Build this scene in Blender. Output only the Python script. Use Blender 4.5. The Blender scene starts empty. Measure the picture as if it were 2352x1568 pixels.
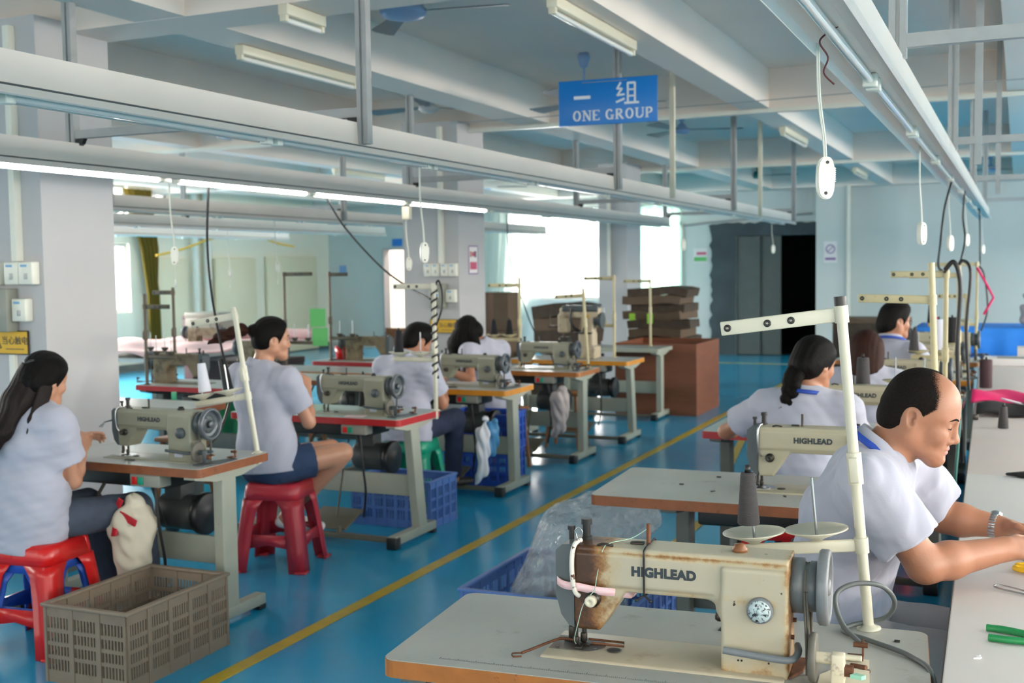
import bpy, bmesh, math, random
import numpy as np
from mathutils import Vector, Matrix, noise as mnoise
random.seed(7)
PI=math.pi
scene=bpy.context.scene
COL=scene.collection
V=Vector

# ------------------------------------------------------------------ materials
MATS={}
def mat(name,col,rough=.5,metal=0.,spec=.5,var=0.,vscale=8.,col2=None,bump=0.,bscale=60.,trans=0.,alpha=1.,sheen=0.,sss=0.,coat=0.,stain=None,stscale=3.,stlo=.55,sthi=.72,stretch=None,emit=None,estr=0.,bdist=.01):
    if name in MATS: return MATS[name]
    m=bpy.data.materials.new(name); m.use_nodes=True
    nt=m.node_tree; N=nt.nodes; L=nt.links
    b=N['Principled BSDF']
    c=(*col,1.)
    b.inputs['Base Color'].default_value=c
    b.inputs['Roughness'].default_value=rough
    b.inputs['Metallic'].default_value=metal
    b.inputs['Specular IOR Level'].default_value=spec
    b.inputs['Transmission Weight'].default_value=trans
    b.inputs['Alpha'].default_value=alpha
    b.inputs['Sheen Weight'].default_value=sheen
    b.inputs['Coat Weight'].default_value=coat
    if sss:
        b.inputs['Subsurface Weight'].default_value=sss
        b.inputs['Subsurface Radius'].default_value=(.012,.005,.003)
        b.inputs['Subsurface Scale'].default_value=1.
    if emit:
        b.inputs['Emission Color'].default_value=(*emit,1); b.inputs['Emission Strength'].default_value=estr
    if var or col2 or stain or bump:
        tc=N.new('ShaderNodeTexCoord'); src=tc.outputs['Object']
        if stretch:
            mp=N.new('ShaderNodeMapping'); mp.inputs['Scale'].default_value=stretch
            L.new(src,mp.inputs['Vector']); src=mp.outputs['Vector']
    cur=None
    if var or col2:
        nz=N.new('ShaderNodeTexNoise'); nz.inputs['Scale'].default_value=vscale; nz.inputs['Detail'].default_value=6.
        L.new(src,nz.inputs['Vector'])
        mx=N.new('ShaderNodeMix'); mx.data_type='RGBA'
        mr=N.new('ShaderNodeMapRange'); mr.inputs['From Min'].default_value=.3; mr.inputs['From Max'].default_value=.7
        L.new(nz.outputs['Fac'],mr.inputs['Value']); L.new(mr.outputs['Result'],mx.inputs['Factor'])
        if col2 is None:
            a=tuple(max(0,x*(1-var)) for x in col); z=tuple(min(1,x*(1+var)) for x in col)
        else: a,z=col,col2
        mx.inputs['A'].default_value=(*a,1); mx.inputs['B'].default_value=(*z,1)
        cur=mx.outputs['Result']
    if stain:
        nz=N.new('ShaderNodeTexNoise'); nz.inputs['Scale'].default_value=stscale; nz.inputs['Detail'].default_value=8.; nz.inputs['Roughness'].default_value=.65
        L.new(src,nz.inputs['Vector'])
        mr=N.new('ShaderNodeMapRange'); mr.inputs['From Min'].default_value=stlo; mr.inputs['From Max'].default_value=sthi
        L.new(nz.outputs['Fac'],mr.inputs['Value'])
        mx=N.new('ShaderNodeMix'); mx.data_type='RGBA'
        L.new(mr.outputs['Result'],mx.inputs['Factor'])
        if cur: L.new(cur,mx.inputs['A'])
        else: mx.inputs['A'].default_value=c
        mx.inputs['B'].default_value=(*stain,1)
        cur=mx.outputs['Result']
    if cur: L.new(cur,b.inputs['Base Color'])
    if bump:
        nz=N.new('ShaderNodeTexNoise'); nz.inputs['Scale'].default_value=bscale; nz.inputs['Detail'].default_value=4.
        L.new(src,nz.inputs['Vector'])
        bp=N.new('ShaderNodeBump'); bp.inputs['Strength'].default_value=bump; bp.inputs['Distance'].default_value=bdist
        L.new(nz.outputs['Fac'],bp.inputs['Height']); L.new(bp.outputs['Normal'],b.inputs['Normal'])
    MATS[name]=m
    return m
def S(r,g,b):   # sRGB 0-255 -> linear
    f=lambda c:(c/255/12.92 if c<=10 else ((c/255+.055)/1.055)**2.4)
    return (f(r),f(g),f(b))

# ------------------------------------------------------------------ mesh builder
class MB:
    def __init__(s): s.v=[];s.f=[];s.sm=[];s.mi=[];s.m=0;s.smooth=False
    def add(s,vs,fs,smooth=None,mi=None):
        o=len(s.v); s.v+= [tuple(p) for p in vs]
        for f in fs:
            s.f.append(tuple(o+i for i in f)); s.sm.append(s.smooth if smooth is None else smooth); s.mi.append(s.m if mi is None else mi)
        return s
    def box(s,c,d,r=0.,rot=None,seg=2):
        """box centre c, full size d, edges rounded by r; rot = Matrix or z angle"""
        if r>0:
            bm=bmesh.new(); bmesh.ops.create_cube(bm,size=1.)
            for v in bm.verts: v.co=V((v.co.x*d[0],v.co.y*d[1],v.co.z*d[2]))
            bmesh.ops.bevel(bm,geom=bm.edges[:],offset=min(r,min(d)*.49),segments=seg,affect='EDGES',profile=.5)
            bm.verts.index_update()
            vs=[v.co.copy() for v in bm.verts]; fs=[[v.index for v in f.verts] for f in bm.faces]; bm.free()
        else:
            x,y,z=d[0]/2,d[1]/2,d[2]/2
            vs=[V(p) for p in((-x,-y,-z),(x,-y,-z),(x,y,-z),(-x,y,-z),(-x,-y,z),(x,-y,z),(x,y,z),(-x,y,z))]
            fs=[(0,3,2,1),(4,5,6,7),(0,1,5,4),(1,2,6,5),(2,3,7,6),(3,0,4,7)]
        if rot is not None:
            R=rot if isinstance(rot,Matrix) else Matrix.Rotation(rot,3,'Z')
            vs=[R@v for v in vs]
        c=V(c); return s.add([c+v for v in vs],fs,smooth=r>0)
    def bb(s,lo,hi,r=0.,**k):
        return s.box([(a+b)/2 for a,b in zip(lo,hi)],[b-a for a,b in zip(lo,hi)],r,**k)
    def cyl(s,a,b,r,r2=None,n=16,cap=True):
        a=V(a);b=V(b); r2=r if r2 is None else r2
        z=(b-a).normalized(); x=z.orthogonal().normalized(); y=z.cross(x)
        vs=[];
        for p,q in((a,r),(b,r2)):
            for i in range(n):
                t=2*PI*i/n; vs.append(p+x*(q*math.cos(t))+y*(q*math.sin(t)))
        fs=[(i,(i+1)%n,n+(i+1)%n,n+i) for i in range(n)]
        s.add(vs,fs,True)
        if cap: s.add(vs,[tuple(range(n-1,-1,-1)),tuple(range(n,2*n))],False)
        return s
    def lathe(s,prof,c=(0,0,0),axis=(0,0,1),n=24,closed=False):
        """prof: list (r,h) along axis"""
        c=V(c); z=V(axis).normalized(); x=z.orthogonal().normalized(); y=z.cross(x)
        if abs(z.z)>.999: x=V((1,0,0)); y=z.cross(x)
        vs=[]
        for r,h in prof:
            for i in range(n):
                t=2*PI*i/n; vs.append(c+z*h+x*(r*math.cos(t))+y*(r*math.sin(t)))
        fs=[]; m=len(prof)
        for j in range(m-1 if not closed else m):
            k=(j+1)%m
            for i in range(n):
                i2=(i+1)%n; fs.append((j*n+i,j*n+i2,k*n+i2,k*n+i))
        s.add(vs,fs,True)
        if not closed:
            if prof[0][0]>1e-5: s.add(vs[:n],[tuple(range(n-1,-1,-1))],False)
            if prof[-1][0]>1e-5: s.add(vs[-n:],[tuple(range(n))],False)
        return s
    def tube(s,pts,r,n=8,close=False,cap=True):
        """tube along points; r float or list"""
        pts=[V(p) for p in pts]; m=len(pts)
        rs=r if isinstance(r,(list,tuple)) else [r]*m
        vs=[];x=None
        for i,p in enumerate(pts):
            if close: t=(pts[(i+1)%m]-pts[i-1]).normalized()
            else: t=(pts[min(i+1,m-1)]-pts[max(i-1,0)]).normalized()
            if x is None: x=t.orthogonal().normalized()
            else:
                x=x-t*x.dot(t)
                x=x.normalized() if x.length>1e-6 else t.orthogonal().normalized()
            y=t.cross(x)
            for k in range(n):
                a=2*PI*k/n; vs.append(p+x*(rs[i]*math.cos(a))+y*(rs[i]*math.sin(a)))
        fs=[]
        for i in range(m if close else m-1):
            j=(i+1)%m
            for k in range(n):
                k2=(k+1)%n; fs.append((i*n+k,i*n+k2,j*n+k2,j*n+k))
        s.add(vs,fs,True)
        if cap and not close: s.add(vs[:n],[tuple(range(n-1,-1,-1))],False); s.add(vs[-n:],[tuple(range(n))],False)
        return s
    def prism(s,poly,h0,h1,plane='xy',smooth=False):
        """extrude 2-D polygon; plane xy->z, xz->y, yz->x"""
        def P(a,b,h): return (a,b,h) if plane=='xy' else ((a,h,b) if plane=='xz' else (h,a,b))
        n=len(poly)
        vs=[P(a,b,h0) for a,b in poly]+[P(a,b,h1) for a,b in poly]
        s.add(vs,[(i,(i+1)%n,n+(i+1)%n,n+i) for i in range(n)],smooth)
        s.add(vs,[tuple(range(n-1,-1,-1)),tuple(range(n,2*n))],False)
        return s
    def grid(s,rows,smooth=True,flip=False):
        """rows: list of equal-length point lists"""
        n=len(rows[0]); vs=[p for r in rows for p in r]; fs=[]
        for i in range(len(rows)-1):
            for j in range(n-1):
                f=(i*n+j,i*n+j+1,(i+1)*n+j+1,(i+1)*n+j)
                fs.append(f[::-1] if flip else f)
        return s.add(vs,fs,smooth)
    def build(s,name,m,parent=None,loc=None,rot=None,solid=0.,bevel=0.,fixn=True):
        me=bpy.data.meshes.new(name); me.from_pydata(s.v,[],s.f); 
        ms=m if isinstance(m,(list,tuple)) else [m]
        for q in ms: me.materials.append(q)
        me.polygons.foreach_set('use_smooth',s.sm); me.polygons.foreach_set('material_index',s.mi)
        if fixn:
            bm=bmesh.new(); bm.from_mesh(me); bmesh.ops.recalc_face_normals(bm,faces=bm.faces[:]); bm.to_mesh(me); bm.free()
        me.update()
        o=bpy.data.objects.new(name,me); COL.objects.link(o)
        if parent: o.parent=parent
        if loc: o.location=loc
        if rot is not None: o.rotation_euler=(0,0,rot) if not hasattr(rot,'__len__') else rot
        if solid: md=o.modifiers.new('s','SOLIDIFY'); md.thickness=solid; md.offset=0
        if bevel:
            md=o.modifiers.new('b','BEVEL'); md.width=bevel; md.segments=2; md.limit_method='ANGLE'
        return o
def curve_pts(pts,n=8,close=False):
    """Catmull-Rom through points"""
    pts=[V(p) for p in pts]; m=len(pts); out=[]
    rng=range(m) if close else range(m-1)
    for i in rng:
        if close: a,b,c,d=pts[i-1],pts[i],pts[(i+1)%m],pts[(i+2)%m]
        else: a,b,c,d=pts[max(i-1,0)],pts[i],pts[i+1],pts[min(i+2,m-1)]
        for k in range(n):
            t=k/n
            out.append(.5*((2*b)+(c-a)*t+(2*a-5*b+4*c-d)*t*t+(3*b-a-3*c+d)*t**3))
    if not close: out.append(pts[-1])
    return out
def tag(o,label,cat,group=None,kind=None):
    if label: o['label']=label
    if cat: o['category']=cat
    if group: o['group']=group
    if kind: o['kind']=kind
    return o
def thing(name,label,cat,loc=(0,0,0),rz=0.,group=None):
    o=bpy.data.objects.new(name,None); o.empty_display_size=.1; COL.objects.link(o)
    o.location=loc; o.rotation_euler=(0,0,rz)
    return tag(o,label,cat,group)
def struct(o): o['kind']='structure'; return o
KIDS={}
def copy_tree(o,parent=None):
    c=o.copy(); COL.objects.link(c)
    if parent: c.parent=parent
    for ch in [x for x in bpy.data.objects if x.parent==o]: copy_tree(ch,c)
    return c
def dup(o,label,loc,rz=None,group=None,cat=None):
    c=copy_tree(o); c.location=loc
    if rz is not None: c.rotation_euler=(0,0,rz)
    c['label']=label
    if group: c['group']=group
    return c
def text_mesh(name,body,size,ext,m,parent=None,loc=(0,0,0),rot=(PI/2,0,0),off=0.,align='CENTER',sx=1.,space=1.):
    cu=bpy.data.curves.new(name,'FONT'); cu.body=body; cu.size=size; cu.extrude=ext; cu.offset=off; cu.align_x=align; cu.align_y='CENTER'; cu.space_character=space
    t=bpy.data.objects.new(name,cu); COL.objects.link(t)
    bpy.context.view_layer.update()
    dg=bpy.context.evaluated_depsgraph_get()
    me=bpy.data.meshes.new_from_object(t.evaluated_get(dg)); me.name=name
    bpy.data.objects.remove(t); bpy.data.curves.remove(cu)
    me.materials.clear(); me.materials.append(m)
    o=bpy.data.objects.new(name,me); COL.objects.link(o)
    if parent: o.parent=parent
    o.location=loc; o.rotation_euler=rot; o.scale=(sx,1,1)
    return o
# ------------------------------------------------------------------ shared materials
WHITE=mat('wall_paint',S(184,184,185),.75,var=.03,vscale=1.5,bump=.05,bscale=40)
CEIL=mat('ceiling_paint',S(230,219,209),.8,var=.03,vscale=1.2)
BLUEW=mat('blue_wall_paint',S(198,206,203),.7,var=.05,vscale=.8)
CREAMW=mat('cream_panel',S(234,228,208),.7,var=.06,vscale=.7)
FLOOR=mat('blue_epoxy_floor',S(30,152,196),.17,var=.08,vscale=1.3,spec=.5,stain=S(56,164,202),stscale=1.1,stlo=.5,sthi=.75,bump=.02,bscale=2.)
YELLOW=mat('yellow_line_paint',S(188,158,36),.35,var=.12,vscale=9)
DARKPANEL=mat('dark_rough_render',S(64,76,80),.8,var=.25,vscale=2.5)
ELEV=mat('grey_steel_door',S(86,94,92),.45,metal=.3,var=.06)
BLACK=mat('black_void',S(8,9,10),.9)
ALU=mat('aluminium_profile',S(168,172,172),.38,metal=.4,var=.05,vscale=20)
ALUD=mat('grey_aluminium_post',S(160,162,162),.42,metal=.25,var=.08,vscale=14)
RAILM=mat('white_enamel_trough',S(224,215,206),.35,metal=.0,var=.03,vscale=3)
TUBEOFF=mat('unlit_tube_glass',S(225,224,218),.15,coat=.5)
TUBEON=mat('lit_tube',(1,1,1),.4,emit=(1,.98,.94),estr=9.)
TUBEADD=mat('added_bright_tube',(1,1,1),.4,emit=(1,.93,.85),estr=36.)  # strong glow, only for the two rails added out of view
BKPL=mat('black_plastic',S(24,25,27),.4,var=.15)
WHPL=mat('white_plastic',S(222,222,210),.35,var=.03)
CREAMPL=mat('cream_plastic',S(214,208,186),.35)
TOPW=mat('white_laminate',S(172,176,172),.28,var=.05,vscale=5,stain=S(138,138,128),stscale=14,stlo=.62,sthi=.82,bump=.02,bscale=90)
TOPOLD=mat('worn_grey_laminate',S(162,164,158),.42,var=.06,vscale=4,stain=S(120,116,104),stscale=11,stlo=.60,sthi=.80,bump=.05,bscale=120)
TOPG=mat('pale_green_laminate',S(170,184,176),.22,var=.04,vscale=5,stain=S(130,140,130),stscale=12,stlo=.64,sthi=.84)
EDGEO=mat('orange_wood_edge',S(160,98,40),.45,var=.16,vscale=18,stain=S(90,48,20),stscale=26,stlo=.6,sthi=.7)
EDGEB=mat('brown_wood_edge',S(132,76,42),.45,var=.15,vscale=18,stain=S(92,46,26),stscale=24,stlo=.6,sthi=.75)
EDGEY=mat('yellow_orange_edge',S(206,136,34),.4,var=.1,vscale=15,stain=S(120,66,20),stscale=24,stlo=.64,sthi=.75)
EDGER=mat('red_edge_band',S(168,30,34),.35,var=.1,vscale=15)
LEGM=mat('grey_green_enamel',S(158,162,148),.42,var=.06,vscale=6,stain=S(104,100,86),stscale=14,stlo=.64,sthi=.8)
LEGD=mat('dark_grey_enamel',S(92,96,90),.5,var=.1,vscale=6)
BARM=mat('brown_grey_steel',S(98,94,80),.5,var=.12,vscale=5)
MOTOR=mat('dark_motor_casting',S(58,62,62),.5,var=.15,vscale=12)
STEEL=mat('bright_steel',S(180,182,184),.25,metal=1.)
DSTEEL=mat('dark_steel',S(70,66,62),.4,metal=.8,var=.2,vscale=30)
RUST=mat('rusty_brown_metal',S(104,66,44),.6,metal=.3,var=.3,vscale=40)
MGREY=mat('grey_machine_paint',S(140,140,122),.38,var=.05,vscale=10,stain=S(96,92,76),stscale=13,stlo=.62,sthi=.8)
MDARK=mat('dark_grey_machine_paint',S(72,80,84),.4,var=.08,vscale=16)
MTAN=mat('brown_machine_paint',S(116,102,76),.45,var=.15,vscale=9,stain=S(60,48,34),stscale=12,stlo=.5,sthi=.7)
MCREAM=mat('cream_machine_paint',S(172,166,142),.36,var=.04,vscale=10,stain=S(118,84,50),stscale=9,stlo=.62,sthi=.85)
STANDM=mat('cream_white_stand',S(198,196,178),.35,var=.05,vscale=12,stain=S(130,120,96),stscale=22,stlo=.66,sthi=.78)
STANDY=mat('aged_cream_stand',S(188,178,140),.4,var=.08,vscale=12,stain=S(120,106,76),stscale=22,stlo=.62,sthi=.78)
LETTER=mat('dark_lettering',S(46,56,62),.5)
REDPL=mat('faded_red_plastic',S(176,44,58),.36,var=.05,vscale=8)
REDPL2=mat('bright_red_plastic',S(200,26,26),.28,var=.04,vscale=8)
BLUEPL=mat('blue_plastic',S(42,82,178),.4,var=.07,vscale=8)
BLUEPL2=mat('steel_blue_plastic',S(84,118,182),.42,var=.08,vscale=8)
GREENPL=mat('green_plastic',S(20,150,118),.4,var=.05)
TAUPE=mat('taupe_plastic',S(128,114,98),.5,var=.08,vscale=7,stain=S(92,82,70),stscale=9,stlo=.6,sthi=.78)
CONEG=mat('grey_thread',S(66,64,66),.8,bump=.5,bscale=90,stretch=(1,1,9),var=.1,vscale=20)
CONEB=mat('black_thread',S(24,24,30),.8,bump=.5,bscale=90,stretch=(1,1,9))
CONEW=mat('white_thread',S(222,224,236),.8,bump=.4,bscale=90,stretch=(1,1,9))
CONEM=mat('maroon_thread',S(66,44,50),.8,bump=.5,bscale=90,stretch=(1,1,9))
CONEP=mat('pink_thread',S(206,30,86),.8,bump=.4,bscale=90,stretch=(1,1,9))
CARD=mat('cardboard',S(96,80,64),.85,var=.12,vscale=6)
CARDD=mat('dark_cardboard',S(70,60,50),.9,var=.2,vscale=14)
WOODB=mat('red_brown_plywood',S(122,72,48),.6,var=.12,vscale=3,stretch=(1,1,6))
WOODS=mat('stool_wood',S(128,84,50),.55,var=.15,vscale=12)
CLOTHW=mat('cream_cotton',S(206,198,178),.9,var=.05,vscale=6,bump=.1,bscale=200)
CLOTHP=mat('pink_fabric',S(222,186,186),.85,var=.05,vscale=4)
MAGENTA=mat('magenta_fabric',S(196,16,92),.75,var=.08,vscale=8)
BLACKF=mat('black_fabric',S(20,20,24),.85,var=.1)
WHITEF=mat('white_fabric',S(226,226,232),.85)
BLUEF=mat('bright_blue_fabric',S(40,124,214),.8,var=.06,vscale=4)
REDF=mat('red_ribbon',S(180,20,36),.6)
CABLE=mat('black_cable',S(22,22,24),.45)
CABLEG=mat('grey_cable',S(86,92,92),.5)
CABLEW=mat('white_cord',S(208,210,200),.5)
BELT=mat('grey_belt_rubber',S(96,94,86),.6,var=.1)
SIGNB=mat('sign_blue',S(8,120,204),.35)
SIGNW=mat('sign_white',S(226,232,238),.4)
SIGNY=mat('sign_yellow',S(214,168,38),.45)
PAPER=mat('paper_white',S(226,224,224),.7)
PINKINK=mat('pink_ink',S(196,92,120),.7)
PURPINK=mat('purple_ink',S(142,110,160),.7)
GREENPAP=mat('green_paper',S(104,190,110),.7)
LIMEPAP=mat('lime_card',S(150,206,60),.6)
GREYBOX=mat('grey_electrical_box',S(140,142,132),.4,var=.04)
FANB=mat('fan_blue_enamel',S(150,172,206),.4)
FANG=mat('fan_grey_blade',S(120,126,130),.45)
FANT=mat('fan_teal_enamel',S(40,130,124),.4)
CURT=mat('sheer_curtain',S(226,236,230),.8)
def trans_mat(name,col,fac,rough=.6,alpha=1.):
    m=bpy.data.materials.new(name); m.use_nodes=True; nt=m.node_tree; N=nt.nodes; L=nt.links
    N.remove(N['Principled BSDF']); out=N['Material Output']
    d=N.new('ShaderNodeBsdfDiffuse'); t=N.new('ShaderNodeBsdfTranslucent'); mx=N.new('ShaderNodeMixShader')
    for x in(d,t): x.inputs['Color'].default_value=(*col,1)
    mx.inputs[0].default_value=fac; L.new(d.outputs[0],mx.inputs[1]); L.new(t.outputs[0],mx.inputs[2]); cur=mx.outputs[0]
    if alpha<1:
        tr=N.new('ShaderNodeBsdfTransparent'); m2=N.new('ShaderNodeMixShader'); m2.inputs[0].default_value=alpha
        L.new(tr.outputs[0],m2.inputs[1]); L.new(cur,m2.inputs[2]); cur=m2.outputs[0]
    L.new(cur,out.inputs[0]); MATS[name]=m; return m
CURTAIN=trans_mat('sheer_white_curtain',S(228,238,232),.6,alpha=.72)
CURTAING=trans_mat('pale_green_curtain',S(170,214,196),.5,alpha=.85)
DRAPE=trans_mat('olive_drape',S(112,96,44),.25)
BAGPL=mat('clear_plastic_film',S(206,210,214),.25,spec=.7,alpha=.40,bump=1.,bscale=9,bdist=.12)
BAGPW=mat('milky_plastic_film',S(196,196,194),.35,alpha=.8,bump=.8,bscale=9,bdist=.1)
BOTTLE=mat('clear_bottle',S(226,236,238),.08,alpha=.35,spec=.7)
GLASS=mat('window_glass',(.9,.95,.95),.02,alpha=.06,spec=.6)
SKIN=mat('skin',S(164,114,88),.45,var=.05,vscale=14,sss=.12,bump=.05,bscale=150)
SKIN2=mat('fair_skin',S(182,134,108),.45,var=.04,vscale=14,sss=.12)
LIPM=mat('lip',S(188,110,104),.4)
HAIR=mat('black_hair',S(10,8,8),.6,spec=.12,var=.3,vscale=30,bump=.5,bscale=60,stretch=(6,6,.6))
HAIRS=mat('short_black_hair',S(24,20,18),.8,spec=.12,var=.3,vscale=160,bump=.35,bscale=260)
HAIRBR=mat('brown_hair',S(46,22,15),.6,spec=.15,var=.3,vscale=30,bump=.5,bscale=60,stretch=(6,6,.6))
HAIRDB=mat('dark_brown_hair',S(24,14,12),.5,spec=.2,var=.3,vscale=30,bump=.5,bscale=60,stretch=(6,6,.6))
def buzz_mat():
    m=HAIRS.copy(); m.name='cropped_hair'; nt=m.node_tree;N=nt.nodes;L=nt.links; b=N['Principled BSDF']
    a=N.new('ShaderNodeAttribute'); a.attribute_name='hair_cover'; tc=N.new('ShaderNodeTexCoord'); nz=N.new('ShaderNodeTexNoise'); nz.inputs['Scale'].default_value=420.; nz.inputs['Detail'].default_value=2.; L.new(tc.outputs['Object'],nz.inputs['Vector'])
    q=N.new('ShaderNodeMath'); q.operation='ADD'; L.new(a.outputs['Fac'],q.inputs[0]); L.new(nz.outputs['Fac'],q.inputs[1])
    r=N.new('ShaderNodeMapRange'); r.inputs['From Min'].default_value=.62; r.inputs['From Max'].default_value=1.05; L.new(q.outputs[0],r.inputs['Value']); L.new(r.outputs['Result'],b.inputs['Alpha'])
    return m
HAIRBUZZ=buzz_mat()
SHIRT=mat('white_polo_cotton',S(168,170,185),.85,sheen=.2,var=.02,bump=.06,bscale=320)
JEANS=mat('grey_blue_denim',S(62,72,88),.85,var=.14,vscale=14,bump=.1,bscale=300)
JEANSD=mat('dark_blue_denim',S(30,40,66),.85,var=.15,vscale=14,bump=.1,bscale=300)
DENIM=mat('navy_denim_shorts',S(38,58,90),.85,var=.1,vscale=14,bump=.1,bscale=300)
GREYTR=mat('pale_grey_trousers',S(168,168,170),.8,var=.05)
LANY=mat('blue_lanyard',S(28,66,160),.6)
SHOE=mat('dark_shoe',S(48,44,42),.5)
SANDAL=mat('white_sandal_strap',S(226,226,226),.5)
# ------------------------------------------------------------------ room shell
SLAB=3.25; BEAM=2.92
XL,XR,YB,YF=-13.3,7.6,-3.6,20.3
def wall_segments(mb,axis,pos,th,a0,a1,z0,z1,holes):
    """wall in plane axis=pos, spanning a0..a1; holes [(a,b,zlo,zhi)]"""
    xs=sorted({a0,a1,*[h[0] for h in holes],*[h[1] for h in holes]}); zs=sorted({z0,z1,*[h[2] for h in holes],*[h[3] for h in holes]})
    for i in range(len(xs)-1):
        run=None
        for j in range(len(zs)-1):
            cx,cz=(xs[i]+xs[i+1])/2,(zs[j]+zs[j+1])/2
            hole=any(h[0]<cx<h[1] and h[2]<cz<h[3] for h in holes)
            if not hole:
                run=(zs[j],zs[j+1]) if run is None else (run[0],zs[j+1])
            if (hole or j==len(zs)-2) and run:
                if axis=='Y': mb.bb((xs[i],pos,run[0]),(xs[i+1],pos+th,run[1]))
                else: mb.bb((pos,xs[i],run[0]),(pos+th,xs[i+1],run[1]))
                run=None
m=MB(); m.bb((XL-.2,YB-.2,-.12),(XR+.2,YF+2.,0)); struct(m.build('floor',FLOOR))
m=MB(); m.bb((XL-.2,YB-.2,SLAB),(XR+.2,YF+2.,SLAB+.15))
for y in(-.4,4.68,9.6,14.85,19.75): m.bb((XL,y,BEAM),(XR,y+.32,SLAB))
for x in(-12.1,-10.1,-8.1,-6.1,-4.22,-2.16,-.1,2.0,4.0,6.0):
    m.bb((x,YB,BEAM+.002),(x+(.32 if x==-4.22 else .24),YF,SLAB))
struct(m.build('ceiling',CEIL))
def pillar(n,x0,x1,y0,y1,mt):
    m=MB(); m.bb((x0,y0,0),(x1,y1,BEAM+.05)); o=struct(m.build('pillar_%d'%n,mt))
    m=MB(); m.bb((x0-.012,y0-.012,0),(x1+.012,y1+.012,.11)); m.build('plinth',LEGD,o)
    return o
P1=pillar(1,-5.25,-4.7,4.46,4.98,WHITE); P2=pillar(2,-5.28,-4.7,9.33,9.88,WHITE); P3=pillar(3,-5.08,-4.69,14.2,14.8,WHITE); P4=pillar(4,-3.16,-2.66,19.8,20.29,BLUEW)
# conduits climbing the pillars
for nm,x,y,z0,par in(('conduit',-4.86,4.435,1.69,P1),('conduit',-4.87,9.305,1.67,P2),('conduit',-4.93,14.18,1.5,P3)):
    m=MB(); m.bb((x-.02,y-.02,z0),(x+.02,y+.025,BEAM)); m.build(nm,WHPL,par)
m=MB(); m.bb((-2.64,19.74,0),(-2.59,19.79,2.92)); m.build('drain_pipe',WHPL,P4)
# far wall (blue) with door, curtained windows and lift
FW=[(-11.95,-11.05,0,2.02),(-9.05,-7.25,1.0,2.66),(-6.45,-5.72,.9,2.66),(-4.65,-3.17,0,2.14)]
m=MB(); wall_segments(m,'Y',YF,.2,XL-.2,XR+.2,0,SLAB,FW); struct(m.build('wall_far',BLUEW))
LW=[(13.3,14.42,.98,2.1),(13.3,14.42,2.45,3.05),(14.9,15.4,2.62,3.05)]
m=MB(); wall_segments(m,'X',XL-.2,.2,YB,YF,0,SLAB,[(0.5,3.5,1.,2.7),(5.5,8.5,1.,2.7),(9.5,12.2,1.,2.7)]+LW); WLl=struct(m.build('wall_left',CREAMW))
RW=[(-2.8,-.4,.9,2.75),(.6,3.2,.9,2.75),(4.2,6.8,.9,2.75),(7.8,10.4,.9,2.75),(11.4,14.,.9,2.75),(15.,17.6,.9,2.75)]
m=MB(); wall_segments(m,'X',XR,.2,YB,YF,0,SLAB,RW); struct(m.build('wall_right',BLUEW))
BW=[(-11.5,-8.5,.9,2.75),(-7.5,-4.5,.9,2.75),(-3.5,-.5,.9,2.75),(.5,3.5,.9,2.75),(4.2,7.,.9,2.75)]
m=MB(); wall_segments(m,'Y',YB-.2,.2,XL-.2,XR+.2,0,SLAB,BW); struct(m.build('wall_back',BLUEW))
# windows
WN=0
def window(axis,pos,h,mull=2,trans=True):
    global WN; WN+=1
    a0,a1,z0,z1=h; fr=MB(); t=.05
    def put(a,b,c,d,th=.06):
        if axis=='Y': fr.bb((a,pos-th/2,c),(b,pos+th/2,d))
        else: fr.bb((pos-th/2,a,c),(pos+th/2,b,d))
    put(a0,a1,z0,z0+t);put(a0,a1,z1-t,z1);put(a0,a0+t,z0+t,z1-t);put(a1-t,a1,z0+t,z1-t)
    for i in range(1,mull+1):
        x=a0+(a1-a0)*i/(mull+1); put(x-.02,x+.02,z0+t,z1-t,.05)
    if trans and z1-z0>1.2:
        zz=z0+(z1-z0)*.68
        for i in range(mull+1):
            xa=a0+(a1-a0)*i/(mull+1)+.02; xb=a0+(a1-a0)*(i+1)/(mull+1)-.02
            put(max(xa,a0+t),min(xb,a1-t),zz-.02,zz+.02,.05)
    o=struct(fr.build('window_%d'%WN,ALU)); g=MB()
    if axis=='Y': g.bb((a0+t,pos-.004,z0+t),(a1-t,pos+.004,z1-t))
    else: g.bb((pos-.004,a0+t,z0+t),(pos+.004,a1-t,z1-t))
    g.build('pane',GLASS,o); return o
window('Y',YF+.1,FW[1],2); window('Y',YF+.1,FW[2],0)
for h in[(0.5,3.5,1.,2.7),(5.5,8.5,1.,2.7),(9.5,12.2,1.,2.7)]+LW: window('X',XL-.1,h,2 if h[1]-h[0]>1.6 else 1)
for h in RW: window('X',XR+.1,h,2)
for h in BW: window('Y',YB-.1,h,2)
# bright open doorway in the far wall, room beyond lit by daylight
m=MB(); m.bb((-11.99,YF-.02,0),(-11.95,YF+.22,2.06)); m.bb((-11.05,YF-.02,0),(-11.01,YF+.22,2.06)); m.bb((-11.95,YF-.02,2.02),(-11.05,YF+.22,2.06))
D1=struct(m.build('door_1',WHITE))
m=MB(); m.box((-11.38,YF+.3,1.0),(.05,.62,1.96)); m.build('door_leaf',EDGEB,D1)
m=MB(); m.bb((-11.93,YF-.04,.02),(-11.42,YF+.0,.42),.004); m.build('low_panel',EDGEB,D1)
m=MB(); m.bb((-13.2,YF+1.7,0),(-9.8,YF+1.75,3.)); struct(m.build('wall_beyond_door',mat('warm_plaster',S(236,214,196),.8)))
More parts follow.
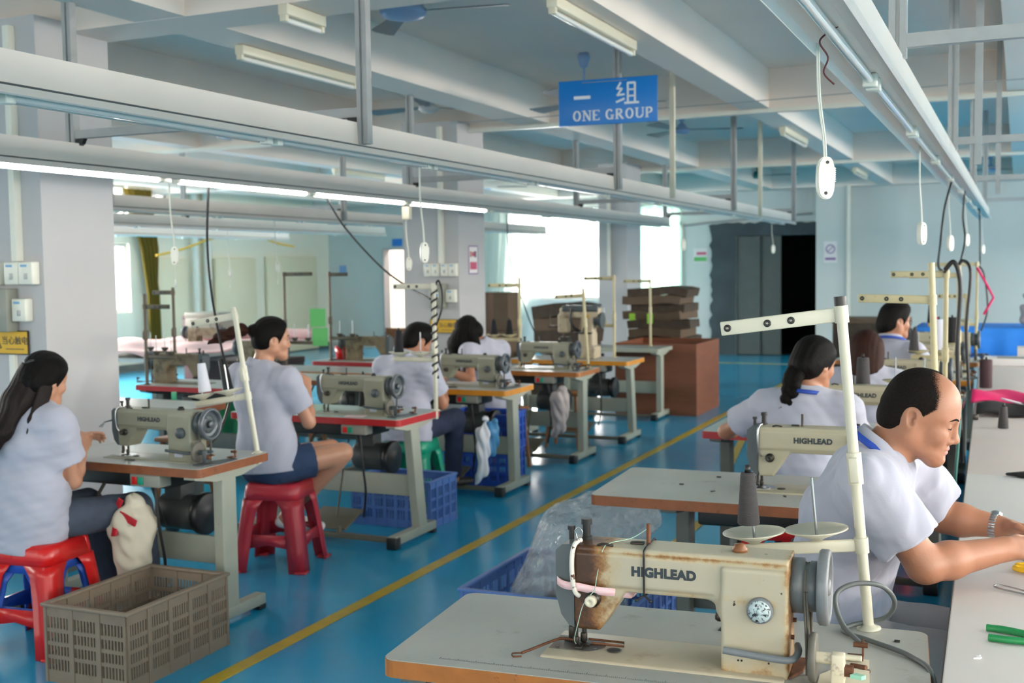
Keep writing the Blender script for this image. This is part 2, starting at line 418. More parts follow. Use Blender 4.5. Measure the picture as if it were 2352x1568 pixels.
# lift: rough dark render surround, steel leaves, black open shaft
random.seed(3)
m=MB(); pts=[(-5.1,0)]
z=0
while z<2.36:
    z+=.09; pts.append((-5.1+random.uniform(-.035,.035),min(z,2.36)))
x=-5.1
while x<-3.25:
    x+=.1; pts.append((min(x,-3.18),2.36+random.uniform(-.03,.03)))
pts+= [(-3.18,2.14),(-4.65,2.14),(-4.65,0)]
m.prism(pts,YF-.035,YF-.003,'xz'); struct(m.build('trim_1',DARKPANEL))
m=MB(); m.bb((-4.65,YF+.02,0),(-3.17,YF+.08,2.14)); 
m=MB(); m.bb((-4.64,YF+.02,.01),(-4.22,YF+.07,2.13)); D2=struct(m.build('door_2',ELEV))
m=MB(); m.bb((-4.215,YF+.07,.01),(-3.86,YF+.12,2.13)); m.build('inner_leaf',ELEV,D2)
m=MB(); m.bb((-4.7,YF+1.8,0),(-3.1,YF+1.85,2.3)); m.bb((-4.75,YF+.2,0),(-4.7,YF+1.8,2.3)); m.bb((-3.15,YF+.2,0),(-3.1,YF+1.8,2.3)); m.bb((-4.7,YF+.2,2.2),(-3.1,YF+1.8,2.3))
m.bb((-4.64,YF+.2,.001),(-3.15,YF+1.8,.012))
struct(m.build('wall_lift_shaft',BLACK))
# skirting and left-wall cream boards + pipes
m=MB(); m.bb((XL,YB,0),(XL+.02,YF,.12)); struct(m.build('baseboard_left',LEGD))
m=MB(); m.bb((-11.0,YF-.02,0),(-5.12,YF,.12)); struct(m.build('baseboard_far',LEGD))
BOARD=mat('tall_cream_board',S(226,218,188),.6,var=.05,vscale=.9)
for i,(a,b,zt) in enumerate(((14.95,15.75,1.86),(16.5,17.7,1.86),(18.05,19.75,1.9))):
    m=MB(); m.bb((XL+.02,a,.02),(XL+.07,b,zt),.006); o=m.build('wall_board',BOARD)
    tag(o,('cream board on left wall between the olive drape and the white pipes','cream board on left wall just past the white pipes','widest cream board on left wall ending at the blue wall corner')[i],'panel','cream boards along the left wall')
for i,(y,r) in enumerate(((15.93,.06),(16.25,.07))):
    m=MB(); m.cyl((XL+.1,y,.0),(XL+.1,y,SLAB),r,n=16)
    for z in(.6,1.5,2.4): m.cyl((XL+.1,y,z),(XL+.1,y,z+.05),r+.012,n=16)
    tag(m.build('drain_pipe',WHPL),('thinner white vertical drain pipe on left wall','thicker white vertical drain pipe on left wall')[i],'pipe','pipes on the left wall')
# conduits along the beams
for i,(y,z) in enumerate(((9.58,2.88),(14.83,2.88))):
    m=MB(); m.bb((-11.,y-.03,z),(XR,y+.01,z+.035))
    tag(m.build('cable_conduit',WHPL),('grey cable conduit running along the ceiling beam behind the blue sign','cable conduit along the farther ceiling beam')[i],'conduit')
m=MB(); m.tube(curve_pts([(-5.62,20.27,0.1),(-5.62,20.27,2.2),(-5.5,20.27,2.36),(-3.3,20.27,2.5)],6),.018)
tag(m.build('cable_conduit',ALUD),'thin conduit rising on the blue wall beside the lift','conduit')
# painted floor lines
m=MB(); m.bb((-2.93,YB+.1,0),(-2.86,18.6,.0035)); struct(m.build('trim_2',YELLOW))
m=MB(); m.add([(-1.84,1.,.0035),(-1.78,1.,.0035),(-1.78,7.,.0035),(-2.62,12.6,.0035),(-2.69,12.6,.0035),(-1.84,7.,.0035)],[(0,1,2,5),(5,2,3,4)],False); struct(m.build('trim_3',YELLOW))
m=MB(); m.bb((-2.86,12.53,0),(-.3,12.6,.003)); m.bb((-4.9,18.53,0),(-2.94,18.6,.003)); struct(m.build('trim_4',YELLOW))
# curtains
def curtain(name,mt,x0,x1,y,z0,z1,amp,wl,label,open_fn=None,cat='curtain',group=None):
    n=int((x1-x0)/.022); rows=[]
    for k in range(15):
        tz=k/14; r=[]
        for i in range(n+1):
            t=i/n; x=x0+(x1-x0)*t
            if open_fn: x=open_fn(t,tz)
            yy=y+amp*math.sin(2*PI*t*(x1-x0)/wl)+amp*.4*math.sin(2*PI*t*(x1-x0)/wl*2.3+tz*2)
            r.append((x,yy,z1+(z0-z1)*tz))
        rows.append(r)
    m=MB(); m.grid(rows); return tag(m.build(name,mt,fixn=False),label,cat,group)
curtain('sheer_curtain',CURTAIN,-9.75,-8.7,YF-.10,.16,2.72,.03,.16,'white sheer curtain drawn to the left of the bright far window',lambda t,z:-9.75+t*(1.35-.45*z))
curtain('sheer_curtain',CURTAIN,-8.05,-7.05,YF-.10,1.25,2.72,.03,.16,'short white sheer curtain gathered up at right of the bright far window',lambda t,z:-7.05-(1-t)*(1.15-.75*math.sin(z*1.5)))
curtain('window_curtain',CURTAING,-6.62,-5.66,YF-.1,.1,2.72,.035,.18,'pale green curtain covering the narrow window behind the cardboard stack')
m=MB(); m.cyl((-9.8,YF-.1,2.74),(-5.5,YF-.1,2.74),.012); tag(m.build('curtain_rail',ALU),'thin metal rail above the far window curtains','rail')
n=24;rows=[]
for k in range(14):
    z=2.98-2.5*k/13; w=.62-.36*min(1,k/8); r=[]
    for i in range(n+1):
        t=i/n; r.append((XL+.14+.045*math.sin(t*26),14.42+.05*k/13+t*w+ .25*min(1,k/9)-.2*(1-min(1,k/5))-.05,z))
    rows.append(r)
m=MB(); m.grid(rows); tag(m.build('window_drape',DRAPE,fixn=False),'olive green drape hanging beside the bright window on the left wall','curtain')
# hose
m=MB(); m.tube(curve_pts([(-12.9,14.6,1.9),(-12.7,15.0,2.0),(-12.4,15.5,2.2),(-12.,15.9,2.3),(-11.8,16.3,2.12),(-11.8,16.9,2.05)],6),.02)
tag(m.build('hanging_hose',mat('yellow_hose_rubber',S(214,172,60),.5)),'yellow air hose sagging in front of the left wall','hose')
# ------------------------------------------------------------------ ceiling fixtures
def fixture(loc,rz,label,L=1.24):
    t=thing('ceiling_light',label,'light',loc,rz,'unlit tube lights on the ceiling beams')
    m=MB(); m.bb((-L/2,-.03,-.055),(L/2,.03,0),.006); m.build('housing',CREAMPL,t)
    for e in(-L/2,L/2-.025): m=MB(); m.bb((e,-.02,-.085),(e+.025,.02,-.05),.004); m.build('lamp_holder',CREAMPL,t)
    m=MB(); m.cyl((-L/2+.025,0,-.075),(L/2-.025,0,-.075),.014,n=10); m.build('lamp_tube',TUBEOFF,t)
    return t
fixture((-4.1,6.0,2.918),PI/2,'unlit tube light on the beam above the two hanging light rails')
fixture((-2.06,5.74,2.918),PI/2,'unlit tube light on the beam above the blue sign')
fixture((-3.285,4.83,2.917),PI/2,'short unlit tube light at the top of the photo on the nearest beam',.34)
fixture((-2.05,11.5,2.918),PI/2,'unlit tube light on the beam farther behind the blue sign')
fixture((-2.05,16.6,2.918),PI/2,'farthest unlit tube light along the aisle beam')
fixture((-8.,13.,2.918),PI/2,'unlit tube light over the far left tables')
fixture((.7,9.5,2.99),0.,'unlit tube light on the cross beam at upper right')
def fan(loc,rz,label,mt,blade,drop=.18,R=.62,dome=False):
    t=thing('ceiling_fan',label,'fan',loc,rz,'ceiling fans')
    m=MB(); m.lathe([(.0,0),(.035,0),(.05,-.03),(.03,-.1),(.012,-.11)]); m.build('ceiling_cup',mt if not dome else BKPL,t)
    m=MB(); m.cyl((0,0,-.1),(0,0,-drop),.011,n=10); m.build('down_rod',mt,t)
    m=MB()
    if dome: m.lathe([(.03,-drop+.01),(.12,-drop),(.125,-drop-.02),(.14,-drop-.03),(.14,-drop-.05),(.12,-drop-.075),(.06,-drop-.09),(0,-drop-.092)],n=32)
    else: m.lathe([(.015,-drop+.03),(.045,-drop),(.05,-drop-.02),(.085,-drop-.035),(.09,-drop-.06),(.06,-drop-.085),(0,-drop-.09)],n=24)
    m.build('motor_housing',mt,t)
    for k in range(3):
        a=2*PI*k/3; m=MB(); z=-drop-.045
        prof=[(.08,-.02),(.16,-.025),(.2,-.05),(R,-.07),(R+.02,-.04),(R+.02,.05),(R,.075),(.2,.035),(.16,.025),(.08,.02)]
        c,s_=math.cos(a),math.sin(a)
        vs=[]
        for h in(0,.006):
            for x,y in prof:
                vs.append((x*c-y*s_,x*s_+y*c,z+h+y*.18))
        N=len(prof); m.add(vs,[(i,(i+1)%N,N+(i+1)%N,N+i) for i in range(N)]+[tuple(range(N-1,-1,-1)),tuple(range(N,2*N))],False)
        m.build('fan_blade',blade,t)
    return t
fan((-3.34,5.95,SLAB),.2,'pale blue domed ceiling fan close to the slab, nearest of the fans',FANB,FANG,.07,dome=True)
fan((-3.06,8.25,SLAB),.5,'grey ceiling fan on a rod partly behind the blue sign',FANB,FANG,.32)
fan((-6.75,8.65,SLAB),.2,'small ceiling fan above the far left machines',FANB,FANG,.3,.5)
fan((-3.28,11.8,SLAB),.3,'blue ceiling fan beyond the blue sign over the aisle',FANB,FANG,.15)
fan((-3.85,18.3,SLAB),.1,'teal ceiling fan near the lift opening',FANT,FANG,.16)
fan((-.4,18.3,SLAB),.6,'ceiling fan at the far right near the blue wall',FANB,FANG,.22)
fan((-4.65,8.7,SLAB),.9,'ceiling fan in front of the middle pillar',WHITE,FANG,.2)
fan((-8.,17.,SLAB),.4,'ceiling fan in front of the cream boards on the left',FANB,FANG,.25)
# ------------------------------------------------------------------ implicit-surface modelling (numpy) -> one continuous mesh
def nrm(v): v=np.asarray(v,float); return v/max(np.linalg.norm(v),1e-9)
class Prim:
    """signed distance primitive: fn(X,Y,Z)->d within bounding box lo..hi"""
    def __init__(s,fn,lo,hi,k=.01,op='+'): s.fn=fn;s.lo=np.asarray(lo,float);s.hi=np.asarray(hi,float);s.k=k;s.op=op
def cone(p,q,r0,r1,k=.02,op='+'):
    p=np.asarray(p,float);q=np.asarray(q,float);d=q-p;L2=max(d@d,1e-12)
    def fn(X,Y,Z):
        x,y,z=X-p[0],Y-p[1],Z-p[2]
        t=np.clip((x*d[0]+y*d[1]+z*d[2])/L2,0,1)
        return np.sqrt((x-t*d[0])**2+(y-t*d[1])**2+(z-t*d[2])**2)-(r0+(r1-r0)*t)
    m=max(r0,r1)
    return Prim(fn,np.minimum(p,q)-m,np.maximum(p,q)+m,k,op)
def econe(p,q,side,a0,b0,a1,b1,k=.03,op='+'):
    """elliptic tapered capsule: a = radius along side, b = radius along third axis"""
    p=np.asarray(p,float);q=np.asarray(q,float);d=q-p;L=max(np.linalg.norm(d),1e-6);w=d/L
    u=np.asarray(side,float);u=nrm(u-w*(u@w));v=np.cross(w,u)
    def fn(X,Y,Z):
        x,y,z=X-p[0],Y-p[1],Z-p[2]
        tw=x*w[0]+y*w[1]+z*w[2]; t=np.clip(tw/L,0,1)
        a=a0+(a1-a0)*t;b=b0+(b1-b0)*t
        e=tw-t*L
        uu=(x*u[0]+y*u[1]+z*u[2])/a; vv=(x*v[0]+y*v[1]+z*v[2])/b; m=np.minimum(a,b); ww=e/m
        r=np.sqrt(uu*uu+vv*vv+ww*ww)
        g=np.sqrt((uu/a)**2+(vv/b)**2+(ww/m)**2)
        return r*(r-1)/np.maximum(g,1e-4)
    m=max(a0,a1,b0,b1)
    return Prim(fn,np.minimum(p,q)-m,np.maximum(p,q)+m,k,op)
def ell(c,r,R=None,k=.02,op='+'):
    c=np.asarray(c,float);r=np.asarray(r,float);R=np.eye(3) if R is None else np.asarray(R,float)  # columns = local axes
    def fn(X,Y,Z):
        x,y,z=X-c[0],Y-c[1],Z-c[2]
        a=(x*R[0,0]+y*R[1,0]+z*R[2,0])/r[0];b=(x*R[0,1]+y*R[1,1]+z*R[2,1])/r[1];e=(x*R[0,2]+y*R[1,2]+z*R[2,2])/r[2]
        q=np.sqrt(a*a+b*b+e*e); g=np.sqrt((a/r[0])**2+(b/r[1])**2+(e/r[2])**2)
        return q*(q-1)/np.maximum(g,1e-4)
    ext=np.sqrt(((R*r)**2).sum(1))
    return Prim(fn,c-ext,c+ext,k,op)
def rbox(c,h,r=.005,R=None,k=.01,op='+'):
    c=np.asarray(c,float);h=np.asarray(h,float);R=np.eye(3) if R is None else np.asarray(R,float)
    def fn(X,Y,Z):
        x,y,z=X-c[0],Y-c[1],Z-c[2]
        a=np.abs(x*R[0,0]+y*R[1,0]+z*R[2,0])-h[0]+r;b=np.abs(x*R[0,1]+y*R[1,1]+z*R[2,1])-h[1]+r;e=np.abs(x*R[0,2]+y*R[1,2]+z*R[2,2])-h[2]+r
        return np.sqrt(np.maximum(a,0)**2+np.maximum(b,0)**2+np.maximum(e,0)**2)+np.minimum(np.maximum(a,np.maximum(b,e)),0)-r
    ext=np.abs(R)@h
    return Prim(fn,c-ext,c+ext,k,op)
def polyx(poly,y0,y1,r=.008,k=.01,op='+'):
    """polygon in XZ extruded along y with rounded edges"""
    P=np.asarray(poly,float); n=len(P); yc=(y0+y1)/2;hy=(y1-y0)/2-r
    def fn(X,Y,Z):
        X,Z2=np.broadcast_arrays(X,Z)
        X=X+0*Z2;Zz=Z2
        d=np.full(X.shape,1e9);s=np.ones(X.shape)
        for i in range(n):
            a=P[i];b=P[i-1];e=b-a
            wx=X-a[0];wz=Zz-a[1]; t=np.clip((wx*e[0]+wz*e[1])/(e@e),0,1)
            bx=wx-e[0]*t;bz=wz-e[1]*t; d=np.minimum(d,bx*bx+bz*bz)
            c1=Zz>=a[1];c2=Zz<b[1];c3=e[0]*wz>e[1]*wx
            s=np.where((c1&c2&c3)|(~c1&~c2&~c3),-s,s)
        d=s*np.sqrt(d)+r
        w=np.abs(Y-yc)-hy
        return np.minimum(np.maximum(d,w),0)+np.sqrt(np.maximum(d,0)**2+np.maximum(w,0)**2)-r
    return Prim(fn,(P[:,0].min(),y0,P[:,1].min()),(P[:,0].max(),y1,P[:,1].max()),k,op)
def half(pt,nv,lo,hi,k=.004):
    """intersection with half space: keeps the side the normal points away from"""
    pt=np.asarray(pt,float);nv=nrm(nv)
    return Prim(lambda X,Y,Z:(X-pt[0])*nv[0]+(Y-pt[1])*nv[1]+(Z-pt[2])*nv[2],lo,hi,k,'&')
def smin(a,b,k):
    if k<=0: return np.minimum(a,b)
    h=np.maximum(k-np.abs(a-b),0)/k
    return np.minimum(a,b)-h*h*k*.25
class Vol:
    def __init__(s,prims,h,infl=0.,pad=.012):
        add=[p for p in prims if p.op=='+']
        s.lo=np.min([p.lo for p in add],0)-pad-infl; hi=np.max([p.hi for p in add],0)+pad+infl
        s.h=h; s.n=np.ceil((hi-s.lo)/h).astype(int)+1; s.f=np.full(s.n,.2,np.float32)
        s.put(prims,infl)
    def sl(s,lo,hi):
        a=np.clip(np.floor((lo-s.lo)/s.h).astype(int),0,s.n-1);b=np.clip(np.ceil((hi-s.lo)/s.h).astype(int)+1,1,s.n)
        if (b<=a).any(): return None
        ax=[(s.lo[i]+s.h*np.arange(a[i],b[i])).astype(np.float32) for i in range(3)]
        return tuple(slice(a[i],b[i]) for i in range(3)),ax[0][:,None,None],ax[1][None,:,None],ax[2][None,None,:]
    def put(s,prims,infl=0.):
        for p in prims:
            m=p.k+2.5*s.h+(infl if p.op=='+' else 0)
            q=s.sl(p.lo-m,p.hi+m)
            if q is None: continue
            S_,X,Y,Z=q; d=p.fn(X,Y,Z).astype(np.float32)
            if p.op=='+': s.f[S_]=smin(s.f[S_],d-infl,p.k)
            elif p.op=='-': s.f[S_]=-smin(-s.f[S_],d,p.k)
            else: s.f[S_]=-smin(-s.f[S_],-d,p.k)
        return s
    def disp(s,fn):
        """add fn(X,Y,Z) displacement"""
        q=s.sl(s.lo,s.lo+s.h*s.n); S_,X,Y,Z=q
        m=np.abs(s.f)<.035
        I=np.nonzero(m); x=s.lo[0]+s.h*I[0];y=s.lo[1]+s.h*I[1];z=s.lo[2]+s.h*I[2]
        s.f[I]-=fn(x,y,z).astype(np.float32); return s
    def mesh(s):
        f=s.f; g=f<0
        c=np.zeros(np.array(g.shape)-1,np.uint8)
        for i in(0,1):
            for j in(0,1):
                for k in(0,1): c+=g[i:g.shape[0]-1+i,j:g.shape[1]-1+j,k:g.shape[2]-1+k]
        act=(c>0)&(c<8); idx=np.full(c.shape,-1,np.int32); A=np.argwhere(act); idx[act]=np.arange(len(A))
        acc=np.zeros((len(A),3));cnt=np.zeros(len(A))
        co=[(i,j,k) for i in(0,1) for j in(0,1) for k in(0,1)]
        for u in co:
            for ax in range(3):
                if u[ax]: continue
                w=list(u);w[ax]=1
                fa=f[A[:,0]+u[0],A[:,1]+u[1],A[:,2]+u[2]];fb=f[A[:,0]+w[0],A[:,1]+w[1],A[:,2]+w[2]]
                m=(fa<0)!=(fb<0); t=fa[m]/(fa[m]-fb[m]); P=np.tile(np.array(u,float),(m.sum(),1)); P[:,ax]=t
                acc[m]+=P;cnt[m]+=1
        vs=s.lo+s.h*(A+acc/cnt[:,None])
        F=[]
        for ax in range(3):
            b,c2=(ax+1)%3,(ax+2)%3
            n=f.shape; sl0=[slice(1,n[i]-1) for i in range(3)];sl0[ax]=slice(0,n[ax]-1);sl1=list(sl0);sl1[ax]=slice(1,n[ax])
            g0=g[tuple(sl0)];g1=g[tuple(sl1)]
            for flip,m in((False,g0&~g1),(True,~g0&g1)):
                I=np.argwhere(m)
                if not len(I): continue
                off=np.array([1,1,1]);off[ax]=0; I=I+off
                def at(db,dc):
                    J=I.copy();J[:,b]-=db;J[:,c2]-=dc; return idx[J[:,0],J[:,1],J[:,2]]
                q=np.stack([at(1,1),at(0,1),at(0,0),at(1,0)],1)
                F.append(q[:,::-1] if flip else q)
        return vs,(np.concatenate(F) if F else np.zeros((0,4),int))
def np_mesh(name,vs,fs,mats,parent=None,mi=None,smooth=True):
    me=bpy.data.meshes.new(name); n=len(fs)
    me.vertices.add(len(vs)); me.vertices.foreach_set('co',np.asarray(vs,np.float32).ravel())
    me.loops.add(n*4); me.loops.foreach_set('vertex_index',np.asarray(fs,np.int32).ravel())
    me.polygons.add(n); me.polygons.foreach_set('loop_start',np.arange(0,n*4,4,dtype=np.int32))
    for q in(mats if isinstance(mats,(list,tuple)) else [mats]): me.materials.append(q)
    me.update(calc_edges=True); me.validate()
    me.polygons.foreach_set('use_smooth',np.full(len(me.polygons),smooth))
    if mi is not None and len(me.polygons)==n: me.polygons.foreach_set('material_index',np.asarray(mi,np.int32))
    o=bpy.data.objects.new(name,me); COL.objects.link(o)
    if parent: o.parent=parent
    return o
def relax(vs,fs,it=2,lam=.5):
    """few Laplacian passes"""
    vs=np.array(vs)
    for _ in range(it):
        acc=np.zeros_like(vs);cnt=np.zeros(len(vs))
        for a,b in((0,1),(1,2),(2,3),(3,0)):
            np.add.at(acc,fs[:,a],vs[fs[:,b]]);np.add.at(acc,fs[:,b],vs[fs[:,a]]);np.add.at(cnt,fs[:,a],1);np.add.at(cnt,fs[:,b],1)
        vs+=lam*(acc/np.maximum(cnt,1)[:,None]-vs)
    return vs
def sdf_obj(name,prims,h,mats,parent=None,infl=0.,it=1,disp=None):
    v=Vol(prims,h,infl)
    if disp: v.disp(disp)
    vs,fs=v.mesh()
    if it: vs=relax(vs,fs,it)
    return np_mesh(name,vs,fs,mats,parent)
# ------------------------------------------------------------------ industrial sewing machine
# local frame: origin = needle point on the bed surface, x to the handwheel, y to the back
def sewing_machine(style):
    """style: dict of materials; returns root Empty with its parts"""
    fg=style.get('fg',False); body=style['body']
    t=thing('sewing_machine','','sewing machine')
    h=.003 if fg else .004
    arm=[polyx([(.006,.245),(.475,.245),(.475,.12),(.335,.12),(.33,.147),(.125,.147),(.064,.056),(.012,.056),(.006,.075)],-.05,.05,.007),
         rbox((.405,-.008,.11),(.07,.060,.115),.007,k=.010),
         rbox((.345,-.005,.14),(.02,.045,.02),.01,k=.03),
         rbox((.24,-.052,.196),(.232,.004,.036),.003,k=.005)]
    sdf_obj('arm_casting',arm,h,body,t,it=1)
    m=MB(); m.bb((-.062,-.092,-.035),(.468,.09,.004),.006); m.build('bed',style.get('bed',body),t)
    # needle plate + slide plate
    m=MB(); pts=[(-.055,-.045),(.02,-.045)]+[(.02+.045*math.sin(a),-.0-.045*math.cos(a)) for a in np.linspace(.1,PI-.1,12)]+[(.02,.045),(-.055,.045)]
    m.prism(pts,.004,.0058); 
    for y in(-.006,0,.006): m.bb((.004,y-.0012,.0058),(.03,y+.0012,.0068))
    m.cyl((-.04,-.03,.0055),(-.04,-.03,.0068),.004,n=10); m.cyl((.045,-.02,.0055),(.045,-.02,.0068),.004,n=10)
    m.build('needle_plate',STEEL if not fg else mat('worn_steel_plate',S(120,116,108),.3,metal=.8,var=.2,vscale=20),t)
    m=MB(); m.lathe([(0,.004),(.014,.004),(.017,.006),(.012,.0075),(0,.0075)],(.09,-.02,0),n=18); m.build('oil_plug',DSTEEL,t)
    # face plate (dark) at the left end
    m=MB(); m.prism([(.006,.246),(-.02,.244),(-.036,.23),(-.036,.13),(-.024,.085),(-.006,.062),(.006,.058)],-.046,.046,'xz'); m.build('face_plate',style['face'],t,bevel=.004)
    # needle bar, presser bar, foot
    m=MB(); m.cyl((0,-.012,.012),(0,-.012,.06),.0048,n=12); m.cyl((0,-.012,-.002),(0,-.012,.014),.0012,n=8); m.box((0,-.014,.02),(.011,.012,.014),.002); m.build('needle_bar',DSTEEL,t)
    m=MB(); m.cyl((.012,.012,.02),(.012,.012,.06),.0055,n=12); m.box((.012,.008,.02),(.014,.014,.022),.003); m.box((.008,-.008,.0065),(.018,.045,.004),.0015); m.box((-.016,.006,.03),(.013,.013,.03),.003); m.build('presser_foot',DSTEEL,t)
    # take-up guard and knobs on top of the head
    m=MB(); m.tube(curve_pts([(.018,-.03,.252),(.012,-.055,.248),(.008,-.064,.225),(.008,-.066,.185),(.012,-.06,.145),(.02,-.052,.132)],5),.0055 if fg else .004,n=8); m.build('thread_guard',style['guard'],t)
    m=MB(); m.cyl((.02,.01,.24),(.02,.01,.287),.009,n=14); m.cyl((.02,.01,.28),(.02,.01,.292),.0125,n=14); m.cyl((.02,.01,.24),(.02,.01,.252),.014,n=6); m.build('pressure_knob',BKPL,t)
    m=MB(); m.cyl((-.014,.005,.238),(-.014,.005,.27),.006,n=12); m.cyl((-.014,.005,.266),(-.014,.005,.275),.009,n=12); m.build('lifter_knob',BKPL,t)
    # tension assembly
    m=MB(); m.lathe([(.0,.0),(.017,.0),(.017,.003),(.009,.004),(.009,.007),(.017,.008),(.017,.011),(.008,.012),(.008,.014)],(.052,-.05,.128),(0,-1,0),n=20); m.build('tension_discs',DSTEEL,t)
    m=MB(); m.lathe([(0,.014),(.0125,.014),(.0125,.028),(.0105,.031),(.004,.031),(.004,.029),(0,.029)],(.052,-.05,.128),(0,-1,0),n=20); m.build('tension_knob',style['dial'],t)
    # stitch length dial
    m=MB(); m.lathe([(0,0),(.027,0),(.027,.012),(.0245,.0145),(0,.0145)],(.418,-.068,.142),(0,-1,0),n=32); d=m.build('stitch_dial',style['wheel'],t)
    m=MB(); m.lathe([(.007,.0145),(.023,.0145),(.023,.0158),(.007,.0158)],(.418,-.068,.142),(0,-1,0),n=32); m.lathe([(0,.0145),(.0065,.0145),(.0065,.018),(0,.018)],(.418,-.068,.142),(0,-1,0),n=12,); m.build('dial_face',style['dialface'],d)
    # reverse lever
    m=MB(); m.tube(curve_pts([(.49,-.03,.062),(.494,-.06,.056),(.484,-.09,.05),(.456,-.096,.05),(.41,-.096,.053),(.345,-.096,.058)],5),[.0085]*15+[.007]*8+[.006]*3 if False else .0075,n=10); m.build('reverse_lever',style['wheel'],t)
    # pulley hub + handwheel + belt
    m=MB(); m.lathe([(.02,.0),(.058,.0),(.058,.024),(.048,.027),(.048,.034),(.053,.037),(.053,.056),(.03,.058)],(.476,0,.182),(1,0,0),n=36); hub=m.build('pulley_hub',style['face'],t)
    m=MB(); m.lathe([(0,.052),(.03,.052),(.05,.058),(.060,.058),(.064,.062),(.064,.076),(.070,.078),(.077,.076),(.079,.072),(.079,.058),(.075,.054),(.05,.052)],(.476,0,.182),(1,0,0),n=40)
    m.lathe([(0,.058),(.018,.058),(.018,.074),(.014,.078),(0,.078)],(.476,0,.182),(1,0,0),n=18)
    for a in range(3):
        m.cyl((.532,.035*math.cos(a*2.1),.182+.035*math.sin(a*2.1)),(.538,.035*math.cos(a*2.1),.182+.035*math.sin(a*2.1)),.004,n=8)
    m.build('handwheel',style['rim'],t)
    m=MB()
    for dx in(0,.0055):
        m.tube([(.504+dx,-.049,.182),(.504+dx,-.036,.216),(.504+dx,0,.231),(.504+dx,.036,.216),(.504+dx,.049,.182),(.509+dx,.03,.0),(.51+dx,.02,-.05)],.003,n=6)
        m.tube([(.504+dx,-.049,.182),(.508+dx,-.033,.06),(.509+dx,-.02,-.05)],.003,n=6)
    m.build('drive_belt',BELT,t)
    # bobbin winder
    m=MB(); m.prism([(.535,-.13),(.6,-.13),(.635,-.05),(.628,.09),(.585,.1),(.57,.03),(.535,-.03)],.0,.005); w=m.build('winder_base',style['winder'],t)
    m=MB(); m.lathe([(.02,-.006),(.046,-.007),(.05,-.004),(.05,.006),(.046,.008),(.02,.007)],(.525,-.075,.056),(1,0,0),n=30); m.build('winder_wheel',BELT,w)
    m=MB(); m.cyl((.53,-.075,.056),(.57,-.075,.056),.012,n=14); m.box((.575,-.08,.04),(.028,.03,.06),.004); m.cyl((.585,-.075,.062),(.62,-.08,.064),.006,n=10); m.build('winder_bracket',style['winder'],w)
    m=MB(); m.box((.595,-.085,.038),(.022,.018,.022),.003); m.cyl((.6,-.07,.045),(.63,-.09,.05),.005,n=8); m.box((.6,.08,.012),(.034,.03,.006),.001); m.box((.615,.088,.03),(.004,.014,.034)); m.cyl((.595,.085,.038),(.625,.085,.038),.006,n=8); m.build('winder_lever',RUST,w)
    # thread post, oil cap
    m=MB(); m.cyl((.165,-.0,.24),(.165,0,.292),.0048,n=10); m.build('thread_post',RUST if fg else DSTEEL,t)
    m=MB(); m.lathe([(0,0),(.017,0),(.017,.008),(.012,.012),(.012,.016),(0,.018)],(.365,.0,.2445),n=18); m.build('oil_cap',style['cap'],t)
    m=MB(); m.tube(curve_pts([(.06,-.04,.246),(.075,-.046,.251),(.095,-.04,.247)],4),.003,n=6); m.box((.14,.0,.2475),(.03,.018,.006),.002); m.build('thread_eyelet',DSTEEL,t)
    # lettering
    if style.get('logo',True): text_mesh('lettering','HIGHLEAD',.0275,.0003,LETTER,t,(.21,-.0565,.197),(PI/2,0,0),.0017,sx=1.0,space=1.08)
    m=MB(); m.box((.4,-.0692,.035),(.05,.001,.022)); 
    if not fg: m.build('rating_label',mat('blue_white_label',S(176,180,196),.4),t)
    return t
SGREY=dict(body=MGREY,face=MDARK,guard=STEEL,dial=DSTEEL,wheel=MDARK,dialface=MDARK,rim=mat('handwheel_grey',S(92,98,104),.35,metal=.3),winder=MDARK,cap=BKPL)
STAN=dict(SGREY,body=MTAN,logo=False)
SCREAM=dict(SGREY,body=MCREAM)
FGB=bpy.data.materials.new('aged_cream_paint')
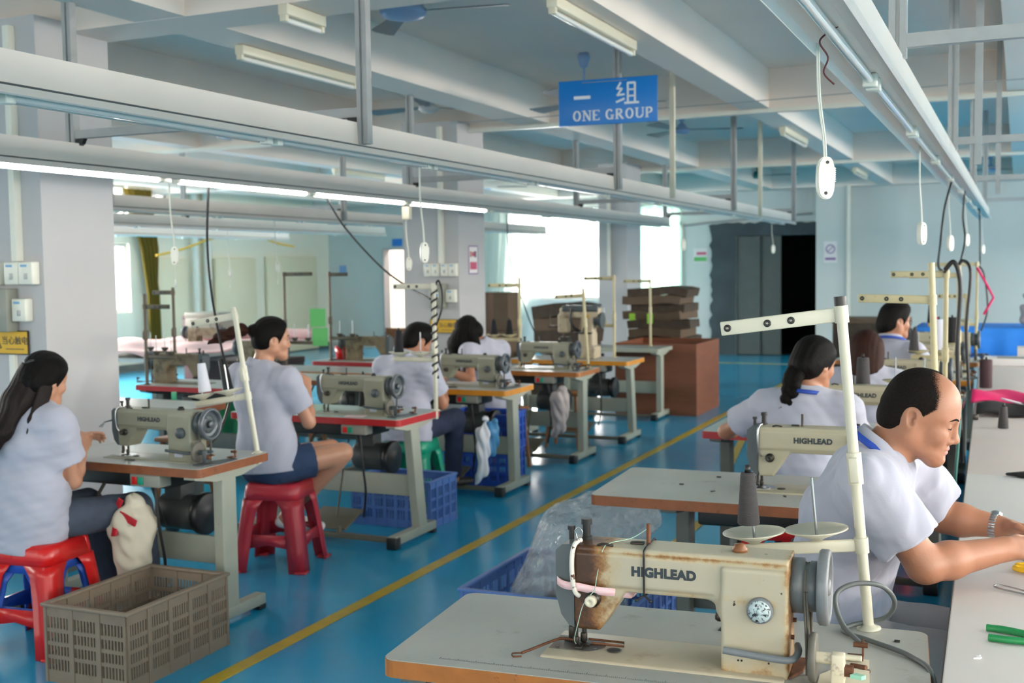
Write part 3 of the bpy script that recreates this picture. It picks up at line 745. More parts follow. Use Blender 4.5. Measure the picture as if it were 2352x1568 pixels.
def rusty():
    m=FGB; m.use_nodes=True; nt=m.node_tree;N=nt.nodes;L=nt.links; b=N['Principled BSDF']; b.inputs['Roughness'].default_value=.38
    tc=N.new('ShaderNodeTexCoord'); sx=N.new('ShaderNodeSeparateXYZ'); L.new(tc.outputs['Object'],sx.inputs[0])
    nz=N.new('ShaderNodeTexNoise'); nz.inputs['Scale'].default_value=16; nz.inputs['Detail'].default_value=8; nz.inputs['Roughness'].default_value=.7; L.new(tc.outputs['Object'],nz.inputs['Vector'])
    n2=N.new('ShaderNodeTexNoise'); n2.inputs['Scale'].default_value=70; n2.inputs['Detail'].default_value=5; L.new(tc.outputs['Object'],n2.inputs['Vector'])
    def mrange(src,a,z):
        q=N.new('ShaderNodeMapRange'); q.inputs['From Min'].default_value=a; q.inputs['From Max'].default_value=z; L.new(src,q.inputs['Value']); return q.outputs['Result']
    def math_(op,a,b_=None,c=None):
        q=N.new('ShaderNodeMath'); q.operation=op; q.use_clamp=False
        for i,v in enumerate((a,b_,c)):
            if v is None: continue
            if hasattr(v,'is_linked'): L.new(v,q.inputs[i])
            else: q.inputs[i].default_value=v
        return q.outputs[0]
    # oil browning: strong at the needle head (x<.05), at the foot of the column, the right end and along the edge of the top
    head=mrange(sx.outputs['X'],.14,.035)
    low=mrange(sx.outputs['Z'],.05,.0)
    right=mrange(sx.outputs['X'],.455,.48)
    def band(src,c,w):
        return mrange(math_('ABSOLUTE',math_('SUBTRACT',src,c)),w,0.)
    ridge=math_('MULTIPLY',band(sx.outputs['Z'],.234,.010),.55)
    low2=math_('MULTIPLY',band(sx.outputs['Z'],.155,.02),.35)
    mx=math_('MAXIMUM',math_('MAXIMUM',head,math_('MULTIPLY',low,.5)),math_('MAXIMUM',math_('MULTIPLY',right,.8),math_('MAXIMUM',ridge,low2)))
    k=math_('ADD',math_('MULTIPLY',mx,1.05),math_('MULTIPLY',math_('SUBTRACT',nz.outputs['Fac'],.52),1.7))
    fac=mrange(k,.1,1.0)
    r=N.new('ShaderNodeValToRGB'); L.new(fac,r.inputs['Fac'])
    e=r.color_ramp.elements; e[0].position=0; e[0].color=(*S(178,171,150),1); e[1].position=1; e[1].color=(*S(66,42,24),1)
    for p,cc in((.3,S(178,162,130)),(.55,S(146,108,66)),(.8,S(98,62,34))):
        q=e.new(p); q.color=(*cc,1)
    sp=mrange(n2.outputs['Fac'],.70,.74)
    mxn=N.new('ShaderNodeMix'); mxn.data_type='RGBA'; L.new(sp,mxn.inputs['Factor']); L.new(r.outputs['Color'],mxn.inputs['A']); mxn.inputs['B'].default_value=(*S(60,40,26),1)
    L.new(mxn.outputs['Result'],b.inputs['Base Color'])
rusty(); MATS['aged_cream_paint']=FGB
SFG=dict(fg=True,body=FGB,bed=mat('aged_cream_bed',S(180,170,148),.42,var=.05,vscale=8,stain=S(140,108,72),stscale=9,stlo=.58,sthi=.85),face=mat('slate_grey_enamel',S(88,94,96),.38,var=.06),guard=mat('chipped_white_enamel',S(222,218,208),.4,stain=S(86,50,34),stscale=40,stlo=.58,sthi=.62),
  dial=CREAMPL,wheel=mat('blue_grey_enamel',S(112,118,124),.4,var=.08,vscale=30),dialface=mat('speckled_dial_print',S(186,204,206),.4,stain=S(50,54,58),stscale=130,stlo=.52,sthi=.56),rim=mat('worn_grey_handwheel',S(116,120,124),.42,metal=.15,var=.1,vscale=30),winder=mat('ivory_enamel',S(214,206,182),.4,stain=S(120,80,50),stscale=24,stlo=.6,sthi=.75),cap=mat('amber_brown_cap',S(120,78,46),.35))
# ------------------------------------------------------------------ sewing table (origin: floor under the middle of the top)
def sewing_table(top,edge,leg,L=1.2,D=.52,inset=.07,lean=0.,pedal=True,motor=True,Z=.76,solidleg=False):
    t=thing('sewing_table','','table')
    def slab(z0,z1,ins,r=.03):
        a,b=L/2-ins,D/2-ins; pts=[]
        for cx,cy,a0 in((a-r,b-r,0),(-a+r,b-r,90),(-a+r,-b+r,180),(a-r,-b+r,270)):
            for k in range(6): q=math.radians(a0+k*18); pts.append((cx+r*math.cos(q),cy+r*math.sin(q)))
        m=MB(); m.prism(pts,z0,z1); return m
    slab(Z-.04,Z-.002,.0).build('edge_band',edge,t,bevel=.004)
    slab(Z-.004,Z,.0015).build('tabletop',top,t)
    for sx in(-1,1):
        x=sx*(L/2-inset); m=MB()
        n=6
        def leg_at(z): return lean*(1-(z-.06)/(Z-.1))
        a=leg_at(Z-.04);b=leg_at(.06)
        for z0,z1,y0,y1 in((.05,Z-.075,b,a),):
            w,dx=.05,.028
            vs=[(x-dx,y0-w,z0),(x+dx,y0-w,z0),(x+dx,y0+w,z0),(x-dx,y0+w,z0),(x-dx,y1-w,z1),(x+dx,y1-w,z1),(x+dx,y1+w,z1),(x-dx,y1+w,z1)]
            m.add(vs,[(0,3,2,1),(4,5,6,7),(0,1,5,4),(1,2,6,5),(2,3,7,6),(3,0,4,7)],False)
        lg=m.build('leg',leg,t,bevel=.006)
        m=MB(); m.prism([(-D/2+.02,Z-.04),(-D/2+.02,Z-.055),(-.09,Z-.085),(.09,Z-.085),(D/2-.02,Z-.055),(D/2-.02,Z-.04)],x-.03,x+.03,'yz'); m.build('top_bracket',leg,lg,bevel=.003)
        m=MB(); m.bb((x-.03,-.25,.022),(x+.03,.25,.075),.006); m.build('foot_bar',leg,lg)
        m=MB(); m.bb((x-.034,-.262,.0),(x+.034,-.2,.07),.008); m.build('rubber_foot',BKPL,lg); m=MB(); m.bb((x-.03,.2,0),(x+.03,.252,.03),.006); m.build('rubber_foot',BKPL,lg)
    m=MB(); m.bb((-L/2+inset+.02,.02,.26),(L/2-inset-.02,.035,.39),.003); m.build('cross_plate',LEGM if leg is LEGM else LEGD,t)
    m=MB(); m.bb((-L/2+inset+.02,-.225,.03),(L/2-inset-.02,-.185,.06),.004); m.build('lower_bar',BARM,t)
    if pedal:
        m=MB(); R=Matrix.Rotation(.32,3,'X'); m.box((.02,-.07,.11),(.30,.24,.012),.004,rot=R); m.box((-.1,-.2,.07),(.02,.03,.05)); m.box((.14,-.2,.07),(.02,.03,.05)); m.build('treadle',BARM,t)
    if motor:
        m=MB(); m.bb((-.22,-.15,Z-.125),(.33,.1,Z-.04),.01); m.build('oil_pan',mat('black_oil_pan',S(26,28,28),.5),t)
        m=MB(); m.lathe([(0,-.1),(.07,-.1),(.085,-.08),(.085,.1),(.07,.12),(.03,.13)],(.2,.08,Z-.28),(1,0,0),n=22); m.box((.2,.08,Z-.16),(.1,.1,.14),.005); mo=m.build('motor',MOTOR,t)
        m=MB(); m.lathe([(0,.13),(.09,.13),(.1,.135),(.1,.165),(.09,.17),(.05,.165),(.03,.175),(0,.175)],(.2,.08,Z-.28),(1,0,0),n=26); m.build('motor_pulley',BKPL,mo)
        m=MB(); m.bb((.2,-.25,Z-.1),(.37,-.17,Z-.042),.006); sb=m.build('switch_box',GREYBOX,t)
        m=MB(); m.bb((.215,-.256,Z-.09),(.245,-.249,Z-.055),.002); m.build('red_button',REDPL2,sb)
        m=MB(); m.bb((.25,-.256,Z-.09),(.28,-.249,Z-.055),.002); m.build('green_button',GREENPL,sb)
        m=MB(); m.tube(curve_pts([(.3,-.2,Z-.1),(.31,-.19,Z-.3),(.3,-.15,.3),(.25,-.1,.14)],6),.007); m.tube(curve_pts([(.28,-.2,Z-.1),(.29,-.15,Z-.25),(.2,-.02,Z-.33)],6),.006); m.build('power_lead',CABLE,t)
        m=MB(); m.tube([( .06,-.1,.12),(.05,.0,Z-.36)],.006); m.build('control_rod',DSTEEL,t)
        m=MB(); m.tube(curve_pts([(-.05,-.145,Z-.12),(-.06,-.2,Z-.2),(-.04,-.22,Z-.24)],4),.008); m.build('knee_lever',DSTEEL,t)
    return t
# ------------------------------------------------------------------ thread stand (origin: pole foot on the table top)
def thread_stand(mt,h=.78,arm=.28,armz=.725,spoolz=.215,pins=2,ang=PI,spool=True,cap=True,dish=.068,aslope=0.):
    t=thing('thread_stand','','thread stand')
    m=MB(); m.cyl((0,0,-.05),(0,0,h),.0125,n=16); m.lathe([(.0125,0),(.028,.0),(.028,.004),(.018,.006),(.0125,.012)],n=20); m.build('pole',mt,t)
    m=MB(); m.cyl((0,0,.345),(0,0,.42),.0175,n=16); m.box((0,-.014,.38),(.022,.02,.06),.003); m.build('coupling',mt,t)
    if cap: m=MB(); m.cyl((0,0,h-.005),(0,0,h+.022),.0145,n=16); m.build('end_cap',BKPL,t)
    R=Matrix.Rotation(ang,3,'Z'); R2=R@Matrix.Rotation(-aslope,3,'Y')
    m=MB(); m.cyl((0,0,armz-.02),(0,0,armz+.02),.0165,n=16)
    o=R2@V((arm/2+.005,0,0)); m.box((o.x,o.y,armz+o.z),(arm,.006,.034),.003,rot=R2); ga=m.build('guide_arm',mt,t)
    for f in(.42,.62,.96):
        o=R2@V((arm*f,0,0)); n=R@V((0,1,0)); p=V((o.x,o.y,armz+o.z))
        m=MB(); m.lathe([(.003,-.006),(.008,-.006),(.009,-.004),(.009,.004),(.008,.006),(.003,.006)],p,n,n=14,closed=True); m.build('guide_eyelet',BKPL,ga)
    if spool:
        m=MB(); m.cyl((0,0,spoolz-.018),(0,0,spoolz+.018),.0165,n=16); o=R@V((.145,0,0)); m.box((o.x,o.y,spoolz),(.29,.012,.03),.005,rot=R); sa=m.build('spool_arm',mt,t)
        for f in(.1,.245):
            o=R@V((f,0,0)); z=spoolz+.016
            m=MB(); m.lathe([(0,0),(.012,0),(.02,.006),(dish,.026),(dish,.029),(.02,.010),(0,.009)],(o.x,o.y,z),n=28); d=m.build('spool_dish',mt,sa)
            m=MB(); m.cyl((o.x,o.y,z),(o.x,o.y,z+.15),.0035,n=8); m.build('spool_pin',STEEL,d)
    return t
def thread_cone(loc,mt,label,h=.14,r0=.031,r1=.019,group=None,tilt=0.):
    t=thing('thread_cone',label,'thread cone',loc,0,group)
    m=MB(); m.lathe([(r0*.9,0),(r0,.004),(r1,h-.004),(r1*.9,h)],n=22); m.build('thread',mt,t)
    m=MB(); m.lathe([(0,h),(.008,h),(.006,h+.018),(0,h+.018)],n=12); m.build('cone_tip',BKPL,t)
    t.rotation_euler.y=tilt
    return t
# ------------------------------------------------------------------ plastic stool (origin: floor)
def stool(mt,H=.47,wt=.30,wb=.41,name='plastic_stool',holder=True):
    t=thing(name,'','stool')
    def rsq(w,r,n=5):
        pts=[]
        for cx,cy,a0 in((w/2-r,w/2-r,0),(-w/2+r,w/2-r,90),(-w/2+r,-w/2+r,180),(w/2-r,-w/2+r,270)):
            for k in range(n): q=math.radians(a0+k*90/(n-1)); pts.append((cx+r*math.cos(q),cy+r*math.sin(q)))
        return pts
    m=MB(); rows=[]
    for w,z,r in((wt-.06,H,.05),(wt-.02,H-.004,.055),(wt,H-.016,.055),(wt+.006,H-.05,.05),(wt+.012,H-.085,.05)):
        rows.append([(x,y,z) for x,y in rsq(w,r)])
    rows=[r+[r[0]] for r in rows]; m.grid(rows); m.add([p for p in rows[0][:-1]],[tuple(range(len(rows[0])-1))],False)
    m.build('seat',mt,t,solid=.006)
    def wz(z): return wt+.012+(wb-wt-.012)*(H-.085-z)/(H-.085)
    for sx in(-1,1):
        for sy in(-1,1):
            m=MB(); rows=[]
            for z in(H-.085,H-.13,.24,.12,0):
                w=wz(z)/2; lw=(.12 if z>H-.1 else (.092 if z>H-.2 else .084)); r=.03
                pr=[(w-lw,w,z)]+[(w-r+r*math.sin(a),w-r+r*math.cos(a),z) for a in np.linspace(0,PI/2,5)]+[(w,w-lw,z)]
                rows.append([(sx*x,sy*y,zz) for x,y,zz in pr])
            m.grid(rows); 
            wbz=wz(0)/2; m.box((sx*(wbz-.022),sy*(wbz-.022),.004),(.06,.06,.008),.003)
            m.build('leg',mt,t,solid=.007)
    for k in range(4):
        R=Matrix.Rotation(k*PI/2,3,'Z'); m=MB(); z0,z1=.135,.2
        w0,w1=wz(z0)/2,wz(z1)/2
        c=[(-w0+.05,w0-.004,z0-.012),(0,w0-.006,z0+.012),(w0-.05,w0-.004,z0-.012)]; d=[(-w1+.05,w1-.004,z1),(0,w1-.004,z1),(w1-.05,w1-.004,z1)]
        m.grid([[R@V(p) for p in c],[R@V(p) for p in d]]); m.build('stretcher',mt,t,solid=.006)
    if holder: m=MB(); m.box((-.06,-wt/2-.006,H-.05),(.07,.006,.022),.003); m.build('moulded_tab',mt,t)
    return t
# ------------------------------------------------------------------ slotted crate (origin: floor, centre)
def crate(mt,L,W,H,name='plastic_crate',cols=9,rows=3,slots=3,fill=False):
    t=thing(name,'','crate')
    th=.008; fl=.012
    def wallm(m,L,place):
        # horizontal bands
        bands=[(0,.05),(H-.05,H)]+[((.05+(H-.1)*(i+1)/rows)-.008,(.05+(H-.1)*(i+1)/rows)+.008) for i in range(rows-1)]
        for a,b in bands: place(m,-L/2,L/2,a,b,th)
        for c in range(cols+1):
            x=-L/2+L*c/cols; w=.012
            place(m,max(x-w,-L/2),min(x+w,L/2),.0,H,th+.008)
        for c in range(cols):
            x0=-L/2+L*c/cols+.012; x1=-L/2+L*(c+1)/cols-.012
            for k in range(1,slots):
                x=x0+(x1-x0)*k/slots; place(m,x-.0035,x+.0035,.05,H-.05,th-.003)
    for sy in(-1,1):
        m=MB(); wallm(m,L,lambda m,a,b,z0,z1,q:m.bb((a,sy*(W/2)-q/2,z0),(b,sy*(W/2)+q/2,z1))); m.build('side_panel',mt,t)
    for sx in(-1,1):
        m=MB(); c0=cols; cols=max(3,int(cols*W/L)); wallm(m,W,lambda m,a,b,z0,z1,q:m.bb((sx*(L/2)-q/2,a,z0),(sx*(L/2)+q/2,b,z1))); m.build('end_panel',mt,t); cols=c0
    m=MB(); m.bb((-L/2,-W/2,0),(L/2,W/2,fl)); m.build('base',mt,t)
    m=MB()
    for sy in(-1,1): m.bb((-L/2-.012,sy*W/2-.014,H-.012),(L/2+.012,sy*W/2+.014,H+.002),.004)
    for sx in(-1,1): m.bb((sx*L/2-.014,-W/2-.0,H-.0118),(sx*L/2+.014,W/2+.0,H+.0018),.004)
    m.build('rim',mt,t)
    return t
# ------------------------------------------------------------------ hanging light rails
def rail(x,y0,y1,label,tubes,z=2.147,h=.1,on=None):
    """white trough carrying tube lamps; tubes = [(ya,yb,lit)]"""
    t=thing('light_rail',label,'light rail',(x,y0,0),0,'hanging light rails')
    L=y1-y0; m=MB()
    m.prism([(-.05,z+h),(.05,z+h),(.055,z+.006),(-.055,z+.006)],0,L,'xz'); m.build('trough',RAILM,t)
    m=MB(); m.bb((-.05,0,z+.0),(.05,L,z+.006)); m.build('shadow_gap_strip',MDARK,t)
    m=MB(); m.prism([(-.05,z),(.05,z),(.072,z-.004),(.076,z-.026),(.07,z-.03),(.062,z-.012),(.03,z-.008),(-.03,z-.008),(-.062,z-.012),(-.07,z-.03),(-.076,z-.026),(-.072,z-.004)],0,L,'xz'); m.build('reflector_tray',RAILM,t)
    for a,b,lit in tubes:
        a-=y0;b-=y0
        m=MB(); zt=z-(.034 if lit else .024); m.cyl((0.0,a+.02,zt),(0.0,b-.02,zt),.0125,n=12); m.build('lamp_tube',(on or TUBEON) if lit else TUBEOFF,t)
        
        for e in(a,b): m=MB(); m.bb((-.02,e-.018,z-.045),(.02,e+.018,z-.008),.005); m.build('lamp_holder',WHPL,t)
    return t
def spans(y0,n,step,L,lit=lambda i:False): return [(y0+i*step,y0+i*step+L,lit(i)) for i in range(n)]
rail(-2.63,1.0,14.48,'long unlit white light rail over the aisle, nearest of the left rails',spans(1.1,10,1.285,1.22))
rail(-4.2,1.2,14.34,'light rail with glowing tubes over the left row of machines',[(2.36,3.58,True),(3.66,4.8,True),(4.93,6.17,True),(6.24,7.44,True),(7.52,8.86,True),(9.,10.2,False),(10.3,11.5,False),(11.6,12.8,False)])
rail(-.38,-1.0,14.6,'white light rail over the right row running away from the top right corner',spans(-.6,11,1.32,1.24))
rail(-6.62,4.,16.,'light rail behind the left pillar, first beyond the glowing one',[(5.5,6.95,True)]+spans(7.05,6,1.3,1.22))
rail(-8.68,4.,14.7,'light rail behind the left pillar, second beyond the glowing one',spans(7.,5,1.3,1.22))
rail(-10.9,8.,15.4,'farthest light rail, in front of the left wall window',spans(9.,4,1.3,1.22))
rail(1.45,-3.2,17.,'added lit light rail over the cutting table, out of view',spans(-3.1,14,1.4,1.24,lambda i:True),on=TUBEADD)  # unseen rail added to brighten the cutting table and floor
rail(3.3,-3.2,17.,'added lit light rail in the right half of the hall, out of view',spans(-3.1,14,1.4,1.24,lambda i:True),on=TUBEADD)  # second unseen rail, added for more light from above
def frame(x0,x1,y,label,zb=2.245,zbar=2.29,ztop=SLAB,mt=ALUD):
    t=thing('hanger_frame',label,'hanger frame',(x0,y,0),0,'grey hanger frames of the light rails')
    for x in(0,x1-x0):
        m=MB(); 
        z0=zb if x==0 else zb-.09
        xx=x+(.0 if x==0 else .075)
        for dx in(-.016,.016): m.bb((xx+dx-.010,-.02,z0),(xx+dx+.010,.02,ztop))
        m.bb((xx-.012,-.012,z0),(xx+.012,.012,ztop)); m.build('hanger_post',mt,t)
    m=MB(); m.bb((.02,-.018,zbar-.02),(x1-x0+.05,-.004,zbar+.02)); m.bb((.02,.004,zbar-.02),(x1-x0+.05,.018,zbar+.02)); m.bb((.02,-.01,zbar-.01),(x1-x0+.05,.01,zbar+.01)); m.build('cross_bar',mt,t)
    for x,s in((.02,1),(x1-x0+.052,-1)):
        m=MB(); m.prism([(x,zbar-.02),(x+s*.06,zbar-.02),(x+s*.045,zbar-.045),(x+s*.02,zbar-.06),(x,zbar-.07)],-.012,.012,'xz'); m.build('corner_bracket',BKPL,t)
    return t
for y,l in((4.2,'nearest hanger frame, its left post beside the front pillar'),(7.55,'hanger frame whose right post passes behind the blue sign'),(11.06,'third hanger frame along the aisle rail'),(14.3,'last hanger frame at the far end of the aisle rail')):
    frame(-4.2,-2.63,y,l)
def frame2(x0,x1,y,label): return frame(x0,x1,y,label)
for y,l in((6.9,'hanger frame behind the left pillar, nearest of the far left rails'),(10.3,'second hanger frame of the far left rails'),(13.6,'last hanger frame of the far left rails')):
    frame2(-8.68,-6.62,y,l)
# right-hand frames: bars run off to the right
for y,l in((3.67,'hanger frame at the top right with a pale bar leaving the picture'),(6.8,'second hanger frame of the right rail'),(9.9,'third hanger frame of the right rail'),(13.4,'farthest hanger frame of the right rail')):
    t=thing('hanger_frame',l,'hanger frame',(-.38,y,0),0,'grey hanger frames of the light rails')
    m=MB(); 
    for dx in(-.016,.016): m.bb((.035+dx-.010,-.02,2.24),(.035+dx+.010,.02,SLAB))
    m.bb((.023,-.012,2.24),(.047,.012,SLAB)); m.build('hanger_post',ALU,t)
    m=MB(); m.bb((.06,-.018,2.27),(2.2,-.003,2.31)); m.bb((.06,.003,2.27),(2.2,.018,2.31)); m.bb((.06,-.01,2.28),(2.2,.01,2.30)); m.build('cross_bar',ALU,t)
    m=MB(); m.bb((2.2,-.02,2.24),(2.24,.02,SLAB)); m.build('hanger_post',ALU,t)
# free hanging white conduit posts
for x,y,l in((-2.35,8.2,'thin cream pole hanging to the left of the blue sign'),(-2.45,11.8,'thin cream pole hanging at right of the blue sign'),(-.2,6.35,'thin grey pole hanging beside the right light rail'),(-.15,9.2,'second thin pole hanging beside the right light rail')):
    m=MB(); m.bb((x-.018,y-.018,2.12),(x+.018,y+.018,SLAB)); tag(m.build('hanging_pole',CREAMPL if x<-2 else ALU),l,'pole','thin hanging poles')
# wires
m=MB(); m.tube([(-4.6,9.0,2.90),(-2.2,8.9,2.885),(.5,8.8,2.90)],.004,n=5); tag(m.build('hanging_wire',ALUD),'thin wire strung across the room under the ceiling beam','wire')
# hanging pull switches
def pull_switch(x,y,z,label,ztop=2.1,rz=.3,tail=False,s=1.,tilt=.06):
    t=thing('hanging_switch',label,'switch',(x,y,z),rz,'white switches hanging on cords')
    m=MB(); poly=[]
    for k in range(24):
        a=2*PI*k/24; cx=.021*math.copysign(abs(math.cos(a))**.7,math.cos(a)); cz=.05*math.copysign(abs(math.sin(a))**.75,math.sin(a)); poly.append((cx,cz))
    m.prism([(px*.9,pz*.96) for px,pz in poly],-.0125,.0125,'xz',smooth=True); m.prism(poly,-.007,.007,'xz',smooth=True); b=m.build('switch_body',WHPL,t,bevel=.002)
    for q in(.036,-.036): m=MB(); m.cyl((q*.05,-.0135,q),(q*.05,-.01,q),.004,n=10); m.build('screw_hole',BKPL,b)
    m=MB(); m.box((.021,0,.01),(.004,.008,.03),.001); 
    for k in range(7): m.box((.0225,0,.022-.005*k),(.004,.009,.0018))
    m.build('rocker',WHPL,b)
    m=MB(); H=ztop-z
    pts=curve_pts([(0,0,.045),(-.004,0,.045+.2*(H-.045)),(-.016,0,.045+.55*(H-.045)),(-.018,0,H)],6)
    for d in(-.0022,.0022): m.tube([(p.x+d,p.y,p.z) for p in pts],.0024*s,n=6)
    m.build('cord',CABLEW,t)
    if tail:
        m=MB(); m.tube([(0,0,-.05),(0.002,0,-.13)],.0015,n=5); m.lathe([(0,-.17),(.005,-.17),(.007,-.15),(.004,-.13),(0,-.13)],n=10); m.build('pull_cord',CABLEW,t)
    return t
pull_switch(-.42,2.76,1.822,'big white cord switch hanging in front of the blue far wall',2.15,.42)
pull_switch(-.40,5.42,1.75,'white cord switch hanging second along the right rail',2.14,.9)
pull_switch(-.40,7.75,1.74,'white cord switch hanging third along the right rail',2.14,.8)
pull_switch(-.39,10.0,1.80,'white cord switch hanging fourth along the right rail',2.14,.7)
pull_switch(-.37,13.8,1.76,'smallest white cord switch at the far end of the right rail',2.14,.7)
pull_switch(-4.2,4.9,1.71,'white cord switch with a pull tail in front of the left pillar edge',2.1,.5,tail=True)
pull_switch(-2.63,4.85,1.70,'white cord switch hanging before the middle pillar',2.12,.8)
pull_switch(-4.2,7.5,1.66,'white pull switch below the square junction box',2.0,.6)
pull_switch(-2.63,9.5,1.80,'faint white cord switch hanging by the third pillar',2.12,.6)
pull_switch(-2.63,13.4,1.80,'white cord switch hanging before the dark lift doors',2.12,.6)
for x,y,z,l in((-6.62,9.2,1.66,'pull switch hanging behind the ponytail worker at far left'),(-8.68,11.1,1.6,'farther pull switch hanging behind the far left rails')):
    pull_switch(x,y,z,l,2.12,.5,tail=True)
m=MB(); m.box((-4.2,7.48,2.04),(.06,.05,.1),.006); tag(m.build('junction_box',CREAMPL),'square cream junction box clipped under the glowing light rail','junction box')
# drop power cables
def cable(pts,r,mt,label,name='hanging_cable',group='power cables dropping from the light rails'):
    m=MB(); m.tube(curve_pts(pts,10),r,n=8); return tag(m.build(name,mt),label,'cable',group)
c=cable([(-4.2,5.2,2.1),(-4.14,5.1,1.8),(-4.0,4.95,1.5),(-3.86,4.85,1.2),(-3.77,4.8,1.0),(-3.7,4.62,.82),(-3.66,4.45,.745)],.007,CABLE,'black power cable dropping from the glowing rail to the nearest left machine')
m=MB(); m.cyl((-3.865,4.85,1.15),(-3.785,4.8,.99),.018,.03,n=12); m.build('cable_plug',BKPL,c)
cable([(-4.2,6.4,2.1),(-4.05,6.38,1.9),(-3.75,6.3,1.65),(-3.5,6.2,1.52),(-3.23,6.02,1.44)],.007,CABLE,'black power cable slanting from the glowing rail to the tape wrapped stand')
cable([(-4.2,9.3,2.1),(-4.15,9.25,1.7),(-4.0,9.2,1.3),(-3.85,9.1,1.05),(-3.7,9.05,.9),(-3.64,9.02,.765)],.006,CABLE,'thin power cable hanging in front of the bright window')
cable([(-.37,7.4,2.14),(-.42,7.45,1.95),(-.44,7.4,1.72),(-.4,6.6,1.6),(-.345,6.21,1.57)],.007,CABLE,'black cable from the right rail down to the nearest aged stand')
cable([(-.37,9.0,2.14),(-.38,9.0,1.95),(-.36,8.9,1.78),(-.38,8.6,1.6),(-.36,7.9,1.54)],.007,CABLE,'black cable from the right rail to the second aged stand')
cable([(-.36,12.,2.14),(-.35,11.95,1.95),(-.345,11.9,1.7),(-.34,11.8,1.6)],.007,CABLE,'black cable hanging at the far end of the right rail')
cable([(-.37,2.6,2.14),(-.415,2.64,2.12),(-.40,2.66,2.085),(-.412,2.68,2.055),(-.392,2.7,2.03)],.0022,mat('dark_red_wire',S(86,40,44),.6),'loose dark red wires behind the nearest cord switch','hanging_wire')
# blue hanging sign
t=thing('hanging_sign','blue hanging sign with white Chinese characters and ONE GROUP','sign',(-2.60,7.47,2.755),.07)
m=MB(); m.box((0,0,0),(.70,.012,.31),.002); m.build('sign_panel',SIGNB,t)
def bars(name,segs,par,y,mt=SIGNW,th=.014):
    m=MB()
    for s in segs:
        (x0,z0),(x1,z1)=s[0],s[1]; w=s[2] if len(s)>2 else th
        d=V((x1-x0,0,z1-z0)); L=d.length; a=math.atan2(d.z,d.x)
        m.box(((x0+x1)/2,y,(z0+z1)/2),(L+w*.4,.002,w),rot=Matrix.Rotation(-a,3,'Y'))
    return m.build(name,mt,par)
def serif(word,x,z,H,par,y):
    """hand drawn serif capitals"""
    W=H*.78; k=H*.10; K=H*.2
    for ch in word:
        m=MB(); S_=[]
        def st(x0,z0,x1,z1,w): S_.append((x0,z0,x1,z1,w))
        def arc(cx,cz,rx,rz,a0,a1,n=18):
            p=[]
            for i in range(n+1):
                q=math.radians(a0+(a1-a0)*i/n); wx=K*.5*abs(math.cos(q))+k*.5*abs(math.sin(q)); p.append(((cx+(rx+wx*.5)*math.cos(q),y-.001,cz+(rz+wx*.5)*math.sin(q)),(cx+(rx-wx*1.3)*math.cos(q),y-.001,cz+(rz-wx*1.3)*math.sin(q))))
            m.grid([list(r) for r in p],smooth=False)
        def sf(cx,cz,w=None): st(cx-(w or K*.95),cz,cx+(w or K*.95),cz,k*.7)
        w=W
        if ch=='O': arc(W/2,H/2,W*.46,H*.48,0,360,28)
        elif ch=='N':
            st(K*.5,0,K*.5,H,k); st(K*.5,H,W-k*.5,0,K); st(W-k*.5,0,W-k*.5,H,k); sf(K*.5,k*.3); sf(K*.4,H-k*.3); sf(W-k*.5,H-k*.3)
        elif ch=='E':
            w=W*.86; st(K*.6,0,K*.6,H,K); st(0,k*.4,w,k*.4,k); st(0,H-k*.4,w,H-k*.4,k); st(K*.6,H/2,w*.7,H/2,k); st(w,0,w,H*.24,k*.8); st(w,H,w,H*.78,k*.8)
        elif ch=='G': arc(W/2,H/2,W*.46,H*.48,40,330,24); st(W*.84,0,W*.84,H*.42,K); sf(W*.84,H*.42)
        elif ch=='R':
            st(K*.6,0,K*.6,H,K); arc(W*.42,H*.74,W*.38,H*.25,-90,90,14); st(K*.6,H-k*.4,W*.42,H-k*.4,k); st(K*.6,H*.49,W*.42,H*.49,k); st(W*.42,H*.49,W*.92,0,K); sf(K*.6,k*.3); sf(W*.9,k*.3,K*.6)
        elif ch=='U':
            st(K*.6,H*.3,K*.6,H,K); arc(W*.5,H*.32,W*.42,H*.3,180,360,14); st(W*.92,H*.3,W*.92,H,k); sf(K*.6,H-k*.3); sf(W*.92,H-k*.3,K*.7)
        elif ch=='P': st(K*.6,0,K*.6,H,K); arc(W*.42,H*.72,W*.4,H*.27,-90,90,14); st(K*.6,H-k*.4,W*.42,H-k*.4,k); st(K*.6,H*.45,W*.42,H*.45,k); sf(K*.6,k*.3)
        elif ch==' ': x+=H*.45; continue
        for x0,z0,x1,z1,ww in S_:
            d=V((x1-x0,0,z1-z0)); m.box(((x0+x1)/2,y,(z0+z1)/2),(d.length,.002,ww),rot=Matrix.Rotation(-math.atan2(d.z,d.x),3,'Y'))
        m.v=[(p[0]+x,p[1],p[2]+z) for p in m.v]; m.build('lettering',SIGNW,par,fixn=False); x+=w+H*.22
serif('ONE GROUP',-.245,-.125,.07,t,-.0075)
bars('lettering',[((-.235,.035),(-.125,.035),.022)],t,-.0075)
cx,cz=.145,.045
bars('lettering',[((cx-.05,cz+.075),(cx-.075,cz+.035),.013),((cx-.075,cz+.035),(cx-.04,cz+.035),.013),((cx-.04,cz+.035),(cx-.075,cz-.01),.013),((cx-.075,cz-.01),(cx-.025,cz-.005),.013),((cx-.08,cz-.055),(cx-.025,cz-.035),.014),
  ((cx-.0,cz+.07),(cx-.0,cz-.06),.014),((cx+.05,cz+.07),(cx+.05,cz-.06),.014),((cx,cz+.07),(cx+.05,cz+.07),.014),((cx,cz+.025),(cx+.05,cz+.025),.011),((cx,cz-.018),(cx+.05,cz-.018),.011),((cx-.022,cz-.064),(cx+.075,cz-.064),.015)],t,-.0075)
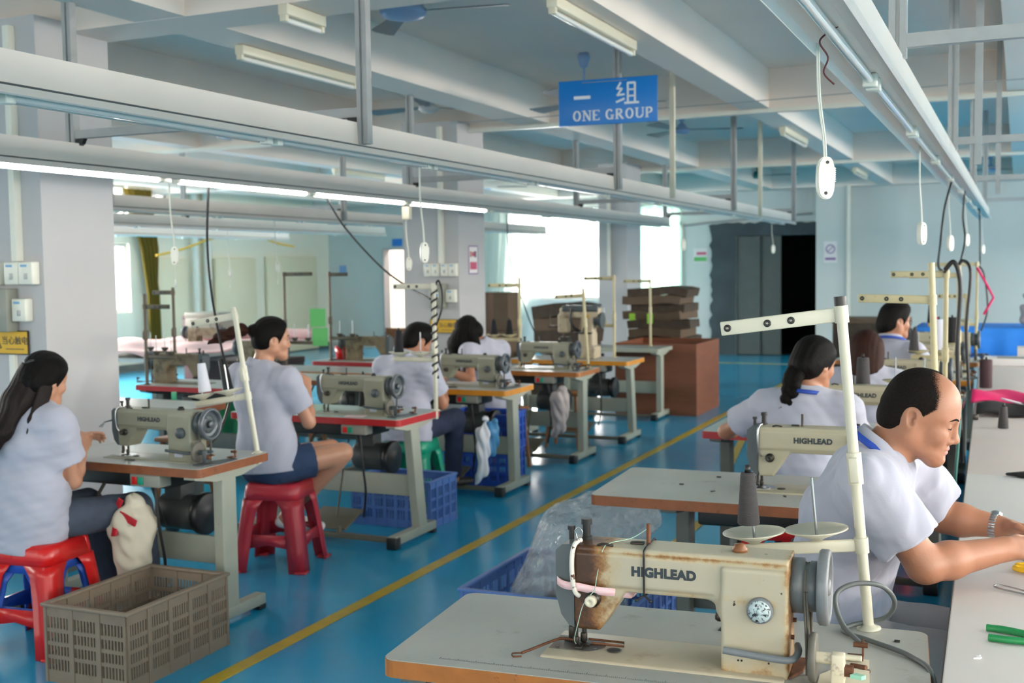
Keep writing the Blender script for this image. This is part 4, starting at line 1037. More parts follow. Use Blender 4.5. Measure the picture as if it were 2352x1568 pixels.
m=MB(); m.box((-.02,-.009,.135),(.32,.004,.004)); m.build('hanger_wire',STEEL,t)
m=MB(); m.box((0.02,.02,.0),(.04,.03,.2),.003); m.build('post_clip',ALUD,t)
# pillar equipment
def box_sw(loc,label,rz=0):
    t=thing('socket_box',label,'switch box',loc,rz,'white switch boxes on the pillars')
    m=MB(); m.bb((-.05,-.055,-.06),(.05,0,.06),.006); m.build('box_body',WHPL,t)
    m=MB(); m.box((-.01,-.056,.04),(.045,.001,.012)); m.build('print_strip',mat('pale_blue_print',S(120,170,206),.5),t)
    m=MB(); m.box((.005,-.058,-.015),(.02,.006,.03),.002); m.build('socket_key',ALU,t)
    return t
box_sw((-5.02,4.46,1.625),'white switch box at the picture edge on the near pillar')
box_sw((-4.88,4.46,1.625),'left one of the paired white switch boxes on the near pillar')
box_sw((-4.775,4.46,1.625),'right one of the paired white switch boxes on the near pillar')
box_sw((-4.835,4.46,1.43),'lower white switch box beside the grey breaker on the near pillar')
def breaker(loc,label):
    t=thing('breaker_box',label,'breaker box',loc)
    m=MB(); m.bb((-.075,-.08,-.115),(.075,0,.115),.005); m.build('box_body',GREYBOX,t)
    m=MB(); m.box((0,-.081,.01),(.045,.002,.05),.001); m.box((-.01,-.082,.085),(.04,.002,.02)); m.build('label_plate',WHPL,t)
    m=MB(); m.box((0,-.083,.01),(.03,.002,.02)); m.build('breaker_switch',SIGNB,t)
    return t
breaker((-4.965,4.46,1.43),'grey green breaker box on the near pillar')
def yellow_sign(loc,label,s=1.):
    t=thing('warning_sign',label,'sign',loc)
    m=MB(); m.box((0,-.004,0),(.28*s,.006,.13*s)); m.build('sign_border',BKPL,t)
    m=MB(); m.box((0,-.008,0),(.268*s,.003,.118*s)); m.build('sign_panel',SIGNY,t)
    m=MB(); th=.005
    for a,b in(((-.11,-.03),(-.055,-.03)),((-.11,-.03),(-.083,.025)),((-.055,-.03),(-.083,.025))):
        d=V((b[0]-a[0],0,b[1]-a[1])); m.box(((a[0]+b[0])/2*s,-.0105,(a[1]+b[1])/2*s),(d.length*s,.002,th*s),rot=Matrix.Rotation(-math.atan2(d.z,d.x),3,'Y'))
    m.box((-.083*s,-.0105,-.01*s),(.005*s,.002,.022*s)); m.build('warning_triangle',BKPL,t)
    text_mesh('lettering','当心触电',.048*s,.0006,LETTER,t,(.045*s,-.0105,.008*s)); m=MB(); m.box((.045*s,-.0105,-.035*s),(.13*s,.002,.004*s)); m.build('rule_line',LETTER,t)
    return t
yellow_sign((-4.955,4.452,1.255),'yellow electric shock warning sign on the near pillar')
yellow_sign((-4.86,9.315,1.09),'yellow electric shock warning sign on the middle pillar behind two workers')
for i,(x) in enumerate((-5.0,-4.92,-4.83,-4.745)):
    t=box_sw((x,9.33,1.61),('leftmost','second','third','rightmost')[i]+' of four grey switch boxes on the middle pillar'); t.scale=(.78,1,1)
breaker((-4.9,9.33,1.37),'grey green breaker box on the middle pillar')
box_sw((-4.77,9.33,1.37),'switch box beside the breaker on the middle pillar')
m=MB(); t=thing('power_lead','white plastic conduit below the breaker on the near pillar','conduit',(0,0,0)); m.bb((-4.95,4.435,.1),(-4.91,4.457,1.19)); m.build('conduit_strip',WHPL,t)
def poster(loc,w,h,label,items,rz=0.,border=PURPINK):
    t=thing('wall_notice',label,'notice',loc,rz)
    m=MB(); m.box((0,-.002,0),(w,.003,h)); m.build('paper',PAPER,t)
    m=MB()
    for dz in(-1,1): m.box((0,-.0042,dz*(h/2-.006)),(w,.0015,.012))
    for dx in(-1,1): m.box((dx*(w/2-.006),-.0042,0),(.012,.0015,h-.024))
    if border: m.build('border',border,t)
    for nm,mt,x,z,ww,hh in items: m=MB(); m.box((x*w,-.0045,z*h),(ww*w,.0015,hh*h)); m.build(nm,mt,t)
    return t
t=poster((-4.698,9.62,1.70),.2,.27,'safety notice with pink print on the side of the middle pillar',[('figure_print',LETTER,.22,.2,.16,.22),('figure_print',EDGEO,-.28,.2,.12,.2),('print_block',PINKINK,0,.2,.3,.16),('print_block',PINKINK,0,-.2,.7,.26)],PI/2)
t=poster((-2.92,19.797,1.82),.22,.36,'no smoking notice on the pale pillar beside the lift',[('print_block',PURPINK,0,-.32,.8,.12)],border=None)
m=MB(); m.lathe([(.06,.0),(.078,.0),(.078,.002),(.06,.002)],(0,-.004,.05),(0,-1,0),n=28,closed=True); m.box((0,-.0055,.05),(.014,.002,.125),rot=Matrix.Rotation(.8,3,'Y')); m.build('prohibition_ring',PURPINK,t)
poster((-5.3,20.295,1.8),.26,.26,'small white notice with red and green bars beside the lift',[('print_block',PINKINK,.08,.15,.7,.2),('print_block',GREENPAP,0,-.25,.9,.3)],border=None)
poster((-11.63,20.295,2.17),.25,.16,'small blue plate above the bright doorway',[('print_block',SIGNB,0,0,.98,.96)],border=None)
poster((-12.95,20.295,1.62),.18,.2,'pale blue paper taped on the far blue wall',[('print_block',mat('pale_blue_paper',S(130,170,214),.7),0,0,.96,.96)],border=None)
# green job papers hanging on the second row stand
for i,(z,l) in enumerate(((1.18,'upper green paper hanging by the far thin stand'),(1.0,'lower green paper hanging by the far thin stand'))):
    m=MB(); m.box((-5.98+.02*i,8.92,z),(.15,.003,.17),rot=.35); tag(m.build('hanging_paper',GREENPAP),l,'paper','green papers')
# ------------------------------------------------------------------ left row of tables
TY=[3.90,5.59,7.18,8.64,9.76,11.3]
T_=sewing_table(TOPW,EDGEB,LEGM); T_.location=(-3.85,4.16,0); T_['label']='sewing table with brown wood edge in front of the ponytail worker'; T_['group']='sewing tables of the left row'
def table_at(top,edge,leg,x,y,label,rz=0.,grp='sewing tables of the left row',**k):
    t=sewing_table(top,edge,leg,**k); t.location=(x,y,0); t.rotation_euler.z=rz; t['label']=label; t['group']=grp; return t
table_at(TOPG,EDGER,LEGM,-3.82,5.86,'sewing table with red edge and slanting legs beside the woman in shorts',lean=.09)
table_at(TOPW,EDGEY,LEGM,-3.87,7.45,'sewing table with bright orange edge beside the man in jeans',lean=.03)
table_at(TOPW,EDGEO,LEGM,-3.87,8.9,'sewing table with worn orange edge, fourth in the left row')
table_at(TOPW,EDGEY,LEGM,-3.82,10.02,'sewing table with yellow edge under the tall post machine',lean=.08)
table_at(TOPOLD,LEGM,LEGM,-4.0,11.6,'plain grey work table before the brown plywood box',pedal=False,motor=False)
# machines
def mach(style,x,y,label,rz=0.,z=.7615,src=None,grp='sewing machines'):
    t=dup(src,label,(x,y,z),rz,grp) if src else sewing_machine(style)
    t.location=(x,y,z); t.rotation_euler.z=rz; t['label']=label; t['group']=grp; t.scale=(1,1,1) if style is SFG or style is SCREAM else (.935,)*3; return t
M1=mach(SGREY,-3.84,4.09,'grey sewing machine on the brown edged table nearest the front left')
mach(SGREY,-3.84,5.79,'grey sewing machine with faint lettering on the red edged table in the left row',src=M1)
mach(SGREY,-3.88,7.42,'grey sewing machine on the bright orange edged table',src=M1)
mach(SGREY,-3.87,8.86,'grey sewing machine on the fourth left table before the bright window',src=M1)
# thread stands
def stand(mt,x,y,label,tx=0.,ty=0.,**k):
    t=thread_stand(mt,**k); t.location=(x,y,.76); t.rotation_euler=(tx,ty,0); t['label']=label; t['group']='thread stands'; return t
stand(STANDM,-3.28,4.36,'leaning cream thread stand between the ponytail worker and the woman in shorts',ty=-.165,h=.70,arm=.24,armz=.66,spoolz=.275,cap=False,ang=PI+.12)
S2=stand(STANDM,-3.225,6.06,'thread stand spirally wrapped in black cable on the red edged left table',h=.77,arm=.28,armz=.755,spoolz=.31,cap=False)
m=MB(); pts=[]
for k in range(90):
    z=.2+.55*k/90; a=k*.8; r=.017; pts.append((r*math.cos(a),r*math.sin(a),z))
m.tube(pts,.0065,n=6); m.tube(curve_pts([(.0,.0,.74),(.03,0,.79),(.055,0,.72),(.06,-.02,.62),(.02,-.015,.52)],6),.0065,n=6); m.build('wrapped_cable',CABLE,S2)
stand(STANDY,-3.93,8.95,'thin stand carrying two black thread cones on the fourth left table',h=.78,arm=.3,armz=.71,spoolz=.24,cap=False,ang=PI)
stand(STANDY,-3.36,9.1,'thin white stand at the right end of the fourth left table',ty=-.06,h=.68,arm=.26,armz=.62,spool=False,cap=False)
stand(STANDY,-3.5,10.2,'thin stand behind the tall post machine',h=.78,arm=.3,armz=.75,spoolz=.3,cap=False,dish=.04)
stand(STANDY,-3.62,11.75,'pale stand with a bundle of tags beside the cardboard pile',h=.72,arm=.3,armz=.7,spool=False,cap=False)
thread_cone((-3.555,4.33,1.045),CONEW,'white thread cone on the leaning stand in the left row',tilt=-.12)
thread_cone((-3.47,6.05,1.105),CONEB,'navy thread cone in front of the man in the left row')
thread_cone((-4.03,8.95,1.03),CONEB,'black thread cone nearer the pole on the fourth left stand',r0=.036)
thread_cone((-4.18,8.95,1.03),CONEB,'black thread cone at the outer end of the fourth left stand',r0=.036)
t=thread_cone((-3.75,6.08,.765),CONEB,'black thread cone standing behind the red edged table machine',h=.2)
# tall post machine (built by hand)
t=thing('post_machine','tall cream post bed machine with exposed levers, fifth in the left row','sewing machine',(-3.72,10.02,.76),.0)
pr=[rbox((0,0,.06),(.12,.09,.06),.015),rbox((.02,0,.17),(.075,.07,.08),.02),rbox((.03,0,.3),(.06,.055,.11),.02),rbox((-.05,0,.43),(.2,.05,.05),.018),rbox((-.22,0,.33),(.05,.045,.09),.015)]
sdf_obj('casting',pr,.007,mat('cream_brown_machine',S(186,172,146),.4,var=.06,stain=S(96,60,40),stscale=8,stlo=.56,sthi=.75),t)
m=MB(); m.bb((-.22,-.06,.44),(.14,.06,.5),.01); m.build('top_cover',MDARK,t)
m=MB(); m.tube(curve_pts([(-.12,-.06,.47),(-.13,-.07,.38),(-.1,-.07,.3),(-.04,-.06,.26)],6),.014,n=8); m.tube(curve_pts([(0.02,-.06,.42),(.03,-.08,.36),(.0,-.08,.24)],5),.01,n=8); m.build('hose',CABLE,t)
m=MB(); m.cyl((.09,0,.36),(.15,0,.36),.05,n=20); m.cyl((.14,0,.36),(.17,0,.36),.075,n=24); m.build('handwheel',MDARK,t)
m=MB(); m.bb((-.3,-.02,.28),(-.22,.02,.31),.004); m.cyl((-.36,0,.3),(-.36,0,.42),.004,n=8); m.bb((-.38,-.012,.29),(-.28,.012,.305),.003); m.cyl((-.22,0,.06),(-.22,0,.25),.012,n=10); m.bb((-.26,-.04,.1),(-.16,.04,.2),.01); m.build('needle_assembly',DSTEEL,t)
m=MB(); m.box((.03,-.057,.4),(.05,.003,.025)); m.build('yellow_tag',SIGNY,t)
m=MB(); m.bb((-.09,-.1,.235),(.09,-.075,.25),.003); m.build('front_lever',BKPL,t)
# knee sacks
def sack(loc,label,r,mt,tie=None,twist=0.,h=.3):
    t=thing('hanging_sack',label,'cloth sack',loc,twist)
    v=Vol([econe((0,0,-h*.55),(0,0,h*.2),(1,0,0),r*.62,r*.6,r*1.05,r,k=.05),econe((0,0,h*.2),(.01,0,h*.42),(1,0,0),r*.55,r*.5,r*.2,r*.18,k=.04),ell((.02,0,h*.52),(r*.42,r*.38,r*.32),k=.012),econe((-.02,0,-h*.5),(-.06,0,-h*.78),(1,0,0),r*.5,r*.4,r*.2,r*.2,k=.04)],.006)
    v.disp(lambda x,y,z:.006*np.sin(np.arctan2(y,x)*5+z*9+2*np.sin(z*17+x*20))+.005*np.sin(z*38+3*np.sin(x*25+y*18))+.003*np.sin(x*80+z*55+2*np.sin(y*40)))
    vs,fs=v.mesh(); np_mesh('sack_body',relax(vs,fs,1),fs,mt,t)
    if tie:
        m=MB(); m.lathe([(r*.34,h*.36),(r*.42,h*.37),(r*.42,h*.42),(r*.34,h*.43)],(.01,0,0),n=20,closed=True)
        m.box((-.03,-r*.5,h*.46),(.03,.008,.09),.003,rot=Matrix.Rotation(.5,3,'Y')); m.box((.0,-r*.95,h*.24),(.03,.012,.09),.003,rot=Matrix.Rotation(-.2,3,'Y')@Matrix.Rotation(-.5,3,'X')); m.box((.05,-r*.75,h*.34),(.1,.012,.03),.003,rot=Matrix.Rotation(.4,3,'Y')); m.build('tie_ribbon',tie,t)
    return t
sack((-3.665,3.93,.41),'cream cotton sack tied with red ribbon under the nearest left table',.105,CLOTHW,REDF,h=.34)
sack((-3.42,7.12,.38),'white plastic wrapped knee pad hanging under the orange edged table',.05,WHITEF,h=.36)
m=MB(); t=sack((-3.38,7.18,.44),'crumpled pale blue bag beside the white knee pad',.055,mat('pale_blue_film',S(90,160,210),.35,alpha=.75,bump=.5,bscale=20),h=.2)
sack((-3.45,8.66,.46),'grey cloth knee pad hanging under the fourth left table',.08,mat('grey_cloth',S(168,160,158),.9),h=.3)
# stools and crates on the left
ST=stool(REDPL2); ST.location=(-3.89,3.62,0); ST.rotation_euler.z=.12; ST['label']='bright red plastic stool under the ponytail worker'; ST['group']='plastic stools'
t=stool(BLUEPL,H=.43,wt=.285,wb=.39); t.location=(-3.90,3.63,0); t.rotation_euler.z=.14; t['label']='blue plastic stool nested inside the bright red stool'; t['group']='plastic stools'
t=stool(REDPL); t.location=(-3.71,5.12,0); t.rotation_euler.z=.25; t['label']='faded red plastic stool under the woman in shorts'; t['group']='plastic stools'
t=stool(GREENPL); t.location=(-3.78,6.74,0); t.rotation_euler.z=.1; t['label']='green plastic stool under the man in jeans'; t['group']='plastic stools'
t=stool(REDPL2); t.location=(-1.0,5.2,0); t.rotation_euler.z=.1; t['label']='red plastic stool under the braided worker'; t['group']='plastic stools'
t=stool(REDPL2); t.location=(-.72,6.9,0); t['label']='red plastic stool under the brown haired worker'; t['group']='plastic stools'
t=stool(BLUEPL); t.location=(-.75,8.28,0); t['label']='blue plastic stool under the man with glasses'; t['group']='plastic stools'
t=stool(REDPL); t.location=(-.62,3.26,0); t.rotation_euler.z=.2; t['label']='faded red plastic stool under the balding man'; t['group']='plastic stools'
def wood_stool(loc,label,H=.5,rz=0):
    t=thing('wooden_stool',label,'stool',loc,rz,'wooden stools')
    m=MB(); m.bb((-.16,-.12,H-.03),(.16,.12,H),.008); m.build('seat',WOODS,t)
    for sx in(-1,1):
        for sy in(-1,1): m=MB(); m.tube([(sx*.12,sy*.08,H-.03),(sx*.155,sy*.115,0)],.017,n=6); m.build('leg',WOODS,t)
    for sy in(-1,1): m=MB(); m.bb((-.14,sy*.1-.01,.16),(.14,sy*.1+.01,.19)); m.build('stretcher',WOODS,t)
    return t
wood_stool((-3.78,8.3,0),'wooden stool under the long haired worker')
wood_stool((-3.72,9.5,0),'wooden stool under the fourth left table before the post machine')
wood_stool((-5.2,6.1,0),'dark wooden stool behind the nearest left table')
wood_stool((-5.05,7.3,0),'dark wooden stool between the far tables behind the woman in shorts')
t=crate(TAUPE,.62,.41,.315,cols=5,rows=4,slots=7); t.location=(-3.32,3.59,0); t.rotation_euler.z=PI/2+.02; t['label']='large taupe slotted crate on the floor at front left'; t['group']='plastic crates'
t=crate(BLUEPL2,.56,.36,.3,cols=7); t.location=(-3.6,6.31,0); t.rotation_euler.z=.0; t['label']='steel blue crate behind the red edged table legs'; t['group']='plastic crates'
CR=crate(BLUEPL,.5,.36,.27,cols=7); CR.location=(-3.68,7.69,0); CR.rotation_euler.z=.05; CR['label']='blue crate on the floor under the orange edged table, lower of two'; CR['group']='plastic crates'
t=dup(CR,'blue crate stacked on top of another under the orange edged table',(-3.67,7.69,.272),.06)
t=crate(BLUEPL2,.74,.72,.3,cols=9); t.location=(-1.72,4.48,0); t.rotation_euler.z=.0; t['label']='blue crate holding a clear plastic bag behind the foreground table'; t['group']='plastic crates'
# ------------------------------------------------------------------ second row behind (operators on the far side)
table_at(TOPW,EDGEB,LEGD,-5.35,5.75,'white far table just behind the nearest left table',grp='sewing tables behind',pedal=False,motor=False)
table_at(TOPW,EDGER,LEGD,-5.6,6.98,'dark red edged far table holding a brown machine',rz=PI,grp='sewing tables behind')
table_at(TOPW,EDGEO,LEGD,-5.5,8.35,'orange edged far table behind the woman in shorts',grp='sewing tables behind',pedal=False)
table_at(TOPW,EDGER,LEGD,-5.55,9.3,'red edged far table under a brown machine before the blue wall',rz=PI,grp='sewing tables behind')
table_at(TOPW,EDGEB,LEGD,-5.3,7.7,'low white far table behind the red edged left table',grp='sewing tables behind',pedal=False,motor=False)
MT=mach(STAN,-5.72,6.95,'brown sewing machine seen from behind at the far left',rz=PI)
mach(STAN,-5.42,9.25,'brown sewing machine seen from behind before the blue wall',rz=PI,src=MT)
mach(STAN,-6.0,8.4,'dark brown machine beside the face of the woman in shorts',rz=PI,src=MT)
mach(STAN,-8.2,10.3,'brown machine on the far pink cloth table',rz=PI,src=MT)
for x,y,l,kw in((-6.16,7.15,'rusty thin stand in front of the bright left window',dict(h=.74,armz=.7,arm=.2)),(-6.12,6.78,'taller thin stand in front of the left pillar edge',dict(h=.7,armz=.6,arm=.24,ang=0.)),(-6.05,8.5,'thin dark stand with an arm behind the ponytail',dict(h=.85,armz=.83,arm=.3,ang=0.)),(-5.98,9.13,'thin dark stand holding green papers',dict(h=.85,armz=.82,arm=.2,ang=0.))):
    stand(mat('thin_dark_steel',S(92,84,72),.5,metal=.5),x,y,l,spool=True,cap=False,dish=.03,**kw)
# pink cloth on a long table at far left
t=thing('cutting_table','long far table spread with pink fabric behind the left pillar','table',(-8.6,10.2,0))
m=MB(); m.bb((-1.2,-1.2,.7),(.6,1.1,.74)); m.build('tabletop',TOPW,t)
for x in(-1.1,.5):
    for y in(-1.1,1.): m=MB(); m.bb((x-.03,y-.03,0),(x+.03,y+.03,.7)); m.build('leg',LEGD,t)
m=MB(); rows=[]
for i in range(30):
    x=-9.75+i*.07; r=[]
    for j in range(24):
        y=9.02+j*.1; r.append((x,y,.775+.035*math.sin(x*7+y*2.2)*math.sin(y*4)+.05*math.exp(-((y-10.2)/.6)**2)))
    rows.append(r)
m.grid(rows); tag(m.build('pink_fabric',CLOTHP,solid=.012,fixn=False),'pink fabric spread over the far left table','fabric')
t=thing('fabric_roll','roll of pink cloth bundled above the pink spread fabric','fabric roll',(-8.55,11.25,.79))
m=MB(); m.lathe([(0,-.9),(.06,-.9),(.07,-.8),(.065,.8),(.06,.9),(0,.9)],(0,0,.07),(1,.12,0),n=16); m.build('roll',CLOTHP,t)
for loc,sz,mt,l in(((-7.3,9.6,0),(.9,.7,.72),mat('dark_brown_box',S(44,32,32),.8),'large dark brown box under the pink cloth behind the ponytail worker'),((-6.3,7.6,0),(.5,.4,.62),mat('green_crate_film',S(58,172,116),.5),'green plastic bundle behind the far brown machine'),((-10.75,13.2,0),(.5,.5,1.0),mat('maroon_chest',S(62,30,34),.7),'maroon cabinet at the far left before the pipes'),((-8.9,11.0,.83),(.5,.36,.3),GREYBOX,'grey machine box on the far pink cloth table')):
    t=thing('storage_box',l,'box',loc); m=MB(); m.bb((-sz[0]/2,-sz[1]/2,0),(sz[0]/2,sz[1]/2,sz[2]),.01); m.build('box_body',mt,t); m=MB(); m.bb((-sz[0]/2-.005,-sz[1]/2-.005,sz[2]-.06),(sz[0]/2+.005,sz[1]/2+.005,sz[2]+.004),.006); m.build('lid',mt,t)
t=thing('storage_bucket','small red bucket on the red edged far table before the blue wall','bucket',(-5.95,9.3,.76)); m=MB(); m.lathe([(0,0),(.07,0),(.085,.13),(.078,.13),(.064,.01),(0,.01)],n=20); m.build('bucket_body',REDPL2,t); m=MB(); m.tube(curve_pts([(-.083,0,.12),(0,.03,.16),(.083,0,.12)],6),.004); m.build('handle',STEEL,t)
# water bottle
t=thing('water_bottle','clear water bottle with a green label beside the woman in shorts','bottle',(-4.25,6.2,.76))
t.location=(-4.26,6.02,.762)
m=MB(); m.lathe([(0,0),(.031,0),(.033,.01),(.033,.05),(.031,.055),(.033,.06),(.033,.14),(.03,.165),(.013,.2),(.013,.215)],n=20); m.build('bottle_body',BOTTLE,t); m=MB(); m.lathe([(.0335,.07),(.0345,.07),(.0345,.12),(.0335,.12)],n=20,closed=True); m.build('label_band',GREENPL,t); m=MB(); m.cyl((0,0,.213),(0,0,.232),.015,n=14); m.build('cap',WHPL,t)
# ------------------------------------------------------------------ plywood box, cardboard
t=thing('plywood_box','open red brown plywood box beside the aisle','box',(-3.3,12.35,0))
m=MB(); m.bb((-.16-.6,-.5,0),(.16,-.48,.78)); m.build('front_board',WOODB,t); m=MB(); m.bb((.14,-.48,0),(.16,.5,.78)); m.build('side_board',WOODB,t); m=MB(); m.bb((-.76,-.48,0),(-.74,.5,.78)); m.build('side_board',WOODB,t); m=MB(); m.bb((-.74,.48,0),(.14,.5,.78)); m.build('rear_board',WOODB,t); m=MB(); m.bb((-.74,-.48,.0),(.14,.48,.02)); m.build('base',WOODB,t)
random.seed(11)
def cardpile(x,y,w,d,n,th,z0,label):
    for k in range(n):
        t=tag(bpy.data.objects.new('cardboard_sheet',None),None,None); bpy.data.objects.remove(t)
        m=MB(); a=random.uniform(-.12,.12); dx,dy=random.uniform(-.06,.06),random.uniform(-.05,.05); ww=w*random.uniform(.88,1.06); pts=[]
        N=9
        rows=[]
        for i in range(N):
            u=-ww/2+ww*i/(N-1); rows.append([(u,v,.012*math.sin(u*9+k)+random.uniform(-.005,.005)+(-.02*abs(u/ww*2)**3 if k>n-4 else 0)) for v in(-d/2,0,d/2)])
        m.grid(rows,smooth=False)
        o=m.build('cardboard_bundle',CARDD if k%2 else CARD,solid=th*.985,fixn=False); o.location=(x+dx,y+dy,z0+th*(k+.5)); o.rotation_euler.z=a
        tag(o,label+(', topmost bundle' if k==n-1 else ', lowest bundle' if k==0 else ', bundle %s up'%('second third fourth fifth sixth seventh eighth ninth tenth eleventh twelfth thirteenth fourteenth'.split()[k-1])),'cardboard','flattened cardboard bundles in the '+('tall' if n>9 else 'low')+' pile')
cardpile(-3.95,13.25,.72,.6,14,.098,.0,'flattened cardboard in the tall pile beside the third pillar')
cardpile(-4.85,12.4,.6,.6,8,.15,.0,'flattened cardboard in the low pile in front of the third pillar')
for x,y,z,s,l in((-5.32,11.5,.0,.52,'bottom brown carton by the middle pillar'),(-5.32,11.5,.525,.4,'middle brown carton by the middle pillar'),(-5.33,11.52,.93,.42,'top brown carton by the middle pillar')):
    t=thing('carton',l,'carton',(x,y,z),.08,'brown cartons by the middle pillar'); m=MB(); m.bb((-.2,-.2,0),(.2,.2,s),.004); m.build('carton_body',CARD,t); m=MB(); m.bb((-.03,-.202,.0),(.03,-.2,s)); m.build('tape_strip',mat('brown_tape',S(96,66,46),.3),t)
for i,(x,z,l) in enumerate(((-4.2,1.0,'lime green card on the cardboard pile'),(-3.98,1.0,'second lime green card on the tall cardboard pile'))):
    m=MB(); m.box((x,12.9,z),(.07,.004,.12),rot=.2); tag(m.build('job_card',LIMEPAP),l,'card','lime cards')
# ------------------------------------------------------------------ right row
table_at(TOPOLD,EDGEO,LEGD,-.73,2.44,'foreground sewing table with worn white top and orange brown edge',rz=.088,grp='sewing tables of the right row',L=1.15,D=.54)
table_at(TOPOLD,EDGEB,LEGD,-.89,4.33,'white sewing table with brown edge left of the balding man',rz=.05,grp='sewing tables of the right row',D=.62,inset=.30)
table_at(TOPG,EDGER,LEGD,-.9,6.03,'red edged sewing table in front of the braided worker',grp='sewing tables of the right row',D=.56)
table_at(TOPG,EDGER,LEGD,-.9,7.66,'red edged sewing table in front of the brown haired worker',grp='sewing tables of the right row',D=.54)
table_at(TOPW,EDGEY,LEGD,-.9,9.1,'yellow edged sewing table in front of the man with glasses',grp='sewing tables of the right row',D=.54)
table_at(TOPW,EDGEO,LEGD,-.9,10.7,'farthest sewing table of the right row',grp='sewing tables of the right row')
FG=mach(SFG,-.902,2.36,'aged cream sewing machine with brown oil stains in the foreground',rz=.07)
MC=mach(SCREAM,-.905,4.33,'cream grey sewing machine behind the thread stand of the balding man',rz=.05)
mach(SCREAM,-.92,5.93,'cream sewing machine in front of the braided worker',src=MC)
mach(SCREAM,-.92,7.58,'cream sewing machine in front of the brown haired worker',src=MC)
mach(SCREAM,-.9,9.02,'cream sewing machine in front of the man with glasses',src=MC)
mach(SCREAM,-.85,10.65,'cream sewing machine on the farthest right table',src=MC)
stand(STANDM,-.31,2.73,'big cream thread stand with black cap on the foreground table',ty=-.09,h=.765,arm=.275,armz=.745,spoolz=.2,ang=PI+.2,aslope=-.035,dish=.074)
stand(STANDY,-.277,4.71,'aged cream stand whose arm crosses above the man with glasses',ty=-.04,h=.86,arm=.28,armz=.715,spoolz=.2,spool=False,cap=False,ang=PI-.1,aslope=.06)
stand(STANDY,-.34,6.24,'aged stand rising from the red edged table of the braided worker',h=.84,arm=.27,armz=.8,spoolz=.2,cap=False,ang=PI-.05)
stand(STANDY,-.35,7.86,'aged stand rising behind the brown haired worker',h=.84,arm=.3,armz=.775,spoolz=.24,cap=False,ang=PI)
stand(STANDY,-.36,9.3,'short aged stand bent over beside the yellow edged table',h=.62,arm=.2,armz=.6,spoolz=.2,cap=False,ang=PI)
stand(STANDY,-.34,11.,'farthest aged stand with pink ribbon near the blue cloth',h=.86,arm=.4,armz=.84,spoolz=.3,cap=False,ang=PI)
thread_cone((-.582,2.675,1.0),CONEG,'grey thread cone on the left dish of the foreground stand',h=.125,r0=.0265,r1=.017,tilt=-.02)
thread_cone((-.72,6.0,.94),CONEG,'large grey thread cone in front of the brown haired worker',h=.2,r0=.04,r1=.03)
thread_cone((-.62,7.84,1.03),CONEG,'grey thread cone beside the white cone before the man with glasses',h=.15,r0=.034)
thread_cone((-.47,7.86,1.05),CONEW,'white thread cone before the man with glasses',h=.2,r0=.038,r1=.03)
thread_cone((-.58,9.3,1.0),CONEP,'bright pink thread cone among the right row machines',h=.2,r0=.034)
thread_cone((-.46,9.3,1.0),CONEB,'black thread cone next to the pink cone',h=.2,r0=.04,r1=.035)
thread_cone((-.7,10.6,1.09),CONEB,'small black thread cone behind the pink cone',h=.18)
cable([(-.345,6.21,1.58),(-.3,6.2,1.62),(-.27,6.2,1.5),(-.28,6.2,1.2),(-.27,6.2,.9),(-.25,6.15,.6)],.012,CABLE,'thick black hose looping over the aged stand of the braided worker')
cable([(-.36,7.86,1.58),(-.33,7.86,1.63),(-.28,7.8,1.55),(-.3,7.8,1.2),(-.28,7.8,.8)],.011,CABLE,'black hose looping over the second aged stand')
cable([(-.34,11.0,1.6),(-.28,11.0,1.5),(-.25,11.,1.2),(-.3,11.,1.0)],.008,CABLE,'thin cable loop hanging by the farthest stand')
cable([(-.215,4.72,.72),(-.21,4.62,.8),(-.2,4.6,.95),(-.195,4.62,1.1)],.006,mat('teal_cord',S(60,110,104),.5),'thin teal cord rising beside the cutting table')
t=tag(MB().tube([(-.34,10.97,1.57),(-.25,10.97,1.4),(-.2,10.95,1.3),(-.28,10.95,1.15)],.011,n=6).build('pink_ribbon',MAGENTA),'pink ribbon tied on the farthest stand','ribbon')
cable([(-.297,2.49,.80),(-.345,2.53,.83),(-.365,2.58,.875),(-.33,2.62,.895),(-.275,2.66,.885),(-.25,2.70,.84),(-.275,2.735,.79),(-.345,2.72,.769),(-.36,2.67,.767),(-.29,2.62,.767),(-.2,2.55,.766),(-.15,2.47,.75),(-.143,2.42,.62),(-.143,2.38,.4)],.0058,CABLEG,'grey cable looping round the foreground stand foot','hanging_cable',None)
# trims on foreground machine
def in_fg(p): return FG.matrix_world@V(p)
bpy.context.view_layer.update()
m=MB(); rr=[]
for k in range(41):
    a=2*PI*k/40; c,s_=math.cos(a),math.sin(a)
    x=.022+.060*math.copysign(abs(c)**.45,c)+(.05*max(0,c)**2); y=.0585*math.copysign(abs(s_)**.45,s_)
    zz=.158-.022*max(0,(x-.03)/.1)-.004*math.sin(a*3)
    rr.append(((x,y,zz-.009),(x,y*1.01,zz+.009)))
m.grid([list(r) for r in rr]); m.build('ribbon_band',mat('pink_white_ribbon',S(232,208,214),.6,col2=S(236,186,186),vscale=24,stretch=(1,1,9)),FG,solid=.0016,fixn=False)
m=MB(); loop=[]
for y,z in((-.058,.235),(-.0585,.16),(-.053,.146),(0,.144),(.052,.146),(.054,.238),(.03,.248),(0,.248),(-.03,.248),(-.052,.245)): loop.append((.168,y,z))
m.tube(curve_pts(loop,4,close=True),.0026,n=6,close=True); m.tube([(.168,-.055,.147),(.154,-.062,.137)],.0024,n=6); m.tube([(.168,-.055,.147),(.182,-.062,.137)],.0024,n=6); m.lathe([(0,0),(.004,.001),(.004,.006),(0,.007)],(.152,-.062,.133),n=8); m.lathe([(0,0),(.004,.001),(.004,.006),(0,.007)],(.183,-.062,.133),n=8); m.build('tied_cord',CABLE,FG)
